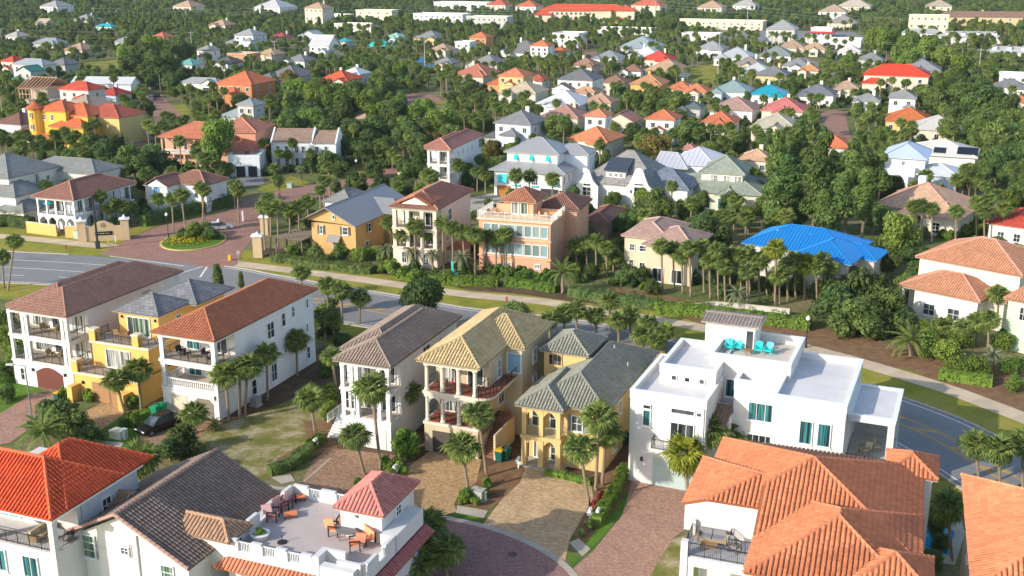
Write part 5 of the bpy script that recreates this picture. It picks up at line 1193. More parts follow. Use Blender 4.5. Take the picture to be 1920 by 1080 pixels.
# grey house far left
h14 = House('shingled_house', 'pale grey two storey house with grey hip roofs at the left edge beyond the road', 'house', (-40, 330), (15, 335), 8.2, 14, -20, 'the pale grey house'); GR = (.235, .24, .225)
h14.hip(-6, 0, h14.w, 14, 8.2, .5, GR, 'shingle'); h14.walls(-5.5, .5, h14.w-.5, 17, 0, 8.0, (.66, .65, .58)); h14.wins('R', [4, 9.5], 6.0, 1.0, 1.0); h14.win('R', 6.6, 5.6, 1.2, 2.2, 1, 1, gm=M_CURT); h14.wins('F', [1, 4, 7, 10], 5.2, 1, 1.8); h14.wins('F', [1, 4, 7, 10], 1.2, 1, 2)
h14.hip(-2, -2.5, h14.w+3.5, 7, 5.4, .5, GR, 'shingle'); h14.walls(-1.5, -2, h14.w+3, 6.5, 0, 5.2, (.66, .65, .58)); h14.wins('F', [1, 3, 5, 7], 2.0, .8, 2); h14.hip(h14.w-1, -3.5, h14.w+6, 4, 2.9, .5, GR, 'shingle'); h14.walls(h14.w-.5, -3, h14.w+5.5, 3.5, 0, 2.8, (.66, .65, .58)); h14.hip(-2, 13, h14.w+9, 22, 7.4, .42, GR, 'shingle', axis='x'); h14.walls(-1.5, 13.5, h14.w+8.5, 21, 0, 7.2, (.55, .56, .52))
# mustard house
h15 = House('cottage', 'mustard yellow house with grey metal gable roof and dark shutters across the road', 'house', (560, 413), (667, 425), 5.4, 21, -21, 'the mustard yellow house'); MU = (.55, .34, .14); w_ = h15.w
zr15 = 5.4+(w_-1.0)/2*.62
h15.hip(0, -.5, w_, h15.d, 5.4, .50, (.26, .26, .27), 'metal', f=False, b=False, axis='y', fascia=None); h15.walls(2.4, .4, w_-.5, h15.d-.5, 0, 5.25, MU); h15.gable_wall([(.9, .4, 5.7), (w_-.5, .4, 5.3), (w_/2, .4, 5.2+w_/2*.47)], MU)
m_sh = paint('dark_shutter', (.10, .085, .07))
def shut(h, f, u, z, w, hh):
    h.win(f, u, z, w, hh, 1, 2)
    for uu in (u-.42, u+w+.04): h.onface('shutter', f, uu, z, MB().box(0, -.07, 0, .38, 0, hh), m_sh)
shut(h15, 'F', 1.6, 3.4, .6, 1.5); shut(h15, 'F', 5.9, 3.6, 1.1, 1.4); h15.win('F', 4.1, 6.1, .55, .8, 1, 1); shut(h15, 'R', 4.2, 3.3, 1.2, 1.5); h15.win('R', 3, .4, 1.3, 1.5); h15.win('F', 4.0, .2, 1.3, 2.1, 2, 1, gm=M_CURT, name='front_door')
aw = MB(); aw.face([(0, 0, 1.0), (0, -1.0, 0), (2.4, -1.0, 0), (2.4, 0, 1.0)]); aw.face([(0, 0, .9), (2.4, 0, .9), (2.4, -1.0, -.1), (0, -1.0, -.1)]); aw.face([(0, -1, 0), (0, -1, -.1), (2.4, -1, -.1), (2.4, -1, 0)]); h15.onface('awning', 'F', 3.2, 2.5, aw, roofmat((.26, .24, .21), 'metal'))
h15.walls(.5, 5, 2.4, h15.d-.5, 0, 5.2, MU); pg = MB()
for k in range(12): pg.box(-3.4, -2.2+k*.55, 2.6, 2.0, -2.08+k*.55, 2.78)
for x in (-3.2, 1.8):
    for y in (-2.0, 1.2, 4.0): pg.box(x-.12, y-.12, 0, x+.12, y+.12, 2.45)
    pg.box(x-.1, -2.4, 2.4, x+.1, 4.4, 2.59)
h15.part('pergola', pg, plain('weathered_wood', (.16, .13, .10), .8)); h15.hip(1, 10, w_+3.5, 17, 5.6, .5, (.25, .25, .25), 'metal', axis='x'); h15.walls(w_-.5, 10.5, w_+3, 16.5, 0, 5.5, (.34, .22, .10))
hp = House('pavilion', 'low grey hip roofed pavilion behind the mustard yellow house', 'pavilion', (606, 375), (655, 383), 3.4, 9, -21, 'the low grey pavilion'); hp.hip(0, 0, hp.w, hp.d, 3.4, .55, (.25, .245, .235), 'shingle'); hp.walls(.5, .5, hp.w-.5, hp.d-.5, 0, 3.3, WB); hp.win('F', 1.5, 1, 1.2, 1.4)
# cream villa
h16 = House('villa', 'cream three storey villa with pediment, loggias and terracotta roof across the road', 'house', (726, 387), (822, 393), 9.9, 16.6, -18, 'the cream pedimented villa'); CV = (.70, .60, .48); w_ = h16.w; T16 = (.42, .16, .085)
porch_house(h16, CV, [3.3, 6.5, 9.9], 2.2, [.85, 3.1, 5.6, w_-.85], ct=.6, curt=M_TEAL)
h16.hip(0, 0, w_, h16.d, 9.9, .46, (.30, .14, .10), capcol=(.5, .22, .14)); h16.hip(1.6, .35, w_-1.4, 5.5, 10.6, .42, T16, f=False, axis='y', fascia=None); h16.gable_wall([(2.1, .6, 10.35), (w_-1.9, .6, 10.35), ((w_+.2)/2, .6, 11.5)], (.74, .64, .52)); h16.wr = (.5, .5, w_-.5, h16.d-.5)
h16.wins('F', [1.5, 3.4, 5.3], .6, .9, 2.0); h16.win('R', 5.0, 6.8, 1.5, 2.0); h16.win('R', 4, 3.6, 1, 1.6); h16.walls(w_-.5, 5, w_+2, 9, 0, 2.4, CV); h16.hip(w_-.6, 4.6, w_+2.4, 9.4, 2.4, .5, T16, 'tile', axis='y')
# salmon house
h17 = House('salmon_house', 'salmon pink three storey house with white railed roof terrace behind a row of palms', 'house', (893, 410), (1035, 420), 8.4, 17.6, -17.5, 'the salmon pink house'); SA = (.66, .37, .23); w_ = h17.w
h17.walls(.3, .3, w_-.3, h17.d-.3, 0, 8.3, SA); h17.box('cornice', 0, 0, 8.3, w_, 8, 8.5, stucco((.74, .52, .32))); h17.box('string_course', .15, .15, 5.3, w_-.15, .3, 5.5, stucco((.74, .45, .28))); h17.box('string_course', .15, .15, 2.4, w_-.15, .3, 2.6, stucco((.74, .45, .28))); h17.rail([(.12, 8), (.12, .15), (w_-.12, .15), (w_-.12, 8)], 8.5, 1.15, m=M_WHITE)
for z in (5.9, 2.9): h17.wins('F', [.8+1.35*k for k in range(8)][: 8 if w_ > 11.5 else 7], z, 1.2, 1.9, nx=1, ny=1, gm=glassmat('pale_teal_glass', (.20, .29, .28), .15))
h17.win('F', 4.2, .9, 1.3, .8, 3, 1, gm=M_CURT); h17.win('F', 9.3, .9, .9, .8, 2, 1, gm=M_CURT)
q = h17.loc(950, 372, 11.2); h17.walls(3.6, 4.0, 8.2, 9.5, 8.4, 10.9, SA); h17.win('F', 1.0, 8.6, 1.2, 2.0, 1, 1, gm=M_CURT, sill=False); h17.win('F', 2.5, 8.6, 1.2, 2.0, 2, 1, gm=M_GREENG, sill=False); h17.hip(2.9, 3.3, 8.9, 10, 10.9, .55, (.40, .17, .10)); h17.hip(7.4, 8.6, w_+2.2, 17.6, 8.9, .5, (.24, .12, .09)); h17.walls(7.9, 9.1, w_+1.7, 17.1, 0, 8.8, SA); h17.box('terrace_wall', 1.2, 6.6, 8.5, 3.6, 6.8, 9.6, stucco(SA)); h17.box('terrace_wall', 8.2, 6.3, 8.5, 12.4, 6.6, 9.3, stucco(SA))
for k, x in enumerate((1.2, 2.4, 3.2, 9.2, 10.3, 11.2)): chair(h17.world(x, 3+.4*(k % 2), 8.5), h17.th+R_(150+25*k), ORD[k] + ' wicker chair from the left on the white railed salmon terrace', M_WICKER, plain('wicker_seat', (.5, .3, .15), .8), 'chairs on the salmon house terrace')
def simple(label, ref, Lp, Rp, z, d, ang, wall, roof, kind='tile', pitch=.45, f=True, b=True, axis=None, name='house', cat='house', cap=None, fw=(), rw=(), ribs=0, fas=M_WHITE):
    h = House(name, label, cat, Lp, Rp, z, d, ang, ref); h.hip(0, 0, h.w, h.d, z, pitch, roof, kind, f, b, axis, capcol=cap, ribs=ribs, fascia=fas); h.walls(.5, .5, h.w-.5, h.d-.5, 0, z-.1, wall)
    for u, zz, w, hh in fw: h.win('F', u, zz, w, hh)
    for u, zz, w, hh in rw: h.win('R', u, zz, w, hh)
    return h
hx = simple('low house with dark brown hip roof half hidden behind the salmon pink house', 'the low dark brown roof', (1092, 412), (1140, 420), 4.2, 12, -20, (.30, .2, .15), (.17, .085, .065), cap=(.42, .17, .1))
h19 = simple('cream house with pale brown tile roof and blue parasol across the road', 'the pale brown roofed cream house', (1177, 432), (1245, 460), 6.4, 12, -24, (.60, .50, .35), (.40, .26, .21), pitch=.4, fw=((.8, 4.0, .9, 1.1), (2.4, 4.0, 1.6, 1.0), (.8, .4, .8, 2.2), (2.5, .1, 1.0, 2.2), (4.0, .1, 1.0, 2.2)), cap=(.46, .3, .25))
h19.hip(4.2, -2.5, h19.w+4.6, 8, 6.0, .4, (.40, .26, .21), 'tile', axis='x', capcol=(.46, .3, .25)); h19.walls(4.7, -2, h19.w+4.1, 7.5, 0, 5.9, (.60, .50, .35)); h19.wins('F', [1.2, 4.2], .2, 1.8, 2.2, nx=2, ny=1)
u_ = empty('parasol', G(1230, 510)); tag(u_, 'teal blue parasol beside the cream house across the road', 'parasol'); obj('canopy', MB().lathe([(1.5, 2.2), (.8, 2.6), (.05, 2.8)], 8), paint('teal_canvas', (.02, .25, .30)), u_); obj('pole', MB().tube([(0, 0, 0), (0, 0, 2.7)], .04, 6), M_DARK, u_)
BL = (.012, .19, .52)
h20 = simple('house with bright blue metal hip roof behind a wall of palms', 'the bright blue roof', (1395, 452), (1590, 487), 5.0, 12, -33, (.62, .58, .5), BL, 'metal', .42, ribs=.55)
h20.hip(9, -3.4, h20.w+1.2, 8, 4.95, .42, BL, 'metal', ribs=.55); h20.hip(7.5, 5, 11.5, 9.5, 6.1, .5, BL, 'metal', ribs=.55); h20.hip(h20.w-5, 2, h20.w+3.4, 9, 4.6, .4, BL, 'metal', axis='x', ribs=.55); h20.walls(9.5, -2.8, h20.w+.6, 7.5, 0, 4.8, (.62, .58, .5)); h20.walls(h20.w-1, 2.5, h20.w+2.9, 8.5, 0, 4.5, (.55, .5, .42))
for px, py in ((1458, 433), (1520, 441), (1560, 436)):
    p = h20.loc(px, py, 6.6); obj('vent_pipe', MB().tube([p - Vector((0, 0, .8)), p + Vector((0, 0, .2))], .12, 6), M_WHITE, h20.root)
TR = (.47, .225, .13)
h21 = House('villa', 'cream two storey villa with stepped terracotta hip roofs at the right edge', 'house', (1722, 478), (1913, 521), 7.4, 13, -44, 'the cream terracotta villa'); h21.hip(0, 0, h21.w, h21.d, 7.4, .42, TR, capcol=(.58, .28, .22)); h21.walls(.5, .5, h21.w-.5, h21.d-.5, 0, 7.2, (.74, .68, .56))
a = h21.loc(1682, 534, 4.4); b = h21.loc(1826, 573, 4.4); h21.hip(a.x, a.y, b.x, a.y+9, 4.4, .46, TR, capcol=(.58, .28, .22)); h21.walls(a.x+2.4, a.y+.5, b.x-.5, a.y+8.5, 0, 4.3, (.74, .70, .62)); h21.wins('F', [1.4, 4.8], .9, 1.7, 1.7); h21.walls(a.x+.5, a.y+3, a.x+2.4, a.y+8.5, 0, 4.2, (.55, .5, .42)); h21.column(a.x+.7, a.y+.7, 0, 4.3, .3)
c = h21.loc(1888, 577, 4.4); h21.hip(b.x-2.5, a.y+2.5, b.x+2.5, a.y+9, 4.3, .46, TR, capcol=(.58, .28, .22)); h21.walls(b.x-1, a.y+3, b.x+2, a.y+8.5, 0, 4.2, (.74, .68, .56))
t_ = table(h21.world(a.x+1.5, a.y+1.3, .05), 'small table on the open porch of the cream terracotta villa', M_WOOD, r=.5)
h22 = simple('pale green house with terracotta roof cut off by the right edge', 'the pale green house', (1886, 556), (2020, 590), 6.8, 12, -44, (.52, .62, .46), TR, 'relief', .42, fw=((1.5, 4.2, 1.0, 1.8), (3.4, 4.2, 1.0, 1.8), (6, 4.2, 1, 1.8)))
# third row
PKB = (.36, .15, .115)
h25 = House('tall_house', 'tall white house with reddish brown hip roof and stacked grey porches', 'house', (794, 278), (846, 281), 9.6, 22, -17, 'the tall reddish roofed house', w=6.0); porch_house(h25, (.72, .73, .74), [3.2, 6.4, 9.6], 2.6, [.8, 3.0, h25.w-.8], ct=.5, curt=M_CURT, cm=stucco((.66, .66, .64))); h25.hip(0, 0, h25.w, h25.d, 9.6, .5, PKB, 'tile', capcol=(.5, .24, .18)); h25.hip(-1.6, 4, h25.w-2, 20, 9.4, .5, PKB, 'tile', capcol=(.5, .24, .18)); h25.wr = (.5, .5, h25.w-.5, h25.d-.5); h25.wins('R', [5, 8, 11, 14], 7.2, .7, 1.3); h25.wins('R', [19, ], 6.8, 1.6, 2.2); h25.wins('R', [19], 3.4, 1.6, 2.2)
h26 = House('cottage', 'white house with turquoise shutters and two tiers of grey hip roof', 'house', (922, 316), (1056, 327), 5.6, 14, -19, 'the turquoise shuttered house'); w_ = h26.w; GM = (.30, .30, .31)
h26.walls(.6, .6, w_-.6, h26.d, 0, 5.5, (.80, .80, .80)); h26.hip(-.4, -.4, w_+.4, h26.d+1, 5.6, .38, GM, 'metal'); tq = paint('turquoise', (.01, .55, .55))
def awn(h, u, z, w, hh):
    h.win('F', u, z, w, hh, 1, 1, sill=False); a_ = MB(); a_.face([(0, 0, hh), (0, -.7, .1), (w, -.7, .1), (w, 0, hh)]); a_.face([(0, 0, hh-.08), (w, 0, hh-.08), (w, -.7, .02), (0, -.7, .02)]); a_.face([(0, -.7, .1), (0, -.7, .02), (w, -.7, .02), (w, -.7, .1)]); h.onface('turquoise_shutter', 'F', u, z, a_, tq)
awn(h26, .9, 2.9, 2.0, 1.9); awn(h26, w_-4.0, 2.9, 2.0, 1.9)
for u in (4.3, 8.2): h26.win('F', u, 2.7, 1.4, 2.0, 3, 3); h26.onface('window_box', 'F', u, 2.3, MB().box(0, -.3, 0, 1.4, -.0, .3), tq)
h26.garage('F', .6, 3.0, 2.2, (.42, .17, .04), 0); h26.wins('R', [1, 4.5, 7.5], 2.9, .9, 1.6); h26.box('garage_shade_panel', w_-5.2, .52, 0, w_-1.4, .6, 2.1, M_DKCUSH)  # last box: dark panel on the wall, painted as the open garage's shaded inside
u0 = h26.loc(944, 284, 9.0); u1 = h26.loc(1047, 291, 9.0); h26.hip(u0.x, u0.y, u1.x, u0.y+11, 9.0, .46, GM, 'metal'); h26.walls(u0.x+.6, u0.y+.6, u1.x-.6, u0.y+10.5, 5, 8.9, (.80, .80, .80))
for u in (1.6, 5.0, 8.6): awn(h26, u, 7.4, .8, 1.2)
h26.wins('R', [2, 4.5], 7.2, .7, 1.4); h26.hip(u1.x-4, u0.y+5, u1.x+5, u0.y+12, 8.4, .45, GM, 'metal', axis='x'); h26.walls(u1.x-1, u0.y+5.5, u1.x+4.5, u0.y+11.5, 0, 8.3, (.72, .76, .82)); h26.win('R', 2, 6, .8, 1.4)
h27 = House('gabled_villa', 'white curved gable house with grey slate roof and dark metal dormer', 'house', (1085, 340), (1225, 362), 5.0, 15, -24, 'the curved gable house'); SG = (.27, .255, .24); w_ = h27.w; WG = (.78, .76, .71)
h27.hip(0, 1.4, w_, 17, 5.2, .72, SG, 'slate'); h27.walls(.5, 1.8, w_-.5, 16.5, 0, 5.1, WG); h27.hip(w_-6, 3, w_+5.5, 13, 5.0, .62, (.16, .19, .235), 'slate', axis='x'); h27.walls(w_-1, 3.5, w_+5, 12.5, 0, 4.9, WG)
def curved_gable(x0, x1, y, zb, zt, t=.4):
    L = x1-x0; pr = [(0, 0), (.0, zb), (.10, zb+.12*(zt-zb)), (.24, zb+.34*(zt-zb)), (.34, zb+.68*(zt-zb)), (.38, zb+.86*(zt-zb)), (.42, zt-.1), (.46, zt), (.54, zt), (.58, zt-.1), (.62, zb+.86*(zt-zb)), (.66, zb+.68*(zt-zb)), (.76, zb+.34*(zt-zb)), (.90, zb+.12*(zt-zb)), (1, zb), (1, 0)]
    mb = MB(); P = [(x0+u*L, z) for u, z in pr]; n = len(P)
    mb.face([(x, y, z) for x, z in P]); mb.face([(x, y+t, z) for x, z in P][::-1])
    for k in range(n): a, b = P[k], P[(k+1) % n]; mb.face([(a[0], y, a[1]), (a[0], y+t, a[1]), (b[0], y+t, b[1]), (b[0], y, b[1])])
    h27.part('gable_wall', mb, stucco(WG)); h27.wr = (x0, y, x1, y+1)
curved_gable(.4, 5.0, .0, 4.8, 8.0); h27.win('F', 1.4, 2.0, 1.8, 2.6, 2, 3); h27.win('F', 1.5, 4.7, 1.6, .6, 1, 1); h27.hip(.6, .2, 4.8, 8, 4.9, 1.0, SG, 'slate', f=False, axis='y', fascia=None)
curved_gable(w_-7.2, w_+.2, -.9, 4.4, 9.2); h27.win('F', 2.8, 3.6, 1.9, 2.0, 1, 1); h27.win('F', 2.8, 5.8, 1.9, .5, 1, 1); h27.hip(w_-7, -.6, w_, 9, 4.6, 1.05, SG, 'slate', f=False, axis='y', fascia=None)
for u in (2.1, 5.1): h27.onface('wall_lamp', 'F', u, 4.3, MB().box(0, -.2, 0, .2, 0, .6), M_DARK)
h27.walls(5.6, 3.0, 9.6, 5.6, 5, 7.6, WG); h27.wins('F', [.6, 1.7, 2.8], 6.4, .7, .8, nx=2, ny=2); h27.planes([[(5.2, 2.5, 7.7), (10.0, 2.5, 7.7), (10.0, 7.2, 9.6), (5.2, 7.2, 9.6)]], (.06, .075, .10), 'metal', ribs=.5)
h28 = House('villa', 'pale green house with grey green hip roofs and dark arched entrance', 'house', (1280, 325), (1400, 345), 6.4, 13, -20, 'the grey green roofed house'); GG = (.27, .30, .24); w_ = h28.w
h28.hip(-1.5, -1.5, w_+3, 14, 4.0, .40, GG, 'tile'); h28.walls(-1, -.9, w_+2.4, 13.5, 0, 3.9, (.62, .62, .47)); h28.wins('F', [6, 9], .6, 1.6, 2.2, gm=M_TEAL); h28.win('F', 11.2, .05, 1.8, 2.5, 1, 1, sill=False, name='entrance_arch')
u0 = h28.loc(1310, 322, 7.2); u1 = h28.loc(1396, 329, 7.2); h28.hip(u0.x, u0.y, u1.x, u0.y+10, 7.2, .6, GG, 'tile'); h28.walls(u0.x+.5, u0.y+.5, u1.x-.5, u0.y+9.5, 3, 7.1, (.70, .66, .54)); h28.wins('F', [1.8, 4.4, 6.6], 5.3, 1.4, 1.4, gm=M_CURT); h28.hip(u1.x-5, -3, u1.x-.5, 5, 3.8, .5, GG, 'tile'); h28.hip(-6, -2.5, 3, 6, 3.3, .45, GG, 'tile', axis='x'); h28.walls(-5.5, -2, 2.5, 5.5, 0, 3.2, (.74, .66, .48)); h28.wins('F', [1, 4.2], .1, 2.4, 2.2, nx=4, ny=4, gm=M_CURT, sill=False, name='garage_door')
h29 = simple('white house with lavender grey ribbed metal hip roof', 'the lavender grey metal roof', (1255, 300), (1335, 318), 4.8, 13, -26, (.70, .70, .70), (.50, .51, .58), 'metal', .5, fw=((2, 1, 1.2, 1.6), (6, 1, 1.2, 1.6)), ribs=1.0); h29.hip(-2, -2, 6, 8, 4.2, .5, (.45, .46, .50), 'metal', f=False, axis='x', ribs=1.0)
h30 = House('villa', 'white two storey house with pale blue metal pyramid roof', 'house', (1655, 290), (1738, 303), 8.0, 13, -24, 'the pale blue pyramid roof'); PB = (.46, .54, .72); h30.hip(0, 0, h30.w, h30.d, 8.0, .52, PB, 'metal', capcol=(.2, .24, .3)); h30.walls(.5, .5, h30.w-.5, h30.d-.5, 0, 7.9, WB); h30.wins('R', [8.2], 6.6, .8, 1.0); h30.wins('F', [3.6], 6.4, .7, .9)
h30.hip(h30.w-2, -1, h30.w+6.4, 9.5, 5.0, .34, (.60, .62, .64), 'metal', axis='x'); h30.walls(h30.w-1, -.5, h30.w+5.9, 9, 0, 4.9, (.56, .62, .72)); h30.win('R', 6, 2.4, .9, 1.8, 1, 1); h30.box('chimney', h30.w-3.4, -1.2, 0, h30.w-2.2, -.2, 6.4, stucco(WB))
h31 = simple('white hip roofed house with black solar panels behind the pale blue roof', 'the white roof with solar panels', (1700, 275), (1830, 310), 5.0, 14, -24, (.70, .68, .62), (.62, .60, .55), 'metal', .36)
for x0, y0, w, l in ((h31.w-9.5, .0, 2.6, 2.4), (h31.w-4.5, -.0, 4.4, 3.2)):
    n_ = Vector((0, -.36, 1)).normalized(); P = lambda x, y: Vector((x, y, 5.0+.36*y+.12)); sp = MB(); sp.face([P(x0, y0+1), P(x0+w, y0+1), P(x0+w, y0+1+l), P(x0, y0+1+l)]); s_ = h31.part('solar_panel', sp, glassmat('solar', (.012, .014, .02), .2))
h31.hip(h31.w-1, -6, h31.w+6, 2, 3.2, .3, (.07, .075, .085), 'metal', axis='x')
h23 = House('villa', 'beige villa with peach tile roof and chimney behind slim palms', 'house', (1650, 375), (1780, 412), 3.8, 15, -36, 'the peach roofed beige villa'); PE = (.56, .35, .23); w_ = h23.w; h23.hip(0, 0, w_, 15, 3.8, .5, PE, 'tile', capcol=(.5, .26, .2)); h23.walls(.5, .5, w_-.5, 14.5, 0, 3.7, (.62, .53, .40)); h23.wins('F', [1.5, 4.2], .4, 2.2, 2.2, nx=3, ny=2); h23.hip(w_-6, -3, w_+1.5, 6, 3.6, .5, PE, 'tile'); h23.walls(w_-5.5, -2.5, w_+1, 5.5, 0, 3.5, (.70, .62, .48)); h23.win('F', 2, .5, 1.5, 2, 2, 3); h23.box('chimney', 5.2, 10, 0, 6.6, 11.2, 8.2, stucco(WB)); h23.hip(5.5, -2, 9.5, 4, 3.4, .5, (.26, .17, .15), 'tile'); h23.walls(6, -1.6, 9, 3.5, 0, 3.3, (.70, .62, .48))
h24 = simple('white house with red tile roof partly behind palms at right edge', 'the red roof at right edge', (1852, 415), (1935, 432), 3.6, 12, -40, (.74, .72, .66), (.46, .07, .045), fw=((1.5, .8, 1.2, 1.5), (4.2, .8, 1.2, 1.5)))
# yellow tower house
h32 = House('tower_house', 'bright yellow house with orange red roofs and a round corner tower', 'house', (66, 210), (138, 217), 8.6, 13, -18, 'the bright yellow tower house'); YL = (.74, .46, .08); OR2 = (.58, .15, .06); w_ = h32.w
h32.hip(w_*.35, 1.5, w_+2, 12, 8.2, .5, OR2, 'tile', axis='x'); h32.walls(w_*.35+.5, 2, w_+1.5, 11.5, 0, 8.1, YL); h32.hip(1.5, 0, w_*.75, 9, 9.4, .5, OR2, 'tile'); h32.walls(2, .5, w_*.75-.5, 8.5, 0, 9.3, YL); h32.wins('F', [1.2, 3.6], 6.8, .9, 1.5)
q = MB(); q.lathe([(2.0, 0), (2.0, 9.8)], 12, (.9, .6)); h32.part('tower', q, stucco(YL)); q = MB(); q.lathe([(2.6, 9.7), (2.6, 9.9), (.05, 11.6)], 12, (.9, .6)); h32.part('tower_roof', q, roofmat(OR2, 'tile')); h32.wr = (-.2, -1.45, 2, 3)
for z in (1.6, 4.4, 7.4): h32.win('F', .7, z, .8, 1.4)
h32.hip(w_*.45, -2, w_+3.0, 6, 5.6, .45, OR2, 'tile', axis='x'); h32.walls(w_*.45+.5, -1.5, w_+2.5, 5.5, 0, 5.5, YL); h32.win('F', 2.6, 2.9, 1.3, 1.7, fm=M_WHITE); h32.win('F', 5.6, 3.1, .8, 1.5); h32.win('R', 2, 3, .9, 1.6); h32.hip(1.5, -3.8, w_*.75, 0, 2.6, .4, OR2, 'tile', axis='x'); h32.hip(w_*.6, 5, w_+9, 17, 7.6, .42, (.42, .10, .06), 'tile', axis='x'); h32.walls(w_*.6, 5.5, w_+8.5, 16.5, 0, 7.5, (.66, .50, .20))
# salmon house behind the entrance, garage, white courtyard house
h33 = House('villa', 'salmon villa with terracotta roofs and open loggias left of the black door garage', 'house', (300, 254), (425, 262), 7.4, 14, -10, 'the salmon villa with loggias'); SR = (.52, .17, .09); w_ = h33.w
h33.hip(0, 0, w_, 13, 7.4, .42, SR, 'tile', capcol=(.6, .24, .14)); h33.walls(.6, 2.6, w_-.6, 12.5, 0, 7.3, (.66, .38, .26)); h33.box('balcony_slab', .5, .5, 3.2, w_*.8, 2.6, 3.5, stucco((.70, .42, .28)))
for k in range(6): h33.column(.8+k*(w_*.8-1)/5, .8, 0, 3.2, .4, stucco((.70, .42, .28))); h33.column(.8+k*(w_*.8-1)/5, .8, 3.5, 7.0, .36, stucco((.70, .42, .28)))
h33.rail([(.6, .6), (w_*.8, .6)], 3.5, .9, 'baluster'); h33.wins('F', [1.6, 4.4, 7.2], .2, 1.6, 2.2, gm=M_CURT); h33.wins('F', [1.6, 4.4, 7.2], 3.7, 1.4, 2.1); h33.hip(w_*.62, 4, w_+5, 17, 8.4, .42, (.44, .17, .11), 'tile', capcol=(.6, .24, .14)); h33.walls(w_*.62+.5, 4.5, w_+4.5, 16.5, 0, 8.3, (.60, .30, .2)); h33.hip(w_-2, -4, w_+7, 6, 5.2, .45, SR, 'tile'); h33.walls(w_-1.5, -3.5, w_+6.5, 5.5, 0, 5.1, (.66, .38, .26))
h34 = House('garage', 'white flat roofed garage with two black doors', 'garage', (425, 296), (488, 292), 4.6, 8, 2, 'the black door garage'); h34.walls(0, 0, h34.w, 8, 0, 4.5, WB); h34.flat(0, 0, h34.w, 8, 4.55, .4, M_RF, stucco(WB)); h34.garage('F', h34.w*.24, 2.0, 2.4, (.03, .03, .035)); h34.garage('F', h34.w*.62, 2.0, 2.4, (.03, .03, .035)); h34.box('rooftop_unit', 3.4, 2, 4.6, 4.2, 2.8, 5.5, M_DARK)
h35 = House('courtyard_house', 'white two storey house with brown tile roof between raised gable walls', 'house', (505, 266), (630, 265), 6.6, 9, -3, 'the white house with raised gables'); w_ = h35.w; BT = (.30, .20, .15)
h35.walls(0, .4, w_, 9, 0, 6.5, WB); h35.hip(.3, 0, w_*.62, 9.2, 6.6, .5, BT, 'tile', f=False, b=False, axis='x'); h35.hip(w_*.64, 0, w_-.1, 9.2, 6.4, .45, BT, 'tile', f=False, b=False, axis='x')
for x in (-.1, w_*.62, w_-.15):
    g = MB(); g.face([(x, -.2, 6.2), (x, 9.4, 6.2), (x, 4.6, 9.3)]); g.face([(x+.35, 9.4, 6.2), (x+.35, -.2, 6.2), (x+.35, 4.6, 9.3)]); g.face([(x, -.2, 6.2), (x, 4.6, 9.3), (x+.35, 4.6, 9.3), (x+.35, -.2, 6.2)]); g.face([(x, 4.6, 9.3), (x, 9.4, 6.2), (x+.35, 9.4, 6.2), (x+.35, 4.6, 9.3)]); h35.part('gable_wall', g, stucco(WB))
h35.wr = (0, .4, w_, 9); h35.wins('F', [1.2, 3.2, 5.6, 7.2, 10.4, 12.6], 3.8, .9, 1.7, gm=M_DKCUSH); h35.wins('F', [1.2, 3.2, 5.6, 7.2, 10.4, 12.6], .6, .9, 2.1, gm=M_DKCUSH)

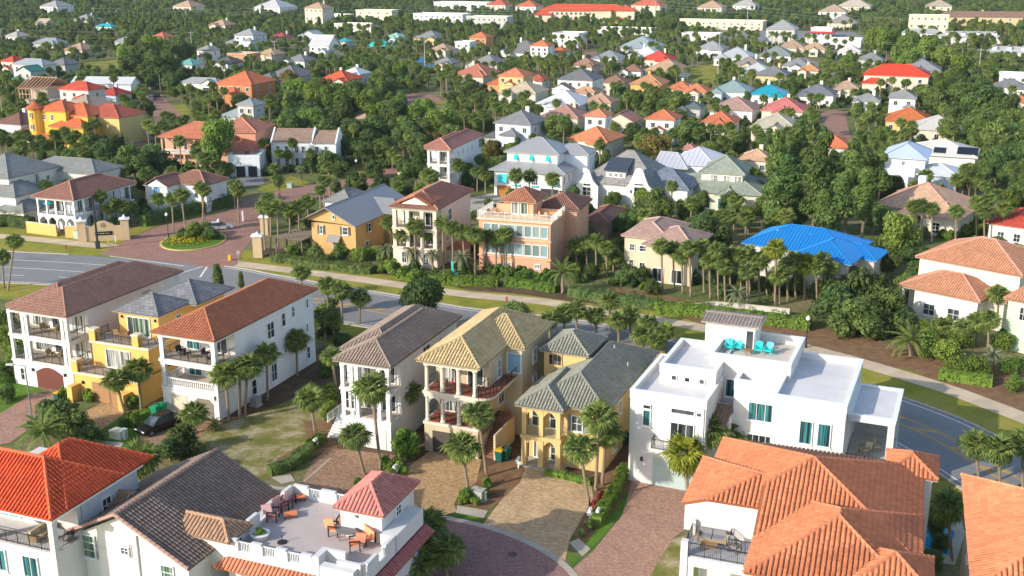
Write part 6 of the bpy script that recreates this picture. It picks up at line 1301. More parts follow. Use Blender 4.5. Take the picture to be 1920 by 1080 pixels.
# ------------------------------------------------------------------ houses further back
def far(cx, cy, wpx, z, roof, wall, label, ref, rk='tile', ang=-21, asp=1.08, pitch=.5, shape='hip', wing=True, name='house', cat='house', nwin=3, cap=None, axis=None):
    if z < 6.5 and shape != 'flat': z *= .72
    p = G(cx, cy, z); dist = PJ(p.x, p.y, z)[2]; tot = wpx*1.27*dist/F; a = abs(R_(ang)); w = tot/(math.cos(a)+asp*math.sin(a)); d = w*asp
    th = R_(ang); ey = Vector((-math.sin(th), math.cos(th), 0))
    c = p + ey*d/2; c.z = 0
    h = House(name, label, cat, (cx, cy), (cx, cy), z, d, ang, ref, w=w, detail=1, centre=c)
    far_wall = wall; h.walls(.45, .45, w-.45, d-.45, 0, z-.08, far_wall)
    n = max(2, min(nwin+1, int(w/3.2)))
    lv = [(.8, 1.4)] if z < 5.3 else [(.8, 1.5), (z-2.3, 1.4)] if z < 8 else [(.8, 1.5), (z*.5-.3, 1.4), (z-2.4, 1.4)]
    for zz, hh in lv:
        h.wins('F', [(w-.9)*(k+.5)/n-.6 for k in range(n)], zz, 1.2, hh, nx=2, ny=1); m = max(1, int(d/5)); h.wins('R', [(d-.9)*(k+.5)/m-.5 for k in range(m)], zz, 1.0, hh, nx=2, ny=1)
    fas = None if dist > 420 else M_WHITE
    if shape == 'hip': h.hip(0, 0, w, d, z, pitch, roof, rk, axis=axis, capcol=cap, fascia=fas)
    elif shape == 'gx':
        h.hip(0, 0, w, d, z, pitch, roof, rk, f=False, b=False, axis='x', fascia=None)
        for x in (.45, w-.65): h.gable_wall([(x, .45, z-.1), (x, d-.45, z-.1), (x, d/2, z+(d/2-.45)*pitch-.1)], wall, axis='x')
    elif shape == 'gy':
        h.hip(0, 0, w, d, z, pitch, roof, rk, f=False, b=False, axis='y', fascia=None)
        for y in (.45, d-.65): h.gable_wall([(.45, y, z-.1), (w-.45, y, z-.1), (w/2, y, z+(w/2-.45)*pitch-.1)], wall)
    elif shape == 'flat': h.flat(0.3, .3, w-.3, d-.3, z, .5, M_RF, stucco(wall))
    if wing and shape != 'flat':
        r = random.Random(int(cx*7+cy*13)); ww = w*r.uniform(.36, .5); x0 = r.choice([.0, w-ww, w*.3]); dp = min(5, d*r.uniform(.2, .32)); zz = z-(.25 if z < 6 else 2.6); g = r.random() < .45
        h.hip(x0-.2, -dp, x0+ww, d*.5, zz, pitch, roof, rk, f=not g, axis='y', capcol=cap, fascia=fas); h.walls(x0+.2, -dp+.45, x0+ww-.4, d*.3, 0, zz-.1, wall)
        if g: h.gable_wall([(x0+.2, -dp+.4, zz-.1), (x0+ww-.4, -dp+.4, zz-.1), (x0+ww/2-.1, -dp+.4, zz+(ww/2-.4)*pitch)], wall)
        h.wins('F', [ww*.18], .6, ww*.5, 1.7, nx=3, ny=2)
    r2 = random.Random(int(cx*3+cy*5))
    if shape == 'hip' and r2.random() < .45:
        x_ = w*r2.uniform(.25, .7); h.box('chimney', x_, d*.62, z, x_+.9, d*.62+.8, z+min(w, d)*.5*pitch+.9, stucco(wall))
    if shape == 'hip':
        [h.part('vent_pipe', MB().tube([(w*u, d*.75, z+.3), (w*u, d*.75, z+min(w, d)*.25*pitch+.55)], .09, 6), M_WHITE) for u in (r2.uniform(.2, .45), r2.uniform(.5, .8))]
    h.hgt = z+w/2*pitch; return h
cT = (.46, .30, .19); cTAN = (.48, .40, .28); cGR = (.20, .20, .205); cDK = (.125, .115, .115); cOR = (.52, .19, .085); cRED = (.52, .085, .05); cBR = (.27, .15, .10); cPK = (.46, .22, .17); cTEAL = (.03, .36, .38)
wW = (.76, .75, .72); wC = (.66, .58, .46); wY = (.70, .48, .2); wO = (.62, .30, .13); wG = (.5, .5, .47)
FARS = [
 (75, 43, 28, 5, cTAN, wC, 'small pale tan roofed house among trees at upper left', 'the small pale tan roof', dict(shape='gx')),
 (193, 50, 34, 4, cTEAL, wW, 'low building with long teal roof among trees at upper left', 'the long teal roof', dict(rk='metal', wing=False, asp=.5)),
 (292, 72, 42, 6, (.55, .16, .08), wC, 'cream house with orange red hip roof beside the big tree at upper left', 'the orange red hip roof', {}),
 (136, 93, 46, 5, cT, wC, 'cream house with tan hip roof on the upper left lawn', 'the cream house on the lawn', {}),
 (82, 82, 58, 4.5, (.30, .32, .33), wG, 'low house with long grey blue hip roof at upper left', 'the long grey blue roof', dict(rk='shingle', asp=.6)),
 (12, 115, 36, 7, cRED, wC, 'house with red tile roof at the upper left edge', 'the red left edge roof', {}),
 (50, 121, 66, 7, (.34, .36, .38), wW, 'white house with long grey roof behind the green gable', 'the long grey roof', dict(rk='metal', asp=.5)),
 (42, 134, 40, 7, (.03, .20, .14), wG, 'house with dark green gable roof at far left', 'the dark green gable', dict(rk='metal', shape='gy')),
 (104, 121, 46, 6, cGR, wG, 'house with dark grey roof right of the green gable', 'the dark grey roof left', dict(rk='shingle')),
 (136, 168, 68, 8, cRED, (.6, .55, .5), 'pale house with bright red hip roof above the yellow tower house', 'the bright red hip roof', dict(asp=.7)),
 (188, 157, 100, 6, (.56, .57, .58), wW, 'long white house with pale grey roof and dark windows', 'the long pale grey roof', dict(rk='metal', asp=.35, shape='gx', wing=False, ang=-8)),
 (198, 178, 48, 5, (.40, .06, .05), (.62, .66, .74), 'white garage with dark red hip roof', 'the dark red garage roof', dict(wing=False, name='garage')),
 (135, 203, 84, 5.5, (.40, .31, .23), wC, 'house with pale brown tiled roof right behind the yellow tower house', 'the pale brown tiled roof', {}),
 (12, 232, 70, 6, (.20, .10, .075), (.62, .64, .68), 'white walled house with dark brown roof at the left edge', 'the dark brown edge roof', dict(wing=False)),
 (44, 248, 40, 4, (.17, .07, .06), wC, 'low dark maroon roofed annex below the yellow tower house', 'the dark maroon annex', dict(wing=False)),
 (438, 157, 82, 9, (.56, .16, .07), (.56, .22, .09), 'orange two storey villa with red orange hip roofs', 'the orange two storey villa', dict(cap=(.6, .2, .1))),
 (372, 156, 74, 5, (.32, .33, .33), wW, 'house with long grey metal roof left of the orange villa', 'the long grey metal roof', dict(rk='metal', asp=.4)),
 (458, 197, 42, 9, (.27, .28, .28), (.5, .48, .45), 'tall grey pavilion house with open upper porch', 'the tall grey pavilion', dict(rk='metal', wing=False)),
 (432, 218, 52, 4, (.30, .34, .33), wG, 'low grey green metal roof in front of the grey pavilion', 'the low grey green roof', dict(rk='metal', wing=False)),
 (380, 94, 34, 7, (.30, .29, .28), wW, 'white two storey house with grey roof beside the tall pole', 'the pole side white house', dict(rk='shingle')),
 (415, 118, 46, 4.5, cDK, wW, 'white house with dark grey roof among the trees', 'the dark grey roof upper left', dict(rk='shingle')),
 (443, 103, 48, 6, (.50, .24, .1), wO, 'orange house half hidden by a round dark tree', 'the half hidden orange house', dict(shape='flat')),
 (345, 121, 40, 4, (.16, .40, .33), wW, 'white house with pale green roof beside the large trees', 'the pale green roof', dict(rk='metal')),
 (406, 47, 40, 5, cT, wC, 'tan roofed pavilion house far upper left', 'the far tan pavilion', {}),
 (587, 15, 42, 15, cT, wC, 'tall cream tower building with tan hip roof on the skyline', 'the tall cream tower', dict(wing=False)),
 (456, 66, 46, 8, (.33, .33, .33), (.62, .64, .68), 'white porched house with grey roof upper left', 'the white porched house', dict(rk='shingle')),
 (440, 80, 44, 4, (.36, .36, .36), wG, 'low pale grey roof below the white porched house', 'the low pale grey roof', dict(rk='metal')),
 (527, 143, 70, 5, (.20, .185, .18), wG, 'long house with dark grey tiled roof left of centre', 'the long dark grey tiled roof', {}),
 (625, 150, 62, 6, (.60, .12, .05), wC, 'house with vivid red orange roof behind the olive trees', 'the vivid red orange roof', {}),
 (597, 86, 46, 7, (.50, .50, .50), wW, 'white house with steep pale gables upper left', 'the steep pale gables', dict(rk='metal', shape='gx', pitch=.8)),
 (520, 70, 34, 5, (.36, .07, .09), wG, 'house with maroon roof upper left', 'the maroon roof', {}),
 (577, 66, 34, 5, (.38, .42, .38), wW, 'house with pale grey green gable upper left', 'the pale grey green gable', dict(shape='gy', rk='metal')),
 (641, 78, 26, 5, cTEAL, wC, 'small house with teal roof upper middle left', 'the small teal roof', dict(rk='metal')),
 (655, 139, 46, 6, (.62, .62, .62), wW, 'house with white roof behind the vivid red orange roof', 'the white roof behind red', dict(rk='metal')),
 (700, 20, 66, 10, (.50, .32, .1), wC, 'tan commercial building with arched yellow roof on the skyline', 'the arched yellow roof', dict(asp=.4, shape='flat')),
 (660, 46, 70, 6, (.5, .5, .5), (.72, .66, .56), 'low white flat roofed store at upper middle', 'the low white store', dict(asp=.5, shape='flat', cat='store', name='store')),
 (820, 27, 88, 10, cGR, wW, 'white flat roofed commercial building at the top left of centre', 'the white commercial building', dict(asp=.4, shape='flat', nwin=8, name='commercial_building', cat='building')),
 (912, 32, 72, 10, cGR, wG, 'grey and white flat roofed office left of the orange hotel', 'the grey white office', dict(asp=.4, shape='flat', nwin=7, name='office_building', cat='building')),
 (736, 70, 32, 5, (.30, .52, .42), wW, 'house with pale mint roof upper middle', 'the pale mint roof', dict(rk='metal')),
 (797, 72, 54, 5, (.25, .25, .24), wY, 'yellow walled house with grey hip roof upper middle', 'the yellow walled grey roof', dict(rk='shingle')),
 (895, 70, 38, 7, cOR, wO, 'orange walled house with orange roof upper middle', 'the orange walled house', {}),
 (866, 80, 34, 7, (.60, .60, .62), wW, 'small white cubic house left of the orange walled house', 'the small white cube', dict(shape='flat')),
 (972, 99, 86, 5.5, (.20, .19, .19), wW, 'large white house with dark grey hip roof at upper middle', 'the large dark grey hip roof', dict(rk='shingle')),
 (1010, 86, 40, 8, cOR, wW, 'white house with orange pyramid roof at upper middle', 'the orange pyramid roof', dict(wing=False)),
 (1045, 97, 34, 6, (.55, .15, .07), wW, 'small house with orange red roof beside the orange pyramid', 'the small orange red roof', {}),
 (1060, 64, 56, 8, cGR, wW, 'white cubic building below the orange hotel', 'the white cubic building', dict(shape='flat')),
 (1170, 54, 90, 5, cGR, wW, 'long low white roofed store below the orange hotel', 'the long low white store', dict(shape='flat', asp=.35, name='store', cat='store')),
 (1195, 88, 74, 6, (.30, .36, .36), wG, 'house with large grey blue metal roof upper right of centre', 'the large grey blue roof', dict(rk='metal')),
 (1207, 102, 54, 5, (.62, .6, .6), wW, 'house with white metal roof beside a red roof', 'the white metal roof beside red', dict(rk='metal')),
 (1228, 112, 60, 5, (.60, .08, .05), wC, 'house with bright red roof upper right of centre', 'the bright red far roof', {}),
 (1243, 133, 78, 4.6, cT, wW, 'white house with broad tan hip roof right of centre', 'the broad tan hip roof', {}),
 (1182, 133, 44, 4.6, cBR, wW, 'small white house with brown roof and chimney', 'the small chimneyed house', {}),
 (882, 140, 70, 6, (.46, .17, .11), wC, 'cream house with brown orange hip roof near centre', 'the brown orange hip roof', dict(cap=(.6, .25, .13))),
 (905, 120, 62, 4.5, (.27, .26, .25), wG, 'house with broad grey roof behind the brown orange roof', 'the broad grey roof', dict(rk='shingle')),
 (957, 143, 56, 7, (.56, .2, .1), wY, 'yellow house with orange hip roof near centre', 'the yellow house with orange hip', {}),
 (928, 158, 38, 4, (.52, .15, .07), wO, 'low orange annex beside the yellow house', 'the low orange annex', dict(wing=False)),
 (1003, 150, 38, 5, (.42, .12, .07), wW, 'small white house with red brown roof near centre', 'the small red brown roof', {}),
 (1077, 150, 76, 7.5, (.165, .165, .17), wW, 'white house with charcoal hip roof near centre', 'the charcoal hip roof', dict(rk='shingle')),
 (1147, 155, 52, 4.6, cBR, wC, 'house with brown hip roof right of the charcoal roof', 'the brown roof right of charcoal', {}),
 (1210, 158, 66, 6, (.50, .25, .12), (.68, .42, .14), 'golden yellow house with brown hip roof', 'the golden yellow house', {}),
 (1272, 166, 48, 4.4, cOR, wC, 'low house with orange roof right of the golden yellow house', 'the orange roof right of gold', {}),
 (972, 174, 74, 6, cTAN, (.6, .58, .48), 'house with pale sandy hip roof near centre', 'the pale sandy hip roof', {}),
 (1045, 196, 92, 5, (.60, .60, .60), wW, 'house with white metal hip roof and screened pool cage', 'the white metal hip roof', dict(rk='metal')),
 (1118, 192, 62, 5, (.46, .28, .19), wC, 'house with peach brown hip roof right of the white metal roof', 'the peach brown hip roof', {}),
 (1048, 220, 80, 5, (.40, .22, .17), wC, 'house with dusty pink brown roof behind the turquoise shuttered house', 'the dusty pink brown roof', {}),
 (1115, 218, 48, 7.4, (.55, .22, .12), wW, 'white tower house with orange brown hip roof', 'the orange brown tower', dict(wing=False)),
 (1160, 228, 64, 5.5, (.42, .2, .14), wC, 'house with rosy brown gable right of the orange brown tower', 'the rosy brown gable', dict(shape='gy')),
 (1100, 264, 92, 6, (.60, .22, .10), wC, 'cream house with bright orange cross hip roof behind grey slate roof', 'the bright orange cross hip', dict(ang=-28)),
 (1237, 224, 62, 7, (.52, .165, .08), wW, 'white house with orange red roof and lower red wing', 'the orange red winged roof', {}),
 (960, 232, 86, 7, (.22, .225, .23), (.66, .70, .76), 'white house with several slate grey roofs left of centre', 'the several slate grey roofs', dict(rk='shingle', ang=-26)),
 (930, 258, 60, 4, (.13, .13, .14), wG, 'low house with charcoal flat roof behind the tall white house', 'the low charcoal roof', dict(rk='shingle', wing=False)),
 (683, 222, 40, 4, cT, wC, 'small tan roof deep in the dark woods', 'the small tan roof in woods', dict(wing=False)),
 (1345, 40, 140, 5.6, cGR, (.74, .64, .44), 'long cream flat roofed shop building at upper right', 'the long cream shops', dict(shape='flat', asp=.3, nwin=12, name='shop_building', cat='building')),
 (1313, 64, 64, 6, cGR, wW, 'white flat roofed box store right of centre top', 'the white box store', dict(shape='flat', asp=.5, name='store', cat='store')),
 (1463, 55, 58, 9, (.31, .31, .31), wG, 'grey hip roofed open pavilion at upper right', 'the grey open pavilion', dict(wing=False, rk='metal', name='pavilion', cat='pavilion', pitch=.6)),
 (1540, 54, 42, 5, cRED, (.76, .72, .68), 'white and red restaurant at upper right', 'the white and red restaurant', dict(shape='flat', name='restaurant', cat='restaurant')),
 (1578, 43, 58, 6, (.30, .27, .25), wC, 'grey hip roofed building behind the red restaurant', 'the grey hip building', dict(rk='shingle', wing=False)),
 (1562, 74, 88, 5, cGR, wW, 'long white flat roofed store below the red restaurant', 'the long white flat store', dict(shape='flat', asp=.4, name='store', cat='store')),
 (1742, 30, 64, 13, cGR, (.76, .66, .46), 'three storey cream building with arched windows at upper right', 'the three storey cream building', dict(shape='flat', asp=.5, nwin=5)),
 (1860, 32, 150, 9, (.26, .16, .12), (.76, .58, .34), 'long peach building with brown roof at the upper right edge', 'the long peach building', dict(asp=.2, nwin=10, wing=False, ang=-4)),
 (1728, 62, 62, 6, (.38, .38, .38), wW, 'white porched building with grey roof upper right', 'the white porched building', dict(rk='metal', asp=.4, wing=False)),
 (1822, 70, 92, 6, (.40, .40, .41), wW, 'long white porched inn with grey dormered roof', 'the long grey dormered roof', dict(rk='metal', asp=.35, wing=False, ang=-12)),
 (1892, 98, 66, 5, (.42, .42, .43), wW, 'white building with grey dormered roof at the right edge', 'the grey dormered roof at right', dict(rk='metal', asp=.5, wing=False)),
 (1525, 92, 46, 5, cT, wC, 'cream house with tan roof in the upper right', 'the tan roof upper right', {}),
 (1592, 97, 46, 4, (.6, .58, .54), wW, 'low pale roofed house in the upper right', 'the low pale roof', dict(rk='shingle')),
 (1375, 108, 72, 5, (.42, .44, .45), wW, 'house with broad pale grey roof beside the grassy lot', 'the broad pale grey roof', dict(rk='metal')),
 (1452, 104, 66, 5, (.22, .26, .24), wW, 'house with grey green roof in the upper right', 'the grey green roof upper right', dict(rk='shingle')),
 (1400, 122, 58, 4.6, (.28, .24, .21), wC, 'house with tan grey roof right of the grassy lot', 'the tan grey roof', {}),
 (1415, 134, 58, 4.6, (.5, .5, .5), wW, 'white house with pale metal roof below the tan grey roof', 'the pale metal roof', dict(rk='metal')),
 (1445, 142, 66, 4.6, cGR, (.66, .5, .26), 'cream walled house with slate grey roof right of centre', 'the cream walled slate roof', dict(rk='shingle')),
 (1492, 124, 56, 4.6, (.25, .26, .26), wW, 'house with mid grey hip roof upper right', 'the mid grey hip roof', dict(rk='shingle')),
 (1516, 132, 40, 4.6, (.52, .26, .12), wC, 'house with orange tan roof upper right', 'the orange tan roof', {}),
 (1680, 142, 108, 8, (.60, .06, .03), wC, 'cream mansion with bright red tile roofs at right', 'the bright red mansion', dict(asp=.6)),
 (1722, 132, 84, 6, (.27, .28, .29), wW, 'house with grey roofs behind the red mansion', 'the grey roofs behind the mansion', dict(rk='shingle')),
 (1902, 142, 54, 6, cGR, wW, 'white flat roofed house at the right edge', 'the white flat roof at right', dict(shape='flat')),
 (1895, 164, 60, 4.6, cGR, wW, 'low grey roofed house at the right edge', 'the low grey roof at right', dict(rk='shingle')),
 (1300, 172, 54, 4.6, (.56, .2, .1), wC, 'house with terracotta orange roof right of centre', 'the terracotta orange roof', {}),
 (1368, 172, 74, 5.5, (.24, .32, .31), (.62, .66, .68), 'white house with sea green grey hip roof', 'the sea green grey roof', dict(rk='metal')),
 (1438, 178, 68, 5.5, (.015, .30, .40), wW, 'white house with turquoise blue hip roof', 'the turquoise blue roof', dict(rk='metal')),
 (1530, 178, 70, 5.5, (.17, .175, .20), wW, 'white house with dark slate hip roof', 'the dark slate hip roof', dict(rk='shingle')),
 (1692, 184, 54, 7, (.27, .27, .27), wW, 'white two storey house with grey roof below the red mansion', 'the white house below the mansion', dict(rk='shingle')),
 (1373, 206, 82, 5, (.38, .24, .20), wW, 'white house with mauve brown roof right of centre', 'the mauve brown roof', {}),
 (1466, 208, 84, 5.5, (.52, .17, .15), wC, 'house with salmon pink hip roof right of centre', 'the salmon pink hip roof', {}),
 (1345, 230, 68, 6, (.52, .165, .08), wC, 'cream house with bright orange hip roof right of centre', 'the bright orange hip roof', {}),
 (1450, 240, 92, 5.5, (.44, .40, .31), wC, 'cream house with pale grey roof and arched windows', 'the arched window house', {}),
 (1292, 203, 48, 5, (.14, .165, .17), wG, 'house with dark blue grey roof right of centre', 'the dark blue grey roof', dict(rk='shingle')),
 (1702, 228, 88, 4.6, (.50, .15, .05), wY, 'yellow house with rust orange hip roof at right', 'the rust orange hip roof', dict(wing=False)),
 (1757, 244, 92, 4.6, (.52, .50, .46), wC, 'house with off white hip roof right of the rust orange roof', 'the off white hip roof', dict(rk='metal', wing=False)),
 (1560, 276, 70, 4.6, (.60, .18, .08), wC, 'house with orange hip roof behind the tall green trees', 'the orange roof behind tall trees', dict(wing=False)),
 (1415, 300, 64, 4.6, (.56, .34, .22), wC, 'house with peach hip roof behind the grey green roof', 'the peach hip roof', dict(wing=False)),
 (1914, 190, 34, 5, cOR, wC, 'small house with orange roof at the far right edge', 'the orange right edge roof', {}),
 (1290, 280, 30, 4, cPK, wC, 'small pink brown roof behind the olive brown tree', 'the small pink brown roof', dict(wing=False)),
 (620, 28, 60, 5, (.5, .48, .46), wW, 'long pale roofed building at the top left of centre', 'the long pale building', dict(asp=.4, shape='flat')),
 (20, 68, 34, 4, (.45, .4, .36), wW, 'low pale roofed building at the upper left edge', 'the low pale building', dict(wing=False)),
 (150, 37, 40, 5, (.3, .3, .3), wG, 'low grey roof in the far upper left woods', 'the grey roof in far woods', dict(wing=False)),
 (1058, 170, 58, 4.4, cDK, wW, 'low annex with charcoal roof below the charcoal hip roof', 'the low charcoal annex', dict(wing=False, rk='shingle')),
 (1330, 92, 56, 5.5, (.33, .33, .34), wW, 'house with pale slate roof left of the grassy lot', 'the pale slate roof', dict(rk='shingle')),
 (1483, 88, 48, 5.5, (.40, .27, .18), wC, 'house with sandy brown roof below the grey open pavilion', 'the sandy brown roof', {}),
 (1632, 112, 48, 5.5, (.24, .24, .25), wG, 'house with slate roof beside the upper right grove', 'the slate roof by the grove', dict(rk='shingle')),
 (822, 94, 44, 5.5, (.44, .30, .20), wC, 'house with light brown roof right of the tennis courts', 'the light brown roof', {}),
 (552, 114, 46, 5.5, (.23, .23, .235), wW, 'white house with smoky grey roof left of centre top', 'the smoky grey roof', dict(rk='shingle')),
 (497, 102, 42, 5.5, (.46, .33, .2), wC, 'cream house with honey tan roof left of centre top', 'the honey tan roof', {}),
 (228, 78, 40, 5.5, (.31, .31, .32), wG, 'grey walled house with grey roof left of the big clump', 'the grey walled house', dict(rk='shingle')),
 (1092, 122, 48, 5.5, (.33, .19, .13), wC, 'house with chestnut roof beside the pink street', 'the chestnut roof', {}),
 (1136, 108, 50, 5.5, (.26, .27, .28), wW, 'house with steel grey roof right of the pink street', 'the steel grey roof', dict(rk='metal')),
 (1585, 166, 50, 5.5, (.42, .29, .20), wC, 'house with fawn roof right of the dark slate hip roof', 'the fawn roof', {}),
 (1625, 190, 52, 5.5, (.28, .28, .28), wW, 'white house with ash grey roof left of the red mansion', 'the ash grey roof', dict(rk='shingle')),
 (1095, 172, 44, 5.5, (.50, .28, .17), wC, 'cream house with apricot roof right of the charcoal hip roof', 'the apricot roof', {}),
 (830, 118, 40, 5.5, (.27, .27, .26), wC, 'house with pewter roof behind the brown orange hip roof', 'the pewter roof', dict(rk='shingle')),
 (862, 5, 90, 9, cGR, wW, 'pale long building at the very top left of the orange hotel', 'the topmost pale building', dict(shape='flat', asp=.3, wing=False)),
 (985, 12, 44, 8, (.5, .14, .07), wW, 'small white building with orange roof at the very top', 'the topmost orange roof', dict(wing=False)),
 (930, 9, 40, 8, (.5, .12, .07), wC, 'small building with red roof at the very top', 'the topmost red roof', dict(wing=False)),
 (1330, 14, 50, 8, cT, wC, 'tan roofed house at the very top above the cream shops', 'the topmost tan roof', dict(wing=False)),
 (1395, 10, 46, 8, (.4, .38, .35), wW, 'pale roofed house at the very top right of centre', 'the topmost pale roof', dict(wing=False)),
 (1600, 12, 64, 8, (.46, .40, .32), wC, 'beige roofed house at the very top above the red restaurant', 'the topmost beige roof', dict(wing=False)),
 (1560, 22, 54, 8, (.40, .30, .22), wW, 'brown roofed house on the wooded skyline above the red restaurant', 'the skyline brown roof', dict(wing=False)),
 (1210, 10, 60, 9, (.52, .13, .07), wC, 'low orange roofed block at the very top right of the hotel', 'the topmost orange block', dict(wing=False)),
 (500, 14, 60, 8, (.5, .5, .5), wW, 'white roofed building at the very top left', 'the topmost white roof', dict(wing=False)),
 (340, 12, 44, 8, cT, wC, 'tan roofed house at the very top left', 'the top left tan roof', dict(wing=False)),
 (90, 12, 44, 8, (.35, .34, .33), wW, 'grey roofed house at the very top left corner', 'the corner grey roof', dict(wing=False)),
 (1760, 12, 50, 8, (.4, .33, .25), wC, 'brown roofed house at the very top right', 'the top right brown roof', dict(wing=False)),
]
for (cx, cy, wp, z, rc, wc, lab, ref, kw) in FARS: far(cx, cy, wp, z, rc, wc, lab, ref, **kw)
# the orange hotel
hh = House('hotel', 'long cream hotel with bright orange red tile roofs at the top centre', 'hotel', (1010, 20), (1180, 20), 11, 22, -8, 'the orange hotel', detail=1)
HO = (.62, .10, .04); w_ = hh.w; HW = (.74, .62, .46)
hh.walls(0, 0, w_, 20, 0, 10.9, HW); hh.hip(-1, -1, w_+1, 21, 11, .38, HO, 'tile', axis='x', fascia=None)
for x0, x1 in ((-3, 9), (w_*.62, w_*.62+12), (w_-9, w_+4)): hh.hip(x0-1, -6, x1+1, 12, 11.6 if x0 > 0 else 8.4, .42, HO, 'tile', fascia=None); hh.walls(x0, -5, x1, 11, 0, 11.4 if x0 > 0 else 8.3, HW)
hh.wr = (0, 0, w_, 20)
for z in (1.2, 4.6, 8.0): hh.wins('F', [2.0+3.4*k for k in range(int(w_/3.4))], z, 1.6, 1.8, nx=2, ny=1)
hh.hip(w_-16, -13, w_+2, -5, 4.5, .5, HO, 'tile', axis='x', fascia=None); hh.walls(w_-15, -12, w_+1, -6, 0, 4.4, HW)
# dormers on the inn roof, awnings on the restaurant, half built house
for h in HOUSES:
    if h.ref in ('the long grey dormered roof', 'the grey dormered roof at right'):
        n = 4 if h.w > 25 else 3
        for k in range(n):
            x = h.w*(k+.5)/n; h.walls(x-1, h.d*.16, x+1, h.d*.4, h.ze+.3, h.ze+2.4, wW, 'dormer'); h.hip(x-1.3, h.d*.12, x+1.3, h.d*.45, h.ze+2.4, .7, (.42, .42, .43), 'metal', f=False, axis='y', fascia=None)
    if h.ref == 'the white and red restaurant':
        h.box('awning', -1, -1.5, 2.6, h.w+1, .3, 3.4, paint('red_awning', (.55, .03, .03)))
        h.box('awning', h.w+.3-.6, -1.4, 2.6, h.w+1.2, h.d, 3.4, paint('red_awning', (.55, .03, .03)))
hc = House('half_built_house', 'half built house with bare pinkish roof trusses and scaffolding at left', 'house', (28, 166), (88, 168), 7.2, 13, -18, 'the half built house'); w_ = hc.w; M_TIM = plain('raw_timber', (.52, .34, .22), .8, var=.2)
hc.walls(.5, .5, w_-.5, 12.5, 0, 3.4, (.58, .52, .44)); hc.walls(.5, 6, w_*.6, 12.5, 3.4, 7, (.50, .44, .36)); hc.wins('F', [1.5, 5], .8, 2.2, 1.8, nx=2, ny=1)
fr = MB()
for k in range(9):
    x = .6+k*(w_-1.2)/8; fr.bar((x, .6, 3.4), (x, .6, 7.2), .18); fr.bar((x, 0, 7.2), (x, 6.5, 10.4), .2); fr.bar((x, 13, 7.2), (x, 6.5, 10.4), .2); fr.bar((x, 0, 7.2), (x, 13, 7.2), .15)
fr.bar((.5, .6, 7.2), (w_-.5, .6, 7.2), .3); fr.bar((.5, .6, 3.5), (w_-.5, .6, 3.5), .3); fr.bar((.5, 6.5, 10.4), (w_-.5, 6.5, 10.4), .2); fr.bar((.5, .6, 5.4), (w_-.5, .6, 5.4), .2); hc.part('timber_frame', fr, M_TIM)
hc.planes([[(0, 13.2, 7.2), (0, 0.1, 7.2), (3, 6.6, 10.5)], [(w_, 13.2, 7.3), (0, 13.2, 7.3), (3, 6.6, 10.5), (w_-3, 6.6, 10.5)]], (.42, .22, .17), 'shingle')
# oval teal canopy, tennis courts
o = empty('canopy', G(715, 98)); tag(o, 'oval teal fabric canopy beside the tennis courts', 'canopy'); c_ = MB(); c_.lathe([(7.5, 3.2), (7.0, 4.0), (4.5, 5.4), (.3, 6.2)], 16); x_ = obj('fabric', c_, paint('teal_fabric', (.02, .42, .38)), o); x_.scale = (1, .6, 1)
for a in (0, 1.57, 3.14, 4.71): obj('post', MB().tube([(5.6*math.cos(a), 3.4*math.sin(a), 0), (5.6*math.cos(a), 3.4*math.sin(a), 4.0)], .12, 6), M_WHITE, o)
sheet('tennis_court', [(772, 122), (838, 120), (842, 132), (775, 134)], groundmat('blue_court', [(.3, (.03, .13, .24)), (.7, (.05, .17, .29))], .2, bump=0), .03); sheet('tennis_court', [(770, 109), (800, 108), (802, 117), (768, 118)], groundmat('pale_blue_court', [(.3, (.03, .25, .42)), (.7, (.05, .3, .5))], .2, bump=0), .03)

# ------------------------------------------------------------------ palms placed one by one
def cl(place, L, kind='fan', near=False, desc='sabal palm', size=1.0, tr=.17):
    for q in L:
        cx, cy, by = q[:3]; bx = q[3] if len(q) > 3 else cx+rnd.uniform(-2, 3); sz = q[4] if len(q) > 4 else size*rnd.uniform(.92, 1.08)
        palm_px(bx, by, cx, cy, near, kind=kind, desc=desc, place=place, size=sz, tr=tr)
NB = 'beside the yellow house with grey green roof'
cl('in front of the yellow stepped house', [(258, 694, 775, 266), (216, 712, 788, 238)], near=True, size=.95)
cl('along the side of the white terracotta roofed house', [(422, 703, 792, 430), (449, 690, 786, 450, .9), (464, 687, 784, 459), (500, 664, 752, 502), (556, 638, 705, 557)], near=True, size=1.0)
cl('on the sandy lawn', [(582, 748, 818, 592)], near=True, size=1.05)
cl('by the black car', [(363, 775, 812, 366)], near=True, size=.9)
cl('before the white house with grey brown roof', [(666, 818, 890, 683), (697, 728, 888, 715, 1.12), (763, 734, 812, 766, .98), (622, 668, 748, 633, .8)], near=True)
cl('before the cream house with tan roof', [(866, 838, 924, 879), (897, 778, 893, 913, .95)], near=True)
cl('between the tan roof and the grey green roof', [(985, 686, 745, 988, 1.0)], near=True)
cl(NB, [(1088, 842, 948, 1105, 1.0), (1123, 782, 920, 1117, 1.1), (1136, 812, 910, 1129, 1.0)], near=True)
cl('in front of the white cubic house', [(1322, 806, 905, 1328, 1.3), (1362, 812, 890, 1360, 1.25)], near=True)
cl('at the garage of the white cubic house', [(1284, 850, 928, 1290, 1.15)], 'fany', True, 'bright green fan palm', tr=.2)
cl('at the road behind the bottom right roofs', [(1830, 833, 915, 1836), (1873, 842, 925, 1875, 1.05), (1918, 830, 915, 1918)], near=True)
cl('in the dark alley by the blue pool', [(1777, 950, 1052, 1785, 1.05)], near=True)
cl('beside the small pink tower', [(800, 985, 1040, 803, 1.1), (835, 1030, 1085, 838, 1.0), (775, 1055, 1100, 777, 1.1), (790, 1015, 1060, 790, 1.0), (745, 1062, 1110, 748, .9)], near=True)
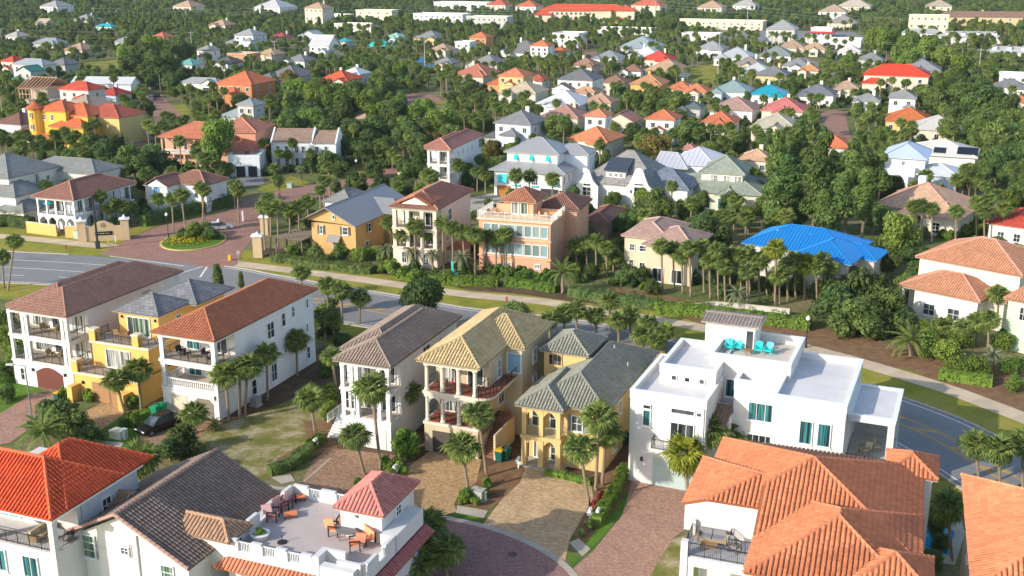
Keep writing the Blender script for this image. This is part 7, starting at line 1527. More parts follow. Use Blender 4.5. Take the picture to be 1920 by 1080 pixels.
cl('in front of the bright red roof', [(105, 1060, 1110, 106, .9)], 'fany', True, 'yellow green fan palm')
cl('behind the dark brown gabled house', [(262, 862, 905, 264, 1.25)], near=True, desc='broad low palm')
cl('behind the bright red roof', [(80, 812, 850, 82, 1.15)], 'feather', True, 'feathery palm')
cl('on the lawn edge beside the white terracotta roofed house', [(402, 798, 806, 402, .45)], 'feather', True, 'small spiky sago palm')
cl('on the left bank of the road', [(27, 452, 545, 15), (3, 482, 540, 8, .9)], near=True, size=.85)
cl('behind the white terracotta roofed house', [(613, 535, 590, 616, .95), (640, 545, 612, 642, .95), (675, 558, 607, 674, .95), (608, 588, 640, 610, .95), (565, 510, 560, 566, .9), (625, 600, 640, 626, .8)], near=True)
cl('between the road and the grey green roof', [(1057, 588, 650, 1060), (1117, 592, 640, 1118), (1080, 580, 630, 1082), (1143, 566, 623, 1144), (1180, 590, 637, 1183), (1215, 605, 650, 1216), (1247, 622, 660, 1248), (1160, 600, 645, 1160), (1232, 640, 668, 1234), (1205, 630, 660, 1206), (1030, 600, 660, 1032)], near=True, size=.9)
cl('in the row before the cream pedimented villa', [(752, 440, 498, 756), (777, 423, 505, 780), (830, 418, 505, 832), (848, 428, 510, 850), (800, 438, 500, 803)], near=True, size=.92)
cl('in the row before the salmon pink house', [(868, 436, 512, 872), (890, 440, 517, 891), (912, 440, 507, 909), (946, 440, 513, 951), (983, 436, 507, 980), (930, 446, 512, 930), (1000, 446, 508, 998)], near=True, size=.92)
cl('in front of the cream pedimented villa', [(772, 472, 502, 774), (810, 478, 508, 812), (725, 468, 492, 725)], 'pindo', True, 'grey green feathery palm')
cl('before the salmon pink house corner', [(866, 485, 515, 868)], 'pindo', True, 'grey green feathery palm', 1.1)
cl('at the right corner of the salmon pink house', [(1055, 512, 550, 1055, 1.1)], 'feather', True, 'tall feathery date palm', tr=.26)
cl('right of the salmon pink house', [(1098, 455, 505, 1101), (1117, 452, 510, 1118), (1137, 465, 517, 1138), (1080, 462, 505, 1082), (1150, 480, 512, 1150)], near=True, size=.95)
cl('before the cream house with pale brown roof', [(1240, 462, 545, 1242), (1262, 466, 540, 1264), (1293, 466, 557, 1295), (1278, 480, 550, 1280)], near=True, size=.95)
cl('in the palm wall before the blue roof', [(1318, 462, 548, 1320), (1345, 470, 563, 1347), (1368, 478, 556, 1370), (1388, 480, 560, 1390), (1404, 474, 552, 1406), (1422, 492, 565, 1424), (1436, 478, 556, 1438), (1475, 500, 565, 1477), (1490, 488, 560, 1492), (1530, 500, 565, 1532), (1556, 504, 560, 1558), (1358, 500, 568, 1360), (1400, 510, 570, 1402), (1330, 490, 560, 1332), (1543, 488, 556, 1545), (1460, 520, 572, 1462)], near=True, size=.95)
cl('standing tallest before the blue roof', [(1455, 465, 573, 1453, 1.0), (1510, 495, 562, 1508, 1.05)], 'fany', True, 'bright fan palm', tr=.2)
cl('in the shrubs left of the tall palms', [(1383, 552, 580, 1384)], 'pindo', True, 'grey green feathery palm')
cl('on the mulch bed beside the right road', [(1708, 640, 668, 1710, 1.25)], 'feather', True, 'large feathery date palm', tr=.4)
cl('before the cream terracotta villa', [(1833, 604, 650, 1831), (1855, 600, 655, 1852), (1870, 552, 620, 1872), (1770, 610, 640, 1770, .9), (1805, 615, 650, 1806, .9)], near=True, size=.95)
cl('in the right hand shrubs by the pale green house', [(1862, 668, 690, 1862, 1.0)], 'pindo', True, 'grey green feathery palm')
cl('in the slim row before the peach roofed villa', [(1713, 387, 452, 1715), (1728, 386, 454, 1729), (1748, 392, 456, 1747), (1793, 396, 460, 1791), (1830, 380, 452, 1831), (1852, 374, 450, 1854), (1882, 392, 456, 1880), (1845, 397, 458, 1846), (1868, 364, 440, 1868)], size=.9)
cl('beside the arcaded white house', [(187, 368, 425, 190), (216, 382, 425, 218), (232, 388, 425, 233), (205, 390, 428, 206), (247, 388, 420, 248, .8)], size=.9, near=True)
cl('on the planted traffic island', [(340, 366, 448, 350), (322, 372, 440, 326, .9)], near=True)
cl('beside the entrance road', [(297, 373, 410, 298), (382, 357, 420, 380), (376, 352, 415, 384), (445, 356, 417, 448), (520, 338, 380, 521), (440, 345, 380, 440, .9)], near=True, size=.95)
cl('at the right gate pillar', [(493, 388, 470, 497), (508, 392, 480, 507), (560, 388, 440, 561), (577, 377, 425, 578), (543, 395, 450, 544), (520, 386, 468, 522), (600, 356, 400, 601, .8)], size=.95, near=True)
cl('at the salmon villa with loggias', [(328, 268, 300, 331), (337, 272, 304, 338), (356, 264, 303, 357), (371, 268, 302, 372), (383, 330, 375, 382), (370, 338, 380, 372), (395, 345, 385, 394), (405, 310, 345, 406)], size=.85)
cl('before the white house with raised gables', [(523, 288, 325, 524), (548, 268, 322, 549), (540, 290, 320, 541), (583, 288, 325, 584), (597, 242, 300, 598), (620, 262, 305, 623), (492, 268, 320, 506), (630, 252, 300, 632), (515, 315, 352, 515)], size=.85)
cl('on the lawn strip by the entrance road', [(523, 340, 372, 525, .9), (565, 318, 345, 566, .8), (437, 345, 392, 441, 1.0)], 'pindo', False, 'grey green feathery palm')
cl('in front of the dark woods', [(650, 252, 298, 651), (663, 240, 300, 662), (683, 255, 295, 682), (695, 258, 298, 695), (715, 262, 300, 716), (756, 270, 305, 757), (768, 255, 300, 770), (735, 285, 318, 736), (745, 300, 325, 745), (640, 262, 305, 641)], size=.85)
cl('behind the cream pedimented villa', [(895, 322, 360, 895), (900, 300, 345, 902), (880, 315, 350, 881), (910, 330, 362, 910)], size=.9)
cl('before the grey green roofed house', [(1240, 352, 385, 1241), (1262, 340, 380, 1262), (1296, 350, 388, 1297), (1312, 355, 390, 1313), (1275, 385, 405, 1276, .8), (1400, 345, 378, 1402), (1412, 350, 385, 1413), (1425, 348, 385, 1426), (1375, 360, 385, 1375, .8)], size=.9)
cl('below the bright yellow tower house', [(12, 262, 300, 13), (30, 258, 298, 31), (48, 250, 292, 49), (60, 260, 295, 61), (70, 268, 298, 70), (22, 200, 232, 22), (42, 210, 240, 43)], size=.85)
cl('left of the side road of red brick', [(229, 182, 240, 233), (240, 190, 240, 242), (265, 180, 238, 258), (272, 190, 238, 268)], size=.85)

# ------------------------------------------------------------------ trees and shrubs placed one by one
def tl(k, L, place='', desc=None, hs=1.0):
    for q in L: tree_px(k, q[0], q[1], q[2], hs, place=place, desc=desc)
tl('light', [(285, 92, 50), (305, 122, 50), (238, 104, 46)], 'in the big clump at upper left', 'large green tree'); tl('oak', [(258, 84, 60), (272, 108, 62), (248, 122, 56), (290, 118, 52)], 'in the big clump at upper left', 'large dark tree'); tl('oak', [(343, 92, 52), (318, 118, 50), (280, 132, 50)], 'in the big clump at upper left')
tl('oak', [(740, 220, 64), (700, 242, 62), (660, 250, 60), (620, 248, 55), (690, 268, 56), (760, 252, 58), (645, 275, 50), (720, 282, 50), (575, 190, 50), (640, 215, 60), (800, 240, 50), (680, 285, 48), (780, 268, 50), (845, 250, 45)], 'in the dark woods left of centre')
tl('light', [(790, 214, 60), (830, 226, 58), (710, 210, 50), (595, 178, 62), (562, 168, 58), (632, 185, 60), (585, 222, 46), (545, 232, 42), (745, 196, 46), (690, 190, 52), (665, 175, 50)], 'in the woods left of centre', 'sunlit green tree')
tl('olive', [(608, 160, 40), (540, 150, 44), (820, 260, 42), (860, 262, 40)], 'in the woods left of centre')
tl('light', [(410, 262, 78)], 'in front of the salmon villa', 'tall bright green tree', 1.15)
tl('pine', [(1455, 292, 66), (1500, 278, 70), (1545, 305, 78), (1480, 335, 76), (1530, 352, 84), (1592, 335, 84), (1622, 372, 72), (1570, 388, 80), (1450, 372, 66), (1652, 325, 55), (1600, 300, 60), (1545, 400, 66), (1510, 318, 66), (1620, 320, 60)], 'in the tall clump right of centre', 'tall spreading pine')
tl('light', [(1475, 300, 60), (1560, 330, 66), (1505, 370, 62), (1600, 360, 60), (1430, 390, 46), (1455, 410, 46), (1405, 405, 44)], 'in the tall clump right of centre', 'bright green tree')
tl('oak', [(1513, 236, 60), (1640, 402, 60), (1490, 400, 60), (1330, 440, 90), (1300, 425, 45)], 'near the tall clump right of centre')
tl('oak', [(1760, 192, 64), (1800, 184, 72), (1850, 188, 72), (1890, 205, 66), (1830, 232, 74), (1880, 255, 82), (1912, 295, 72), (1870, 305, 62), (1790, 218, 58), (1740, 182, 54), (1905, 225, 60), (1820, 200, 60), (1860, 275, 60), (1900, 330, 56), (1780, 240, 50)], 'in the dark woods at the right edge')
tl('light', [(1665, 78, 56), (1700, 90, 58), (1740, 98, 56), (1772, 108, 48), (1642, 72, 46), (1705, 112, 46), (1800, 124, 46)], 'in the upper right grove', 'light green tree')
tl('oak', [(1182, 190, 46), (1220, 188, 48), (1265, 190, 50), (1042, 238, 62), (1283, 248, 56), (1187, 250, 46), (1170, 180, 36), (1245, 200, 40)], 'among the roofs right of centre', 'round dark oak')
tl('olive', [(1230, 277, 66)], 'behind the curved gable house')
tl('light', [(1148, 375, 40)], 'at the curved gable house', 'small round green tree'); tl('oak', [(1095, 395, 40), (1130, 415, 40), (1165, 420, 46), (1100, 440, 40)], 'below the curved gable house')
tl('light', [(1680, 440, 78)], 'right of the blue roof', 'tall feathery green tree', 1.2); tl('oak', [(1712, 470, 66), (1665, 490, 60), (1640, 470, 50), (1720, 510, 50)], 'right of the blue roof')
tl('bush', [(1572, 575, 92), (1622, 562, 112), (1664, 586, 96), (1602, 602, 86), (1692, 606, 66), (1598, 528, 66), (1640, 610, 70), (1555, 545, 60)], 'in the grey green thicket beside the right path', 'grey green bush')
tl('lbush', [(1740, 650, 60), (1775, 660, 55), (1800, 635, 50), (1750, 620, 50)], 'behind the large date palm', 'leafy green shrub')
tl('oak', [(797, 566, 95)], 'behind the grey brown roof'); tl('oak', [(967, 594, 76)], 'behind the tan roof'); tl('lbush', [(985, 650, 46), (1000, 625, 40), (965, 660, 36)], 'between the tan and grey green roofs', 'small green tree')
tl('cypress', [(408, 528, 34), (452, 526, 16)], 'behind the yellow stepped house')
tl('bush', [(108, 785, 84), (145, 800, 66), (172, 822, 46), (70, 800, 40), (190, 850, 44)], 'behind the bright red roof', 'dark green bush'); tl('bush', [(347, 828, 72), (318, 848, 50)], 'beside the dark brown gable ridge', 'round dark green bush')
tl('bush', [(615, 620, 46), (640, 640, 40), (622, 575, 36), (612, 690, 44)], 'behind the white terracotta house', 'dark bush')
tl('lbush', [(20, 640, 60), (10, 700, 50), (30, 665, 40)], 'left of the far left white house', 'leafy green shrub'); tl('bush', [(5, 600, 50), (12, 740, 40)], 'left of the far left white house')
tl('lbush', [(615, 740, 50), (618, 770, 40)], 'left of the grey-brown roofed house', 'leafy palm shrub')
tl('shrub', [(118, 738, 24), (168, 741, 27), (250, 757, 26), (232, 793, 22), (254, 787, 28), (244, 780, 20)], 'beside the drives of the left houses', None, 1.3)
tl('shrub', [(763, 832, 60)], 'between the grey brown and tan roofed houses', 'large round clipped shrub', 1.25)
tl('shrub', [(722, 868, 32), (742, 872, 34), (757, 884, 26), (705, 905, 22), (730, 888, 26), (672, 905, 20)], 'in the bed at the brown drive', None)
tl('shrub', [(875, 930, 30), (892, 940, 26), (868, 938, 24), (915, 905, 24), (907, 920, 30)], 'in the bed between the two tan drives'); tl('shrub', [(1066, 893, 20), (1090, 898, 24), (1048, 890, 18), (1104, 903, 18), (1030, 886, 16)], 'before the yellow house with grey green roof')
tl('redshrub', [(1119, 942, 22), (1128, 928, 22), (1113, 955, 18)], 'under the palms by the beige drive')
tl('dshrub', [(1175, 880, 26), (1105, 985, 24), (1090, 1000, 20)], 'in the bed right of the beige drive')
tl('lbush', [(362, 436, 40), (385, 432, 30)], 'on the planted traffic island', 'yellow green shrub'); tl('bush', [(345, 440, 28), (395, 440, 34), (375, 438, 26)], 'on the planted traffic island', 'low bush')
tl('shrub', [(975, 520, 32), (753, 513, 32), (735, 505, 30), (780, 520, 34), (840, 517, 30)], 'in the border before the villas across the road', 'round bright shrub')
tl('bush', [(1340, 520, 40), (1450, 540, 44), (1530, 545, 44), (1300, 520, 36), (1400, 530, 40), (1490, 540, 40), (1355, 545, 36)], 'under the palm wall', 'dark green understory bush')
tl('bush', [(1180, 500, 42), (1205, 520, 40), (1165, 525, 36), (1110, 510, 34), (1225, 540, 36), (1085, 520, 30)], 'right of the salmon pink house', 'dark green understory bush')
tl('bush', [(1755, 985, 46), (1765, 1020, 40), (1745, 1050, 44)], 'in the dark alley by the pool', 'dark shaded bush')
tl('oak', [(250, 302, 70), (200, 288, 60), (170, 270, 50), (290, 298, 60), (310, 312, 46), (150, 290, 46), (120, 292, 40), (225, 318, 46)], 'behind the arcaded white house', 'dark green spreading tree')
tl('bush', [(360, 352, 44), (330, 320, 44), (345, 335, 40), (420, 320, 40), (500, 300, 40), (615, 305, 55), (640, 320, 40), (590, 310, 40)], 'around the black door garage', 'dark leafy bush')
tl('bush', [(700, 320, 40), (725, 300, 44), (780, 310, 40), (760, 320, 36), (880, 340, 36), (870, 300, 44)], 'beside the tall white house', 'dark leafy bush')
tl('lbush', [(620, 300, 40), (720, 480, 34), (700, 475, 32), (640, 470, 30), (675, 480, 34)], 'before the mustard yellow house', 'leafy green bush')
tl('bush', [(1120, 330, 30), (1250, 330, 44), (1230, 350, 36), (1225, 385, 36), (1200, 395, 40)], 'around the curved gable house', 'dark leafy bush')
tl('bush', [(1800, 560, 46), (1710, 560, 40), (1700, 530, 40)], 'left of the cream terracotta villa', 'dark leafy bush'); tl('lbush', [(1830, 690, 50), (1880, 640, 50), (1900, 690, 50), (1790, 690, 40), (1900, 720, 40)], 'at the right edge by the pale green house', 'leafy green bush')

# hedges
hedge_px([(-10, 420), (62, 428)], 2.2, 2.6, 'dark green hedge at the left edge beside the yellow wall', mat=L_OAK, size=.2, dens=40)
hedge_px([(268, 424), (440, 383)], 2.4, 2.6, 'long dark green hedge beside the brick entrance road', mat=L_OAK, size=.2, dens=40)
hedge_px([(186, 292), (262, 256)], 2.6, 3.2, 'long dark hedge below the bright yellow tower house', mat=L_OAK, size=.22, dens=36)
hedge_px([(515, 488), (600, 502), (700, 512)], 3.0, 1.4, 'low dark green hedge before the mustard yellow house', mat=L_OAK, size=.18, dens=50)
hedge_px([(755, 522), (840, 532), (935, 536)], 2.4, 1.6, 'bright green hedge before the cream pedimented villa', size=.17, dens=50)
hedge_px([(945, 534), (1000, 540), (1045, 548)], 2.2, 1.4, 'bright green hedge before the salmon pink house', size=.17, dens=50)
hedge_px([(1070, 553), (1140, 566), (1235, 580)], 2.6, 1.7, 'dark green hedge right of the date palm across the road', mat=L_OAK, size=.17, dens=50)
hedge_px([(1230, 584), (1300, 590), (1400, 602), (1520, 616)], 3.0, 1.7, 'long lime green hedge before the palm wall', size=.17, dens=50)
hedge_px([(1760, 708), (1860, 722)], 2.4, 1.3, 'lime green hedge at the right edge beside the path', size=.16, dens=50)
hedge_px([(1172, 884), (1160, 915), (1130, 965), (1118, 985)], 1.2, 1.1, 'clipped green hedge right of the beige drive', size=.12, dens=120)
hedge_px([(1022, 890), (1062, 898), (1108, 910)], .8, .7, 'low clipped hedge before the yellow house with grey green roof', size=.1, dens=140)
hedge_px([(505, 890), (540, 880), (580, 850)], 1.6, 1.1, 'dark green hedge between the sandy lawn and the brown drive', mat=L_OAK, size=.13, dens=90)
hedge_px([(580, 845), (605, 828)], 1.4, 1.2, 'green hedge below the stair of the white house with grey brown roof', size=.13, dens=90)
hedge_px([(240, 792), (290, 775)], 1.2, .8, 'low hedge beside the green lawn strip', size=.12, dens=90)
hedge_px([(240, 268), (262, 258)], 1.2, 1.2, 'short hedge end beside the side road', mat=L_OAK, size=.2, dens=40)
fl = MB()
for k in range(420):
    a = rnd.uniform(0, 6.28); r = math.sqrt(rnd.random())*3.9; p = Vector((ic.x-1+r*math.cos(a), ic.y-1.2+r*.85*math.sin(a), rnd.uniform(.3, .9))); n = (Vector((0, 0, 1))+rv()*.7).normalized(); u = n.cross(rv()).normalized(); v = n.cross(u); s = .16; i = len(fl.v); fl.v += [tuple(p-u*s), tuple(p+v*s), tuple(p+u*s), tuple(p-v*s)]; fl.f.append((i, i+1, i+2, i+3))
tag(obj('flower_bed', fl, leafmat('yellow_flowers', (.30, .24, .01), .1, .2, (.50, .36, .01))), 'yellow flowering bed on the planted traffic island', 'flower bed')

# ------------------------------------------------------------------ everything else that grows further back
HB = []
for h in HOUSES:
    P = [PJ(*h.world(x, y, z)) for x in (0, h.w) for y in (0, h.d) for z in (h.ze*.45, h.hgt)]
    HB.append((min(p[0] for p in P), min(p[1] for p in P), max(p[0] for p in P), max(p[1] for p in P), min(p[2] for p in P)))
VIEW = []
for nm in ('side_road', 'side_drive', 'garage_drive', 'parking_lot', 'entrance_road', 'rear_drive', 'lawn'):
    for o in bpy.data.objects:
        if o.name.split('.')[0] == nm:
            P = [PJ(*v.co) for v in o.data.vertices]; HB.append((min(p[0] for p in P), min(p[1] for p in P), max(p[0] for p in P), max(p[1] for p in P), sum(p[2] for p in P)/len(P)))
HA = np.array(HB); HC = np.array([(h.c.x, h.c.y) for h in HOUSES]); HR = np.array([math.hypot(h.w, h.d)/2+9 for h in HOUSES])
PT = np.array([(P['w'].x, P['w'].y, P['r']) for P in PLANTS])
RP = [(min(p[0] for p in r), min(p[1] for p in r), max(p[0] for p in r), max(p[1] for p in r), r) for r in ROADS]
def free(x, y, r, h, k):
    pad = .3*r if k == 'palm' else .55*r
    for i in np.nonzero((HC[:, 0]-x)**2 + (HC[:, 1]-y)**2 < (HR+r)**2)[0]:
        H_ = HOUSES[i]; q = H_.tol((x, y, 0))
        if -pad-1 < q.x < H_.w+pad+2 and -pad-4 < q.y < H_.d+pad: return False
    for x0, y0, x1, y1, poly in RP:
        if x0-2 < x < x1+2 and y0-2 < y < y1+2 and (inpoly(x, y, poly) or inpoly(x-pad, y, poly) or inpoly(x+pad, y, poly) or inpoly(x, y+pad*1.5, poly)): return False
    c = PJ(x, y, h*.6); rw = r*F/c[2]; top = PJ(x, y, h)[1]; bot = PJ(x, y, h*.25)[1]
    m = HA[:, 4] > c[2]
    ox = np.minimum(HA[:, 2], c[0]+rw*.8) - np.maximum(HA[:, 0], c[0]-rw*.8); oy = np.minimum(HA[:, 3], bot) - np.maximum(HA[:, 1], top)
    ar = np.clip(ox, 0, None)*np.clip(oy, 0, None)/((HA[:, 2]-HA[:, 0])*(HA[:, 3]-HA[:, 1]))
    if (ar[m] > (.045 if k != 'palm' else .07)).any(): return False
    return True
cand = []; y = 168.0
while y < 1900:
    s = 5.6 if y < 330 else 6.2 if y < 520 else 7.5 if y < 900 else 11
    x = -.5*y-12
    while x < .5*y+12:
        X = x+rnd.uniform(-.5, .5)*s; Y = y+rnd.uniform(-.5, .5)*s; x += s
        q = PJ(X, Y, 4)
        if q[0] < -30 or q[0] > 1950 or q[1] < -20: continue
        d_ = near_edge and None
        # clear of the main road and its verge
        if Y < 215:
            b = min((Vector((X, Y, 0))-e).length for e in far_edge[::2])
            if b < 19 or q[1] > 480 or (Y < 200 and q[0] > 1500): continue
        if len(PT) and ((PT[:, 0]-X)**2+(PT[:, 1]-Y)**2 < (PT[:, 2]*.75+1.2)**2).any(): continue
        nz = math.sin(X*.021+1.3)*math.sin(Y*.017+.4)+.5*math.sin(X*.05+Y*.043)
        pp = .5+.22*nz
        if q[1] < 40: pp = .12
        if 520 < q[0] < 760 and 140 < q[1] < 330 or q[0] > 1700 and 150 < q[1] < 340: pp = .12
        if q[0] < 560 and q[1] < 170: pp *= .55
        if rnd.random() < pp: k = 'palm'; h = rnd.uniform(4.5, 8.0); r = 1.9
        else:
            k = rnd.choice(['oak', 'oak', 'oak', 'light', 'pine', 'olive' if rnd.random() < .3 else 'oak']); sc = rnd.uniform(.5, 1.0)*(1.25 if q[1] < 60 or pp < .13 else 1); r = 3.2*sc; h = 6.4*sc
        ok = free(X, Y, r, h, k)
        if not ok and k != 'palm' and rnd.random() < .9: sc = rnd.uniform(.26, .42); r = 3.2*sc; h = 6.4*sc; k = 'oak'; ok = free(X, Y, r, h, k)
        if ok: cand.append((Y, X, k, h if k == 'palm' else sc))
    y += s*.95
cand.sort()
npalm = sum(P['cat'] == 'palm' for P in PLANTS); ntree = sum(P['cat'] == 'tree' for P in PLANTS)
rest = {'palm': [], 'tree': []}
for Y, X, k, v in cand:
    if k == 'palm':
        if npalm < 298: npalm += 1; palm((X, Y, 0), (X+rnd.uniform(-.3, .3), Y, v), kind='fan', size=rnd.uniform(.85, 1.05))
        else: rest['palm'].append((X, Y, v))
    else:
        if ntree < 296: ntree += 1; tree(k, (X, Y), v, v*rnd.uniform(.95, 1.2))
        else: rest['tree'].append((X, Y, v, k))
label_plants()
def scatter(name, groups):
    """one object: points carrying a kind, a scale and a turn; each kind instances one plant mesh"""
    pts = []; kk = []; sc = []; ro = []
    for gi, (src, L) in enumerate(groups):
        for p, s in L: pts.append(p); kk.append(gi); sc.append(s); ro.append(rnd.uniform(0, 6.28))
    me = bpy.data.meshes.new(name); me.from_pydata(pts, [], [])
    a = me.attributes.new('k', 'INT', 'POINT'); a.data.foreach_set('value', kk); a = me.attributes.new('sc', 'FLOAT_VECTOR', 'POINT'); a.data.foreach_set('vector', [c for s in sc for c in s]); a = me.attributes.new('ro', 'FLOAT', 'POINT'); a.data.foreach_set('value', ro)
    o = link(name, me); o['kind'] = 'stuff'
    ng = bpy.data.node_groups.new(name, 'GeometryNodeTree'); ng.interface.new_socket('Geometry', in_out='INPUT', socket_type='NodeSocketGeometry'); ng.interface.new_socket('Geometry', in_out='OUTPUT', socket_type='NodeSocketGeometry')
    n = ng.nodes; l = ng.links; gi_ = n.new('NodeGroupInput'); go = n.new('NodeGroupOutput'); jn = n.new('GeometryNodeJoinGeometry')
    ak = n.new('GeometryNodeInputNamedAttribute'); ak.data_type = 'INT'; ak.inputs[0].default_value = 'k'
    asx = n.new('GeometryNodeInputNamedAttribute'); asx.data_type = 'FLOAT_VECTOR'; asx.inputs[0].default_value = 'sc'
    ar = n.new('GeometryNodeInputNamedAttribute'); ar.data_type = 'FLOAT'; ar.inputs[0].default_value = 'ro'
    cx = n.new('ShaderNodeCombineXYZ'); l.new(ar.outputs[0], cx.inputs[2])
    for gi, (src, L) in enumerate(groups):
        oi = n.new('GeometryNodeObjectInfo'); oi.inputs[0].default_value = src; oi.transform_space = 'ORIGINAL'
        eq = n.new('FunctionNodeCompare'); eq.data_type = 'INT'; eq.operation = 'EQUAL'; l.new(ak.outputs[0], eq.inputs[2]); eq.inputs[3].default_value = gi
        ip = n.new('GeometryNodeInstanceOnPoints'); l.new(gi_.outputs[0], ip.inputs[0]); l.new(eq.outputs[0], ip.inputs[1]); l.new(oi.outputs['Geometry'], ip.inputs[2]); l.new(cx.outputs[0], ip.inputs[5]); l.new(asx.outputs[0], ip.inputs[6])
        l.new(ip.outputs[0], jn.inputs[0])
    l.new(jn.outputs[0], go.inputs[0]); m = o.modifiers.new('scatter', 'NODES'); m.node_group = ng; return o
def first(nm, me):
    for o in bpy.data.objects:
        if o.data == me: return o
    return next(o for o in bpy.data.objects if o.type == 'MESH' and o.data and any(o.data == v[0] for k in ('dshrub', 'shrub', 'oak') for v in KIND[k]))
gp = []
for k in ('oak', 'light', 'pine', 'olive'):
    vs_ = [v for v in KIND[k] if v[0].users > 0]
    L = [t for t in rest['tree'] if t[3] == k]
    for i, v in enumerate(vs_): gp.append((first('crown', v[0]), [((x, y_, v[2]*s), (s, s, s*rnd.uniform(.9, 1.2))) for (x, y_, s, _) in L[i::len(vs_)]]))
scatter('far_woods', gp)
und = {'shrub': [], 'dshrub': []}
for h in HOUSES:
    if h.c.y < 160: continue
    for k in range(int(h.w*.9)+int(h.d*.5)):
        if k < h.w*.9: x = rnd.uniform(-1, h.w+1); yy = -rnd.uniform(1.0, 6.5)
        else: x = h.w+rnd.uniform(.8, 3.5) if rnd.random() < .7 else -rnd.uniform(.8, 3); yy = rnd.uniform(0, h.d)
        p = h.world(x, yy); s_ = rnd.uniform(.6, 1.65)
        if any(x0-1 < p.x < x1+1 and y0-1 < p.y < y1+1 and inpoly(p.x, p.y, poly) for x0, y0, x1, y1, poly in RP): continue
        if any((q.c-p).length < 40 and -.6 < q.tol(p).x < q.w+.6 and -.6 < q.tol(p).y < q.d+.6 for q in HOUSES): continue
        und[rnd.choice(['shrub', 'dshrub'])].append((p.x, p.y, s_))
scatter('undergrowth', [(first('crown', KIND[k][0][0]), [((x, y_, .55*s), (s, s, s*rnd.uniform(.8, 1.2))) for x, y_, s in und[k]]) for k in und])
scatter('far_palms', [(first('crown', CROWNS['fan'][0]), [((x, y_, h), (.95, .95, .95)) for x, y_, h in rest['palm']]), (first('trunk', TRUNKS[0]), [((x, y_, 0), (.17, .17, h)) for x, y_, h in rest['palm']])])
print('PLANTS', npalm, ntree, len(rest['palm']), len(rest['tree']))

# ------------------------------------------------------------------ street furniture, vehicles and small things
def lamp(px, by, ty, label, globe=True):
    b = G(px, by); z = zat(b, ty); o = empty('street_lamp', b); tag(o, label, 'street lamp')
    obj('base', MB().lathe([(.18, 0), (.16, .5), (.09, .7)], 8), M_DARK, o); obj('pole', MB().tube([(0, 0, .5), (0, 0, z-.5)], [.065, .05], 8), M_DARK, o)
    obj('lantern', MB().lathe([(.10, z-.5), (.26, z-.35), (.28, z-.1), (.18, z+.02), (.03, z+.18)], 10), paint('white_lantern', (.75, .75, .72), .3), o); return o
lamp(1511, 652, 594, 'black street lamp with white globe behind the white cubic house'); lamp(316, 446, 400, 'black street lamp at the left edge of the traffic island'); lamp(412, 448, 412, 'black street lamp at the right edge of the traffic island'); lamp(669, 333, 300, 'black street lamp on the lawn beside the upper entrance road')
o = empty('lamp_post', G(60, 785)); tag(o, 'grey steel light pole before the far left white house', 'lamp post'); z = zat(G(60, 785), 685); obj('pole', MB().tube([(0, 0, 0), (0, 0, z)], [.09, .06], 8), M_GREYC, o); obj('arm', MB().tube([(0, 0, z-.05), (-1.3, 0, z+.1)], .045, 6), M_GREYC, o); obj('lantern', MB().box(-2.0, -.15, z+.03, -1.2, .15, z+.18), paint('lamp_head', (.6, .6, .6)), o)
o = empty('signal_pole', G(184, 466)); tag(o, 'tall black pole in front of the tan entrance sign', 'pole'); z = zat(G(184, 466), 366); obj('pole', MB().tube([(0, 0, 0), (0, 0, z)], [.2, .14], 10), M_DARK, o); obj('base', MB().box(-.3, -.3, 0, .3, .3, 1.3), M_DARK, o)
# entrance walls
TN = (.56, .42, .26); eo = G(196, 452); th = R_(14)
o = empty('entrance_sign_wall', eo, th); tag(o, 'tan curved top entrance sign wall with dark name plate', 'sign'); pr = [(-2.9, 0), (2.9, 0), (2.9, 2.6), (1.9, 2.7), (1.4, 3.1), (.6, 3.5), (0, 3.6), (-.6, 3.5), (-1.4, 3.1), (-1.9, 2.7), (-2.9, 2.6)]; mb = MB(); mb.face([(x, 0, z) for x, z in pr]); mb.face([(x, .5, z) for x, z in pr][::-1])
for k in range(len(pr)): a, b = pr[k], pr[(k+1) % len(pr)]; mb.face([(a[0], 0, a[1]), (a[0], .5, a[1]), (b[0], .5, b[1]), (b[0], 0, b[1])])
obj('wall', mb, stucco(TN), o); md = MB()
md.lathe([(.42, 0), (.42, .04)], 16); x_ = obj('medallion', md, plain('bronze', (.3, .22, .12), .5), o); x_.location = (0, -.01, 2.85); x_.rotation_euler = (math.pi/2, 0, 0)
pl_ = obj('name_plate', MB().box(-1.45, -.08, 1.1, 1.45, -.003, 1.75), paint('black_plate', (.012, .012, .012), .4), o)
lt = MB(); rr = random.Random(5); x = -1.15
while x < 1.1:
    w_ = rr.uniform(.07, .16); lt.box(x, -.1, 1.32, x+.05, -.081, 1.52); lt.box(x+.05, -.1, 1.32 if rr.random() < .5 else 1.47, x+.05+w_, -.081, 1.37 if rr.random() < .5 else 1.52); x += w_+.14
obj('lettering', lt, paint('letter', (.45, .44, .40)), pl_)
for sx in (-1, 1):
    p = obj('pillar', MB().box(sx*3.6-.7, -.15, 0, sx*3.6+.7, .75, 3.7), stucco(TN), o); cp = MB(); cp.box(sx*3.6-.9, -.35, 3.7, sx*3.6+.9, .95, 3.95); cp.lathe([(.75, 3.951), (.3, 4.15), (.16, 4.3), (.2, 4.42), (.02, 4.55)], 10, (sx*3.6, .3)); obj('pillar_cap', cp, M_WHITE, p)
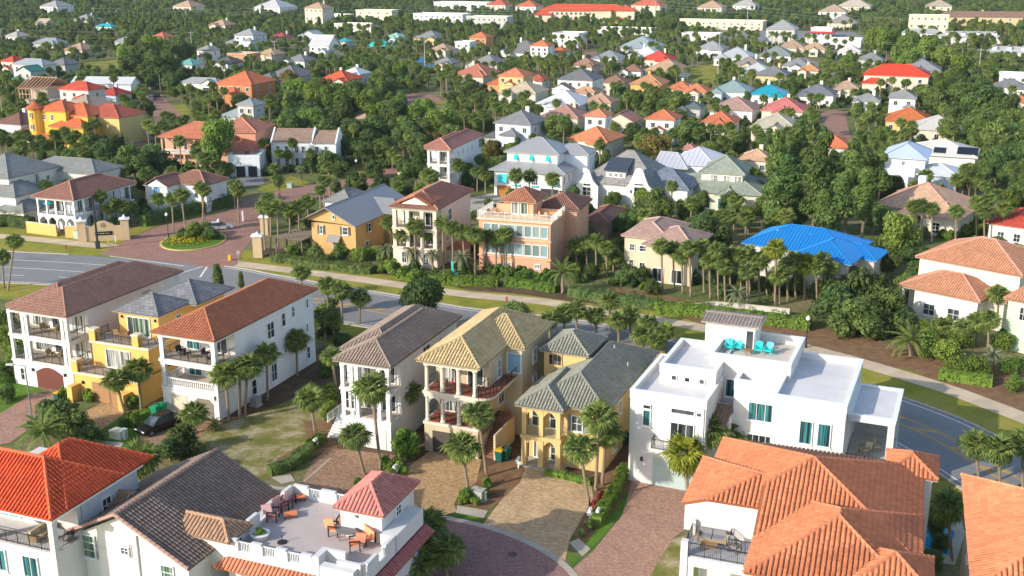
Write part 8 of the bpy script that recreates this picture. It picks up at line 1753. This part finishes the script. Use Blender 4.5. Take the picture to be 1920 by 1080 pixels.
def wall_run(pp, h, t, col, label, name='garden_wall', coping=True):
    P = [G(*q) for q in pp]; o = empty(name, P[0]); tag(o, label, 'wall'); w = MB(); c = MB()
    for a, b in zip(P, P[1:]):
        d = (b-a).normalized(); n = Vector((-d.y, d.x, 0))*t/2; q = [a-n-P[0], b-n-P[0], b+n-P[0], a+n-P[0]]; w.prism([(v.x, v.y) for v in q], 0, h); n *= 1.3; q = [a-n-P[0], b-n-P[0], b+n-P[0], a+n-P[0]]; c.prism([(v.x, v.y) for v in q], h, h+.1)
    obj('wall', w, stucco(col), o); obj('coping', c, stucco((.62, .55, .42)), o); return o
YW2 = (.64, .41, .14)
wall_run([(52, 436), (108, 443)], 2.0, .35, YW2, 'yellow garden wall left of the gate before the arcaded white house'); wall_run([(124, 445), (172, 446)], 2.0, .35, YW2, 'yellow garden wall between the gate and the tan sign')
o = empty('gate_pillar', G(485, 482)); tag(o, 'tan gate pillar with white cap right of the brick entrance', 'pillar'); obj('shaft', MB().box(-.75, -.6, 0, .75, .6, 3.6), stucco(TN), o); obj('cap', MB().box(-.95, -.8, 3.6, .95, .8, 3.9).lathe([(.7, 3.901), (.3, 4.1), (.05, 4.4)], 10), M_WHITE, o)
o = empty('gate_pillar', G(497, 440)); tag(o, 'second tan gate pillar among palms behind the first', 'pillar'); obj('shaft', MB().box(-.7, -.5, 0, .7, .5, 3.2), stucco(TN), o); obj('cap', MB().box(-.9, -.7, 3.2, .9, .7, 3.5), M_WHITE, o)
wall_run([(1290, 583), (1340, 578), (1400, 583), (1480, 592)], .9, .3, (.58, .55, .48), 'low white garden wall behind the lime hedge under the palms')
wall_run([(748, 352), (778, 348)], 3.2, .6, (.66, .56, .38), 'cream entrance wall behind the grey pavilion')
# bins
def bin_(px, py, label, col, lid, rz=0, s=1.0, group=None):
    o = empty('wheeled_bin', G(px, py), rz); o.scale = (s, s, s); tag(o, label, 'bin', group); mb = MB(); i = 0
    mb.v = [(-.26, -.3, .08), (.26, -.3, .08), (.26, .3, .08), (-.26, .3, .08), (-.33, -.4, 1.0), (.33, -.4, 1.0), (.33, .4, 1.0), (-.33, .4, 1.0)]; mb.f = [(3, 2, 1, 0), (4, 5, 6, 7), (0, 1, 5, 4), (1, 2, 6, 5), (2, 3, 7, 6), (3, 0, 4, 7)]
    obj('body', mb, paint('bin_%s' % col[1], col), o); obj('lid', MB().box(-.36, -.44, 1.003, .36, .43, 1.07).box(-.28, -.36, 1.07, .28, .36, 1.12), paint('bin_lid_%s' % lid[0], lid), o)
    for sx in (-.3, .3):
        w = MB(); w.lathe([(.13, -.04), (.13, .04)], 10); x_ = obj('wheel', w, M_DARK, o); x_.location = (sx, .33, .13); x_.rotation_euler = (0, math.pi/2, 0)
    obj('handle', MB().bar((-.3, .47, 1.0), (.3, .47, 1.0), .05), M_DARK, o); return o
GRN = (.01, .10, .07); YLD = (.62, .36, .02); g_ = 'green bins with yellow lids'
bin_(196, 750, 'left dark green bin with yellow lid by the yellow stepped house', GRN, YLD, -.3, 1.15, g_); bin_(206, 748, 'right dark green bin with yellow lid by the yellow stepped house', GRN, YLD, -.3, 1.15, g_)
bin_(938, 864, 'left green bin with yellow lid beside the brick stair', GRN, YLD, -.5, 1.2, g_); bin_(948, 862, 'right green bin with dark lid beside the brick stair', GRN, (.02, .10, .08), -.5, 1.2, g_)
bin_(1166, 833, 'nearer dark green bin in the gap left of the white cubic house', GRN, (.02, .11, .08), -.4, 1.25, g_); bin_(1178, 828, 'yellow lidded green bin in the gap left of the white cubic house', GRN, YLD, -.4, 1.25, g_)
bin_(294, 782, 'left bright green bin beside the black car', (.01, .26, .13), (.01, .30, .15), -.4, 1.25, 'bright green bins'); bin_(304, 778, 'right bright green bin beside the black car', (.01, .26, .13), (.01, .30, .15), -.4, 1.25, 'bright green bins')
bin_(109, 750, 'bin with flat yellow lid at the pink drive of the far left house', GRN, YLD, -.3, .9, g_)
def mailbox(px, py, label):
    o = empty('mailbox', G(px, py), -.35); tag(o, label, 'mailbox', 'white kerbside mailboxes'); obj('post', MB().box(-.06, -.06, 0, .06, .06, 1.05), M_WHITE, o); b = MB(); b.box(-.16, -.34, 1.0, .16, .3, 1.2); b.tube([(0, -.34, 1.2), (0, .3, 1.2)], .16, 8); obj('box', b, M_WHITE, o); obj('bracket', MB().bar((-.4, 0, .85), (.4, 0, .85), .09), M_WHITE, o); obj('number_plate', MB().box(-.3, -.03, .5, .3, .03, .78), M_WHITE, o); o.scale = (.9,)*3
mailbox(741, 893, 'white mailbox in the bed before the white house with grey brown roof'); mailbox(972, 878, 'white mailbox left of the yellow house porch'); mailbox(1121, 976, 'right white mailbox at the end of the clipped hedge'); mailbox(1106, 976, 'left white mailbox at the end of the clipped hedge'); mailbox(592, 842, 'white mailbox beside the sandy lawn hedge')
def ubox(px, py, label, col, s=(1, .8, .9)):
    o = empty('utility_box', G(px, py), -.4); tag(o, label, 'utility box'); obj('cabinet', MB().box(-s[0]/2, -s[1]/2, .08, s[0]/2, s[1]/2, s[2]), plain('box_%.2f_%.2f' % (col[0], col[1]), col, .6), o); obj('lid', MB().box(-s[0]/2-.04, -s[1]/2-.04, s[2], s[0]/2+.04, s[1]/2+.04, s[2]+.07), plain('box_%.2f_%.2f' % (col[0], col[1]), col, .6), o); obj('plinth', MB().box(-s[0]/2-.12, -s[1]/2-.12, 0, s[0]/2+.12, s[1]/2+.12, .08), M_CONC, o)
ubox(222, 820, 'cream utility box on the lawn between two left drives', (.6, .56, .45), (1.4, 1.0, .8)); ubox(234, 822, 'pale green slim utility box beside the cream one', (.45, .56, .48), (.5, .5, 1.0)); ubox(896, 935, 'grey green utility box in the bed between the tan drives', (.42, .42, .36), (1.2, 1.0, .9)); ubox(909, 938, 'small grey green utility post beside the utility box', (.30, .40, .34), (.3, .3, .8)); ubox(153, 447, 'pale green utility box in front of the yellow wall', (.33, .45, .38), (2.2, 1.4, 1.4)); ubox(545, 352, 'grey green utility box on the entrance lawn', (.30, .38, .33), (1.2, 1.0, 1.0))
# air conditioner beside the white house
ubox(480, 760, 'grey air conditioning unit beside the white terracotta roofed house', (.30, .31, .31), (.9, .9, .9))
# posts and small signs round the entrance
def post(px, py, h, label, col, sign=None, w=.12, cat='post'):
    o = empty('sign_post' if sign else 'bollard', G(px, py)); tag(o, label, cat); obj('post', MB().box(-w/2, -w/2, 0, w/2, w/2, h), paint('post_%.2f%.2f' % col[:2], col), o)
    if sign:
        s = MB(); s.box(-sign[0]/2, -w/2-.05, h-sign[1], sign[0]/2, -w/2-.005, h); obj('panel', s, paint('sgn_%.2f%.2f' % sign[2][:2], sign[2]), o)
post(203, 458, 1.0, 'yellow bollard at the left of the brick entrance', (.7, .45, .08)); post(217, 454, 1.1, 'white bollard before the tan entrance sign', (.75, .74, .7)); post(229, 447, 1.9, 'round white road sign before the tan entrance sign', (.7, .7, .68), (.8, .8, (.75, .75, .74)), .1, 'road sign')
post(431, 488, .9, 'yellow low bollard at the right kerb of the brick entrance', (.65, .42, .05), None, .5); post(448, 492, 2.0, 'small road sign on a thin post right of the brick entrance', (.3, .3, .3), (.5, .6, (.35, .33, .3)), .08, 'road sign'); post(456, 415, 2.0, 'white post beside the entrance road palms', (.75, .74, .7), None, .3); post(605, 345, 2.0, 'white post on the lawn beside the upper entrance road', (.75, .74, .7), None, .3); post(248, 272, 1.2, 'white post on the verge of the side drive', (.75, .74, .7), None, .25)
def hydrant(px, py, label):
    o = empty('fire_hydrant', G(px, py)); tag(o, label, 'hydrant'); m = paint('hydrant_red', (.30, .06, .03)); obj('body', MB().lathe([(.16, 0), (.16, .08), (.11, .1), (.11, .6), (.14, .62), (.10, .75), (.03, .82)], 10), m, o); obj('outlet', MB().tube([(-.2, 0, .45), (.2, 0, .45)], .06, 8), m, o)
hydrant(950, 566, 'dark red fire hydrant on the verge beside the path'); hydrant(124, 467, 'dark red fire hydrant on the left verge')
# cars
def car(px, py, rz, label, col, suv=True, group=None):
    o = empty('parked_car', G(px, py), rz); tag(o, label, 'car', group); key = ('car', suv, col)
    if key not in CACHE:
        m = plain('car_paint_%.2f_%.2f_%.2f' % col, col, .25, .2, spec=.6); L, Wd, H1, H2 = (4.7, 1.85, .95, 1.72) if suv else (4.5, 1.78, .85, 1.42)
        def sect(prof, hw0):
            mb = MB(); n = len(prof)
            for x, z, k in prof: mb.v += [(x, -hw0*k, z), (x, hw0*k, z)]
            for i in range(n): j = (i+1) % n; mb.f.append((2*i, 2*i+1, 2*j+1, 2*j))
            mb.f.append(tuple(2*i for i in reversed(range(n)))); mb.f.append(tuple(2*i+1 for i in range(n))); return mb
        body = sect([(-L/2, .35, .9), (-L/2+.1, .28, .95), (L/2-.15, .28, .95), (L/2, .38, .88), (L/2, .62, .88), (L/2-.12, .76, .93), (L/2-1.15, H1, 1), (-L/2+.25, H1+.04, 1), (-L/2, H1-.05, .93)], Wd/2)
        cab = sect([(L/2-1.2, H1, .93), (L/2-1.95, H2-.05, .78), (L/2-2.3, H2, .76), (-L/2+.75, H2-.02, .76), (-L/2+.45, H2-.12, .78), (-L/2+.2, H1+.03, .93)], Wd/2)
        roof = MB().box(-L/2+.75, -Wd*.36, H2-.01, L/2-2.25, Wd*.36, H2+.03); wh = MB(); wh.lathe([(.2, -.11), (.33, -.11), (.33, .11), (.2, .11)], 14); rim = MB(); rim.lathe([(.2, -.112), (.06, -.13), (.06, .13), (.2, .112)], 10)
        hl = MB().box(-.03, -.2, -.07, .03, .2, .07); CACHE[key] = (body.mesh('body', m), cab.mesh('window_glass', M_GLASS), roof.mesh('roof', m), wh.mesh('tyre', M_DARK), rim.mesh('rim', M_GREYC), hl.mesh('headlight', paint('lamp_clear', (.7, .7, .68), .2)), hl.mesh('tail_light', paint('lamp_red', (.4, .02, .02), .3)), L, Wd, H1)
    b, c, r, t, ri, hl, tl_, L, Wd, H1 = CACHE[key]; link('body', b, o); link('window_glass', c, o); link('roof', r, o)
    for sx in (L/2-.9, -L/2+.85):
        for sy in (-1, 1): w = link('wheel', t, o, (sx, sy*(Wd/2-.1), .33), (math.pi/2, 0, 0)); link('rim', ri, w)
    for sy in (-1, 1): link('headlight', hl, o, (L/2-.03, sy*Wd*.34, .66)); link('tail_light', tl_, o, (-L/2+.01, sy*Wd*.36, .8))
    return o
car(298, 806, R_(232), 'black car parked on the brown drive beside the bright green bin', (.008, .009, .010)); car(413, 430, R_(20), 'white car on the brick entrance road behind the traffic island', (.7, .7, .7), False)
GC = 'cars parked along the side road'
for k, (x, y, c, l) in enumerate(((275, 200, (.02, .2, .5), 'bright blue car on the red brick side road'), (292, 182, (.05, .05, .06), 'black car near the bend of the side road'), (285, 187, (.25, .26, .28), 'grey car behind the blue car on the side road'), (270, 172, (.35, .05, .05), 'dark red car at the top of the side road'), (283, 168, (.6, .6, .6), 'silver car at the top of the side road'), (292, 165, (.02, .02, .03), 'dark car beside the silver car on the side road'), (246, 186, (.03, .22, .55), 'blue van beside the dark red garage roof'))): car(x, y, R_(70+15*(k % 3)), l, c, k % 2 == 0, GC)
for k, (x, y, c, l) in enumerate(((1555, 108, (.03, .03, .04), 'black car left of the street among upper right houses'), (1572, 110, (.3, .3, .32), 'grey car beside the black car in the upper right street'), (1586, 113, (.05, .05, .06), 'dark car right of the grey car in the upper right street'), (1548, 102, (.7, .7, .7), 'white car in the upper right street'), (1585, 131, (.5, .5, .5), 'silver car at the lower end of the upper right street'), (1103, 108, (.03, .03, .04), 'black car on the pink street upper middle'))): car(x, y, R_(200+10*k), l, c, k % 2 == 0, 'cars in the far streets')
for k in range(11): car(1075+12*k, 49.5, R_(80), ORD[k] + ' parked car from the left below the orange hotel', [(.03, .03, .04), (.6, .6, .6), (.3, .05, .05), (.3, .3, .33)][k % 4], k % 3 == 0, 'cars parked below the orange hotel')
# skip bin, turquoise chair sculpture by the cream villa
o = empty('garden_chair', G(850, 517), .3); tag(o, 'large turquoise garden chair in the border before the salmon house', 'garden chair'); b = MB(); b.bar((0, .2, .3), (0, .6, 2.2), 1.2, .12); obj('backrest', b, paint('turquoise', (.01, .55, .55)), o); obj('seat', MB().box(-.6, -.6, .4, .6, .2, .5), paint('turquoise', (.01, .55, .55)), o)
for sx in (-.55, .5): obj('leg', MB().box(sx, -.6, 0, sx+.08, -.5, .4), paint('turquoise', (.01, .55, .55)), o)
# power poles and wires
PM = plain('weathered_pole', (.42, .38, .34), .8); POLES = []
def pole(px, by, ty, label, arm=True, r=.16):
    b = G(px, by); z = zat(b, ty); o = empty('utility_pole', b); tag(o, label, 'utility pole', 'utility poles'); obj('pole', MB().tube([(0, 0, 0), (0, 0, z)], [r*1.2, r*.8], 8), PM, o)
    if arm: obj('crossarm', MB().box(-1.3, -.08, z-.9, 1.3, .08, z-.72), PM, o); ins = MB(); [ins.lathe([(.07, z-.72), (.09, z-.5), (.03, z-.42)], 6, (x, 0)) for x in (-1.2, 0, 1.2)]; obj('insulators', ins, M_GREYC, o)
    return b, z
pl1 = [pole(x, by, ty, l, True, .2) for x, by, ty, l in ((-60, 60, 14, 'utility pole beyond the upper left edge'), (178, 42, 14, 'first utility pole from the left on the skyline'), (350, 44, 14, 'second utility pole from the left on the skyline'), (477, 45, 14, 'third utility pole from the left on the skyline'), (620, 45, 12, 'utility pole beside the tall cream tower'), (820, 40, 8, 'utility pole behind the white commercial building'), (990, 52, 14, 'utility pole left of the orange hotel'), (1172, 50, 8, 'utility pole before the orange hotel'), (1228, 48, 0, 'first utility pole right of the orange hotel'), (1400, 60, 10, 'utility pole above the long cream shops'), (1686, 60, 34, 'utility pole left of the three storey cream building'), (1990, 60, 30, 'utility pole beyond the upper right edge'))]
pl2 = [pole(x, by, ty, l) for x, by, ty, l in ((-80, 118, 60, 'utility pole beyond the left edge'), (5, 90, 52, 'utility pole at the upper left edge'), (362, 118, 58, 'tall utility pole beside the big clump at upper left'), (517, 118, 75, 'utility pole left of the long dark grey tiled roof'), (797, 142, 66, 'tall white floodlight pole at the tennis courts'), (1002, 128, 96, 'utility pole right of the large dark grey hip roof'), (1346, 142, 52, 'utility pole on the grassy lot'), (1832, 158, 90, 'tall white mast before the dark woods at right'), (2010, 160, 90, 'utility pole beyond the right edge'))]
for L, nm, dz in ((pl1, 'far skyline power lines', (0, -2.2, -4.2)), (pl2, 'power lines above the middle houses', (0, -3.0))):
    mb = MB()
    for (a, za), (b, zb_) in zip(L, L[1:]):
        for q in dz:
            for x in (-1.1, 1.1):
                P = []
                for k in range(9): t = k/8; P.append((a.x+(b.x-a.x)*t+x, a.y+(b.y-a.y)*t, (za-.5+q)*(1-t)+(zb_-.5+q)*t-4*t*(1-t)*.9))
                mb.tube(P, .018 if L is pl2 else .035, 3, False)
    tag(obj('power_line', mb, plain('cable', (.35, .35, .36), .5)), nm + ' strung between the utility poles', 'power line')
# turquoise shade sail, water fountain bowls

# ------------------------------------------------------------------ the air over the town
hz = MB().box(-1500, -60, -1.0, 1500, 2300, 60.0); m, t, b_ = nodes('haze'); t.nodes.remove(b_); pv = N(t, 'ShaderNodeVolumePrincipled'); pv.inputs['Color'].default_value = (.80, .88, .98, 1); pv.inputs['Density'].default_value = .00006; pv.inputs['Anisotropy'].default_value = .2
t.links.new(pv.outputs[0], t.nodes['Material Output'].inputs['Volume']); o = obj('haze', hz, m); o['kind'] = 'stuff'
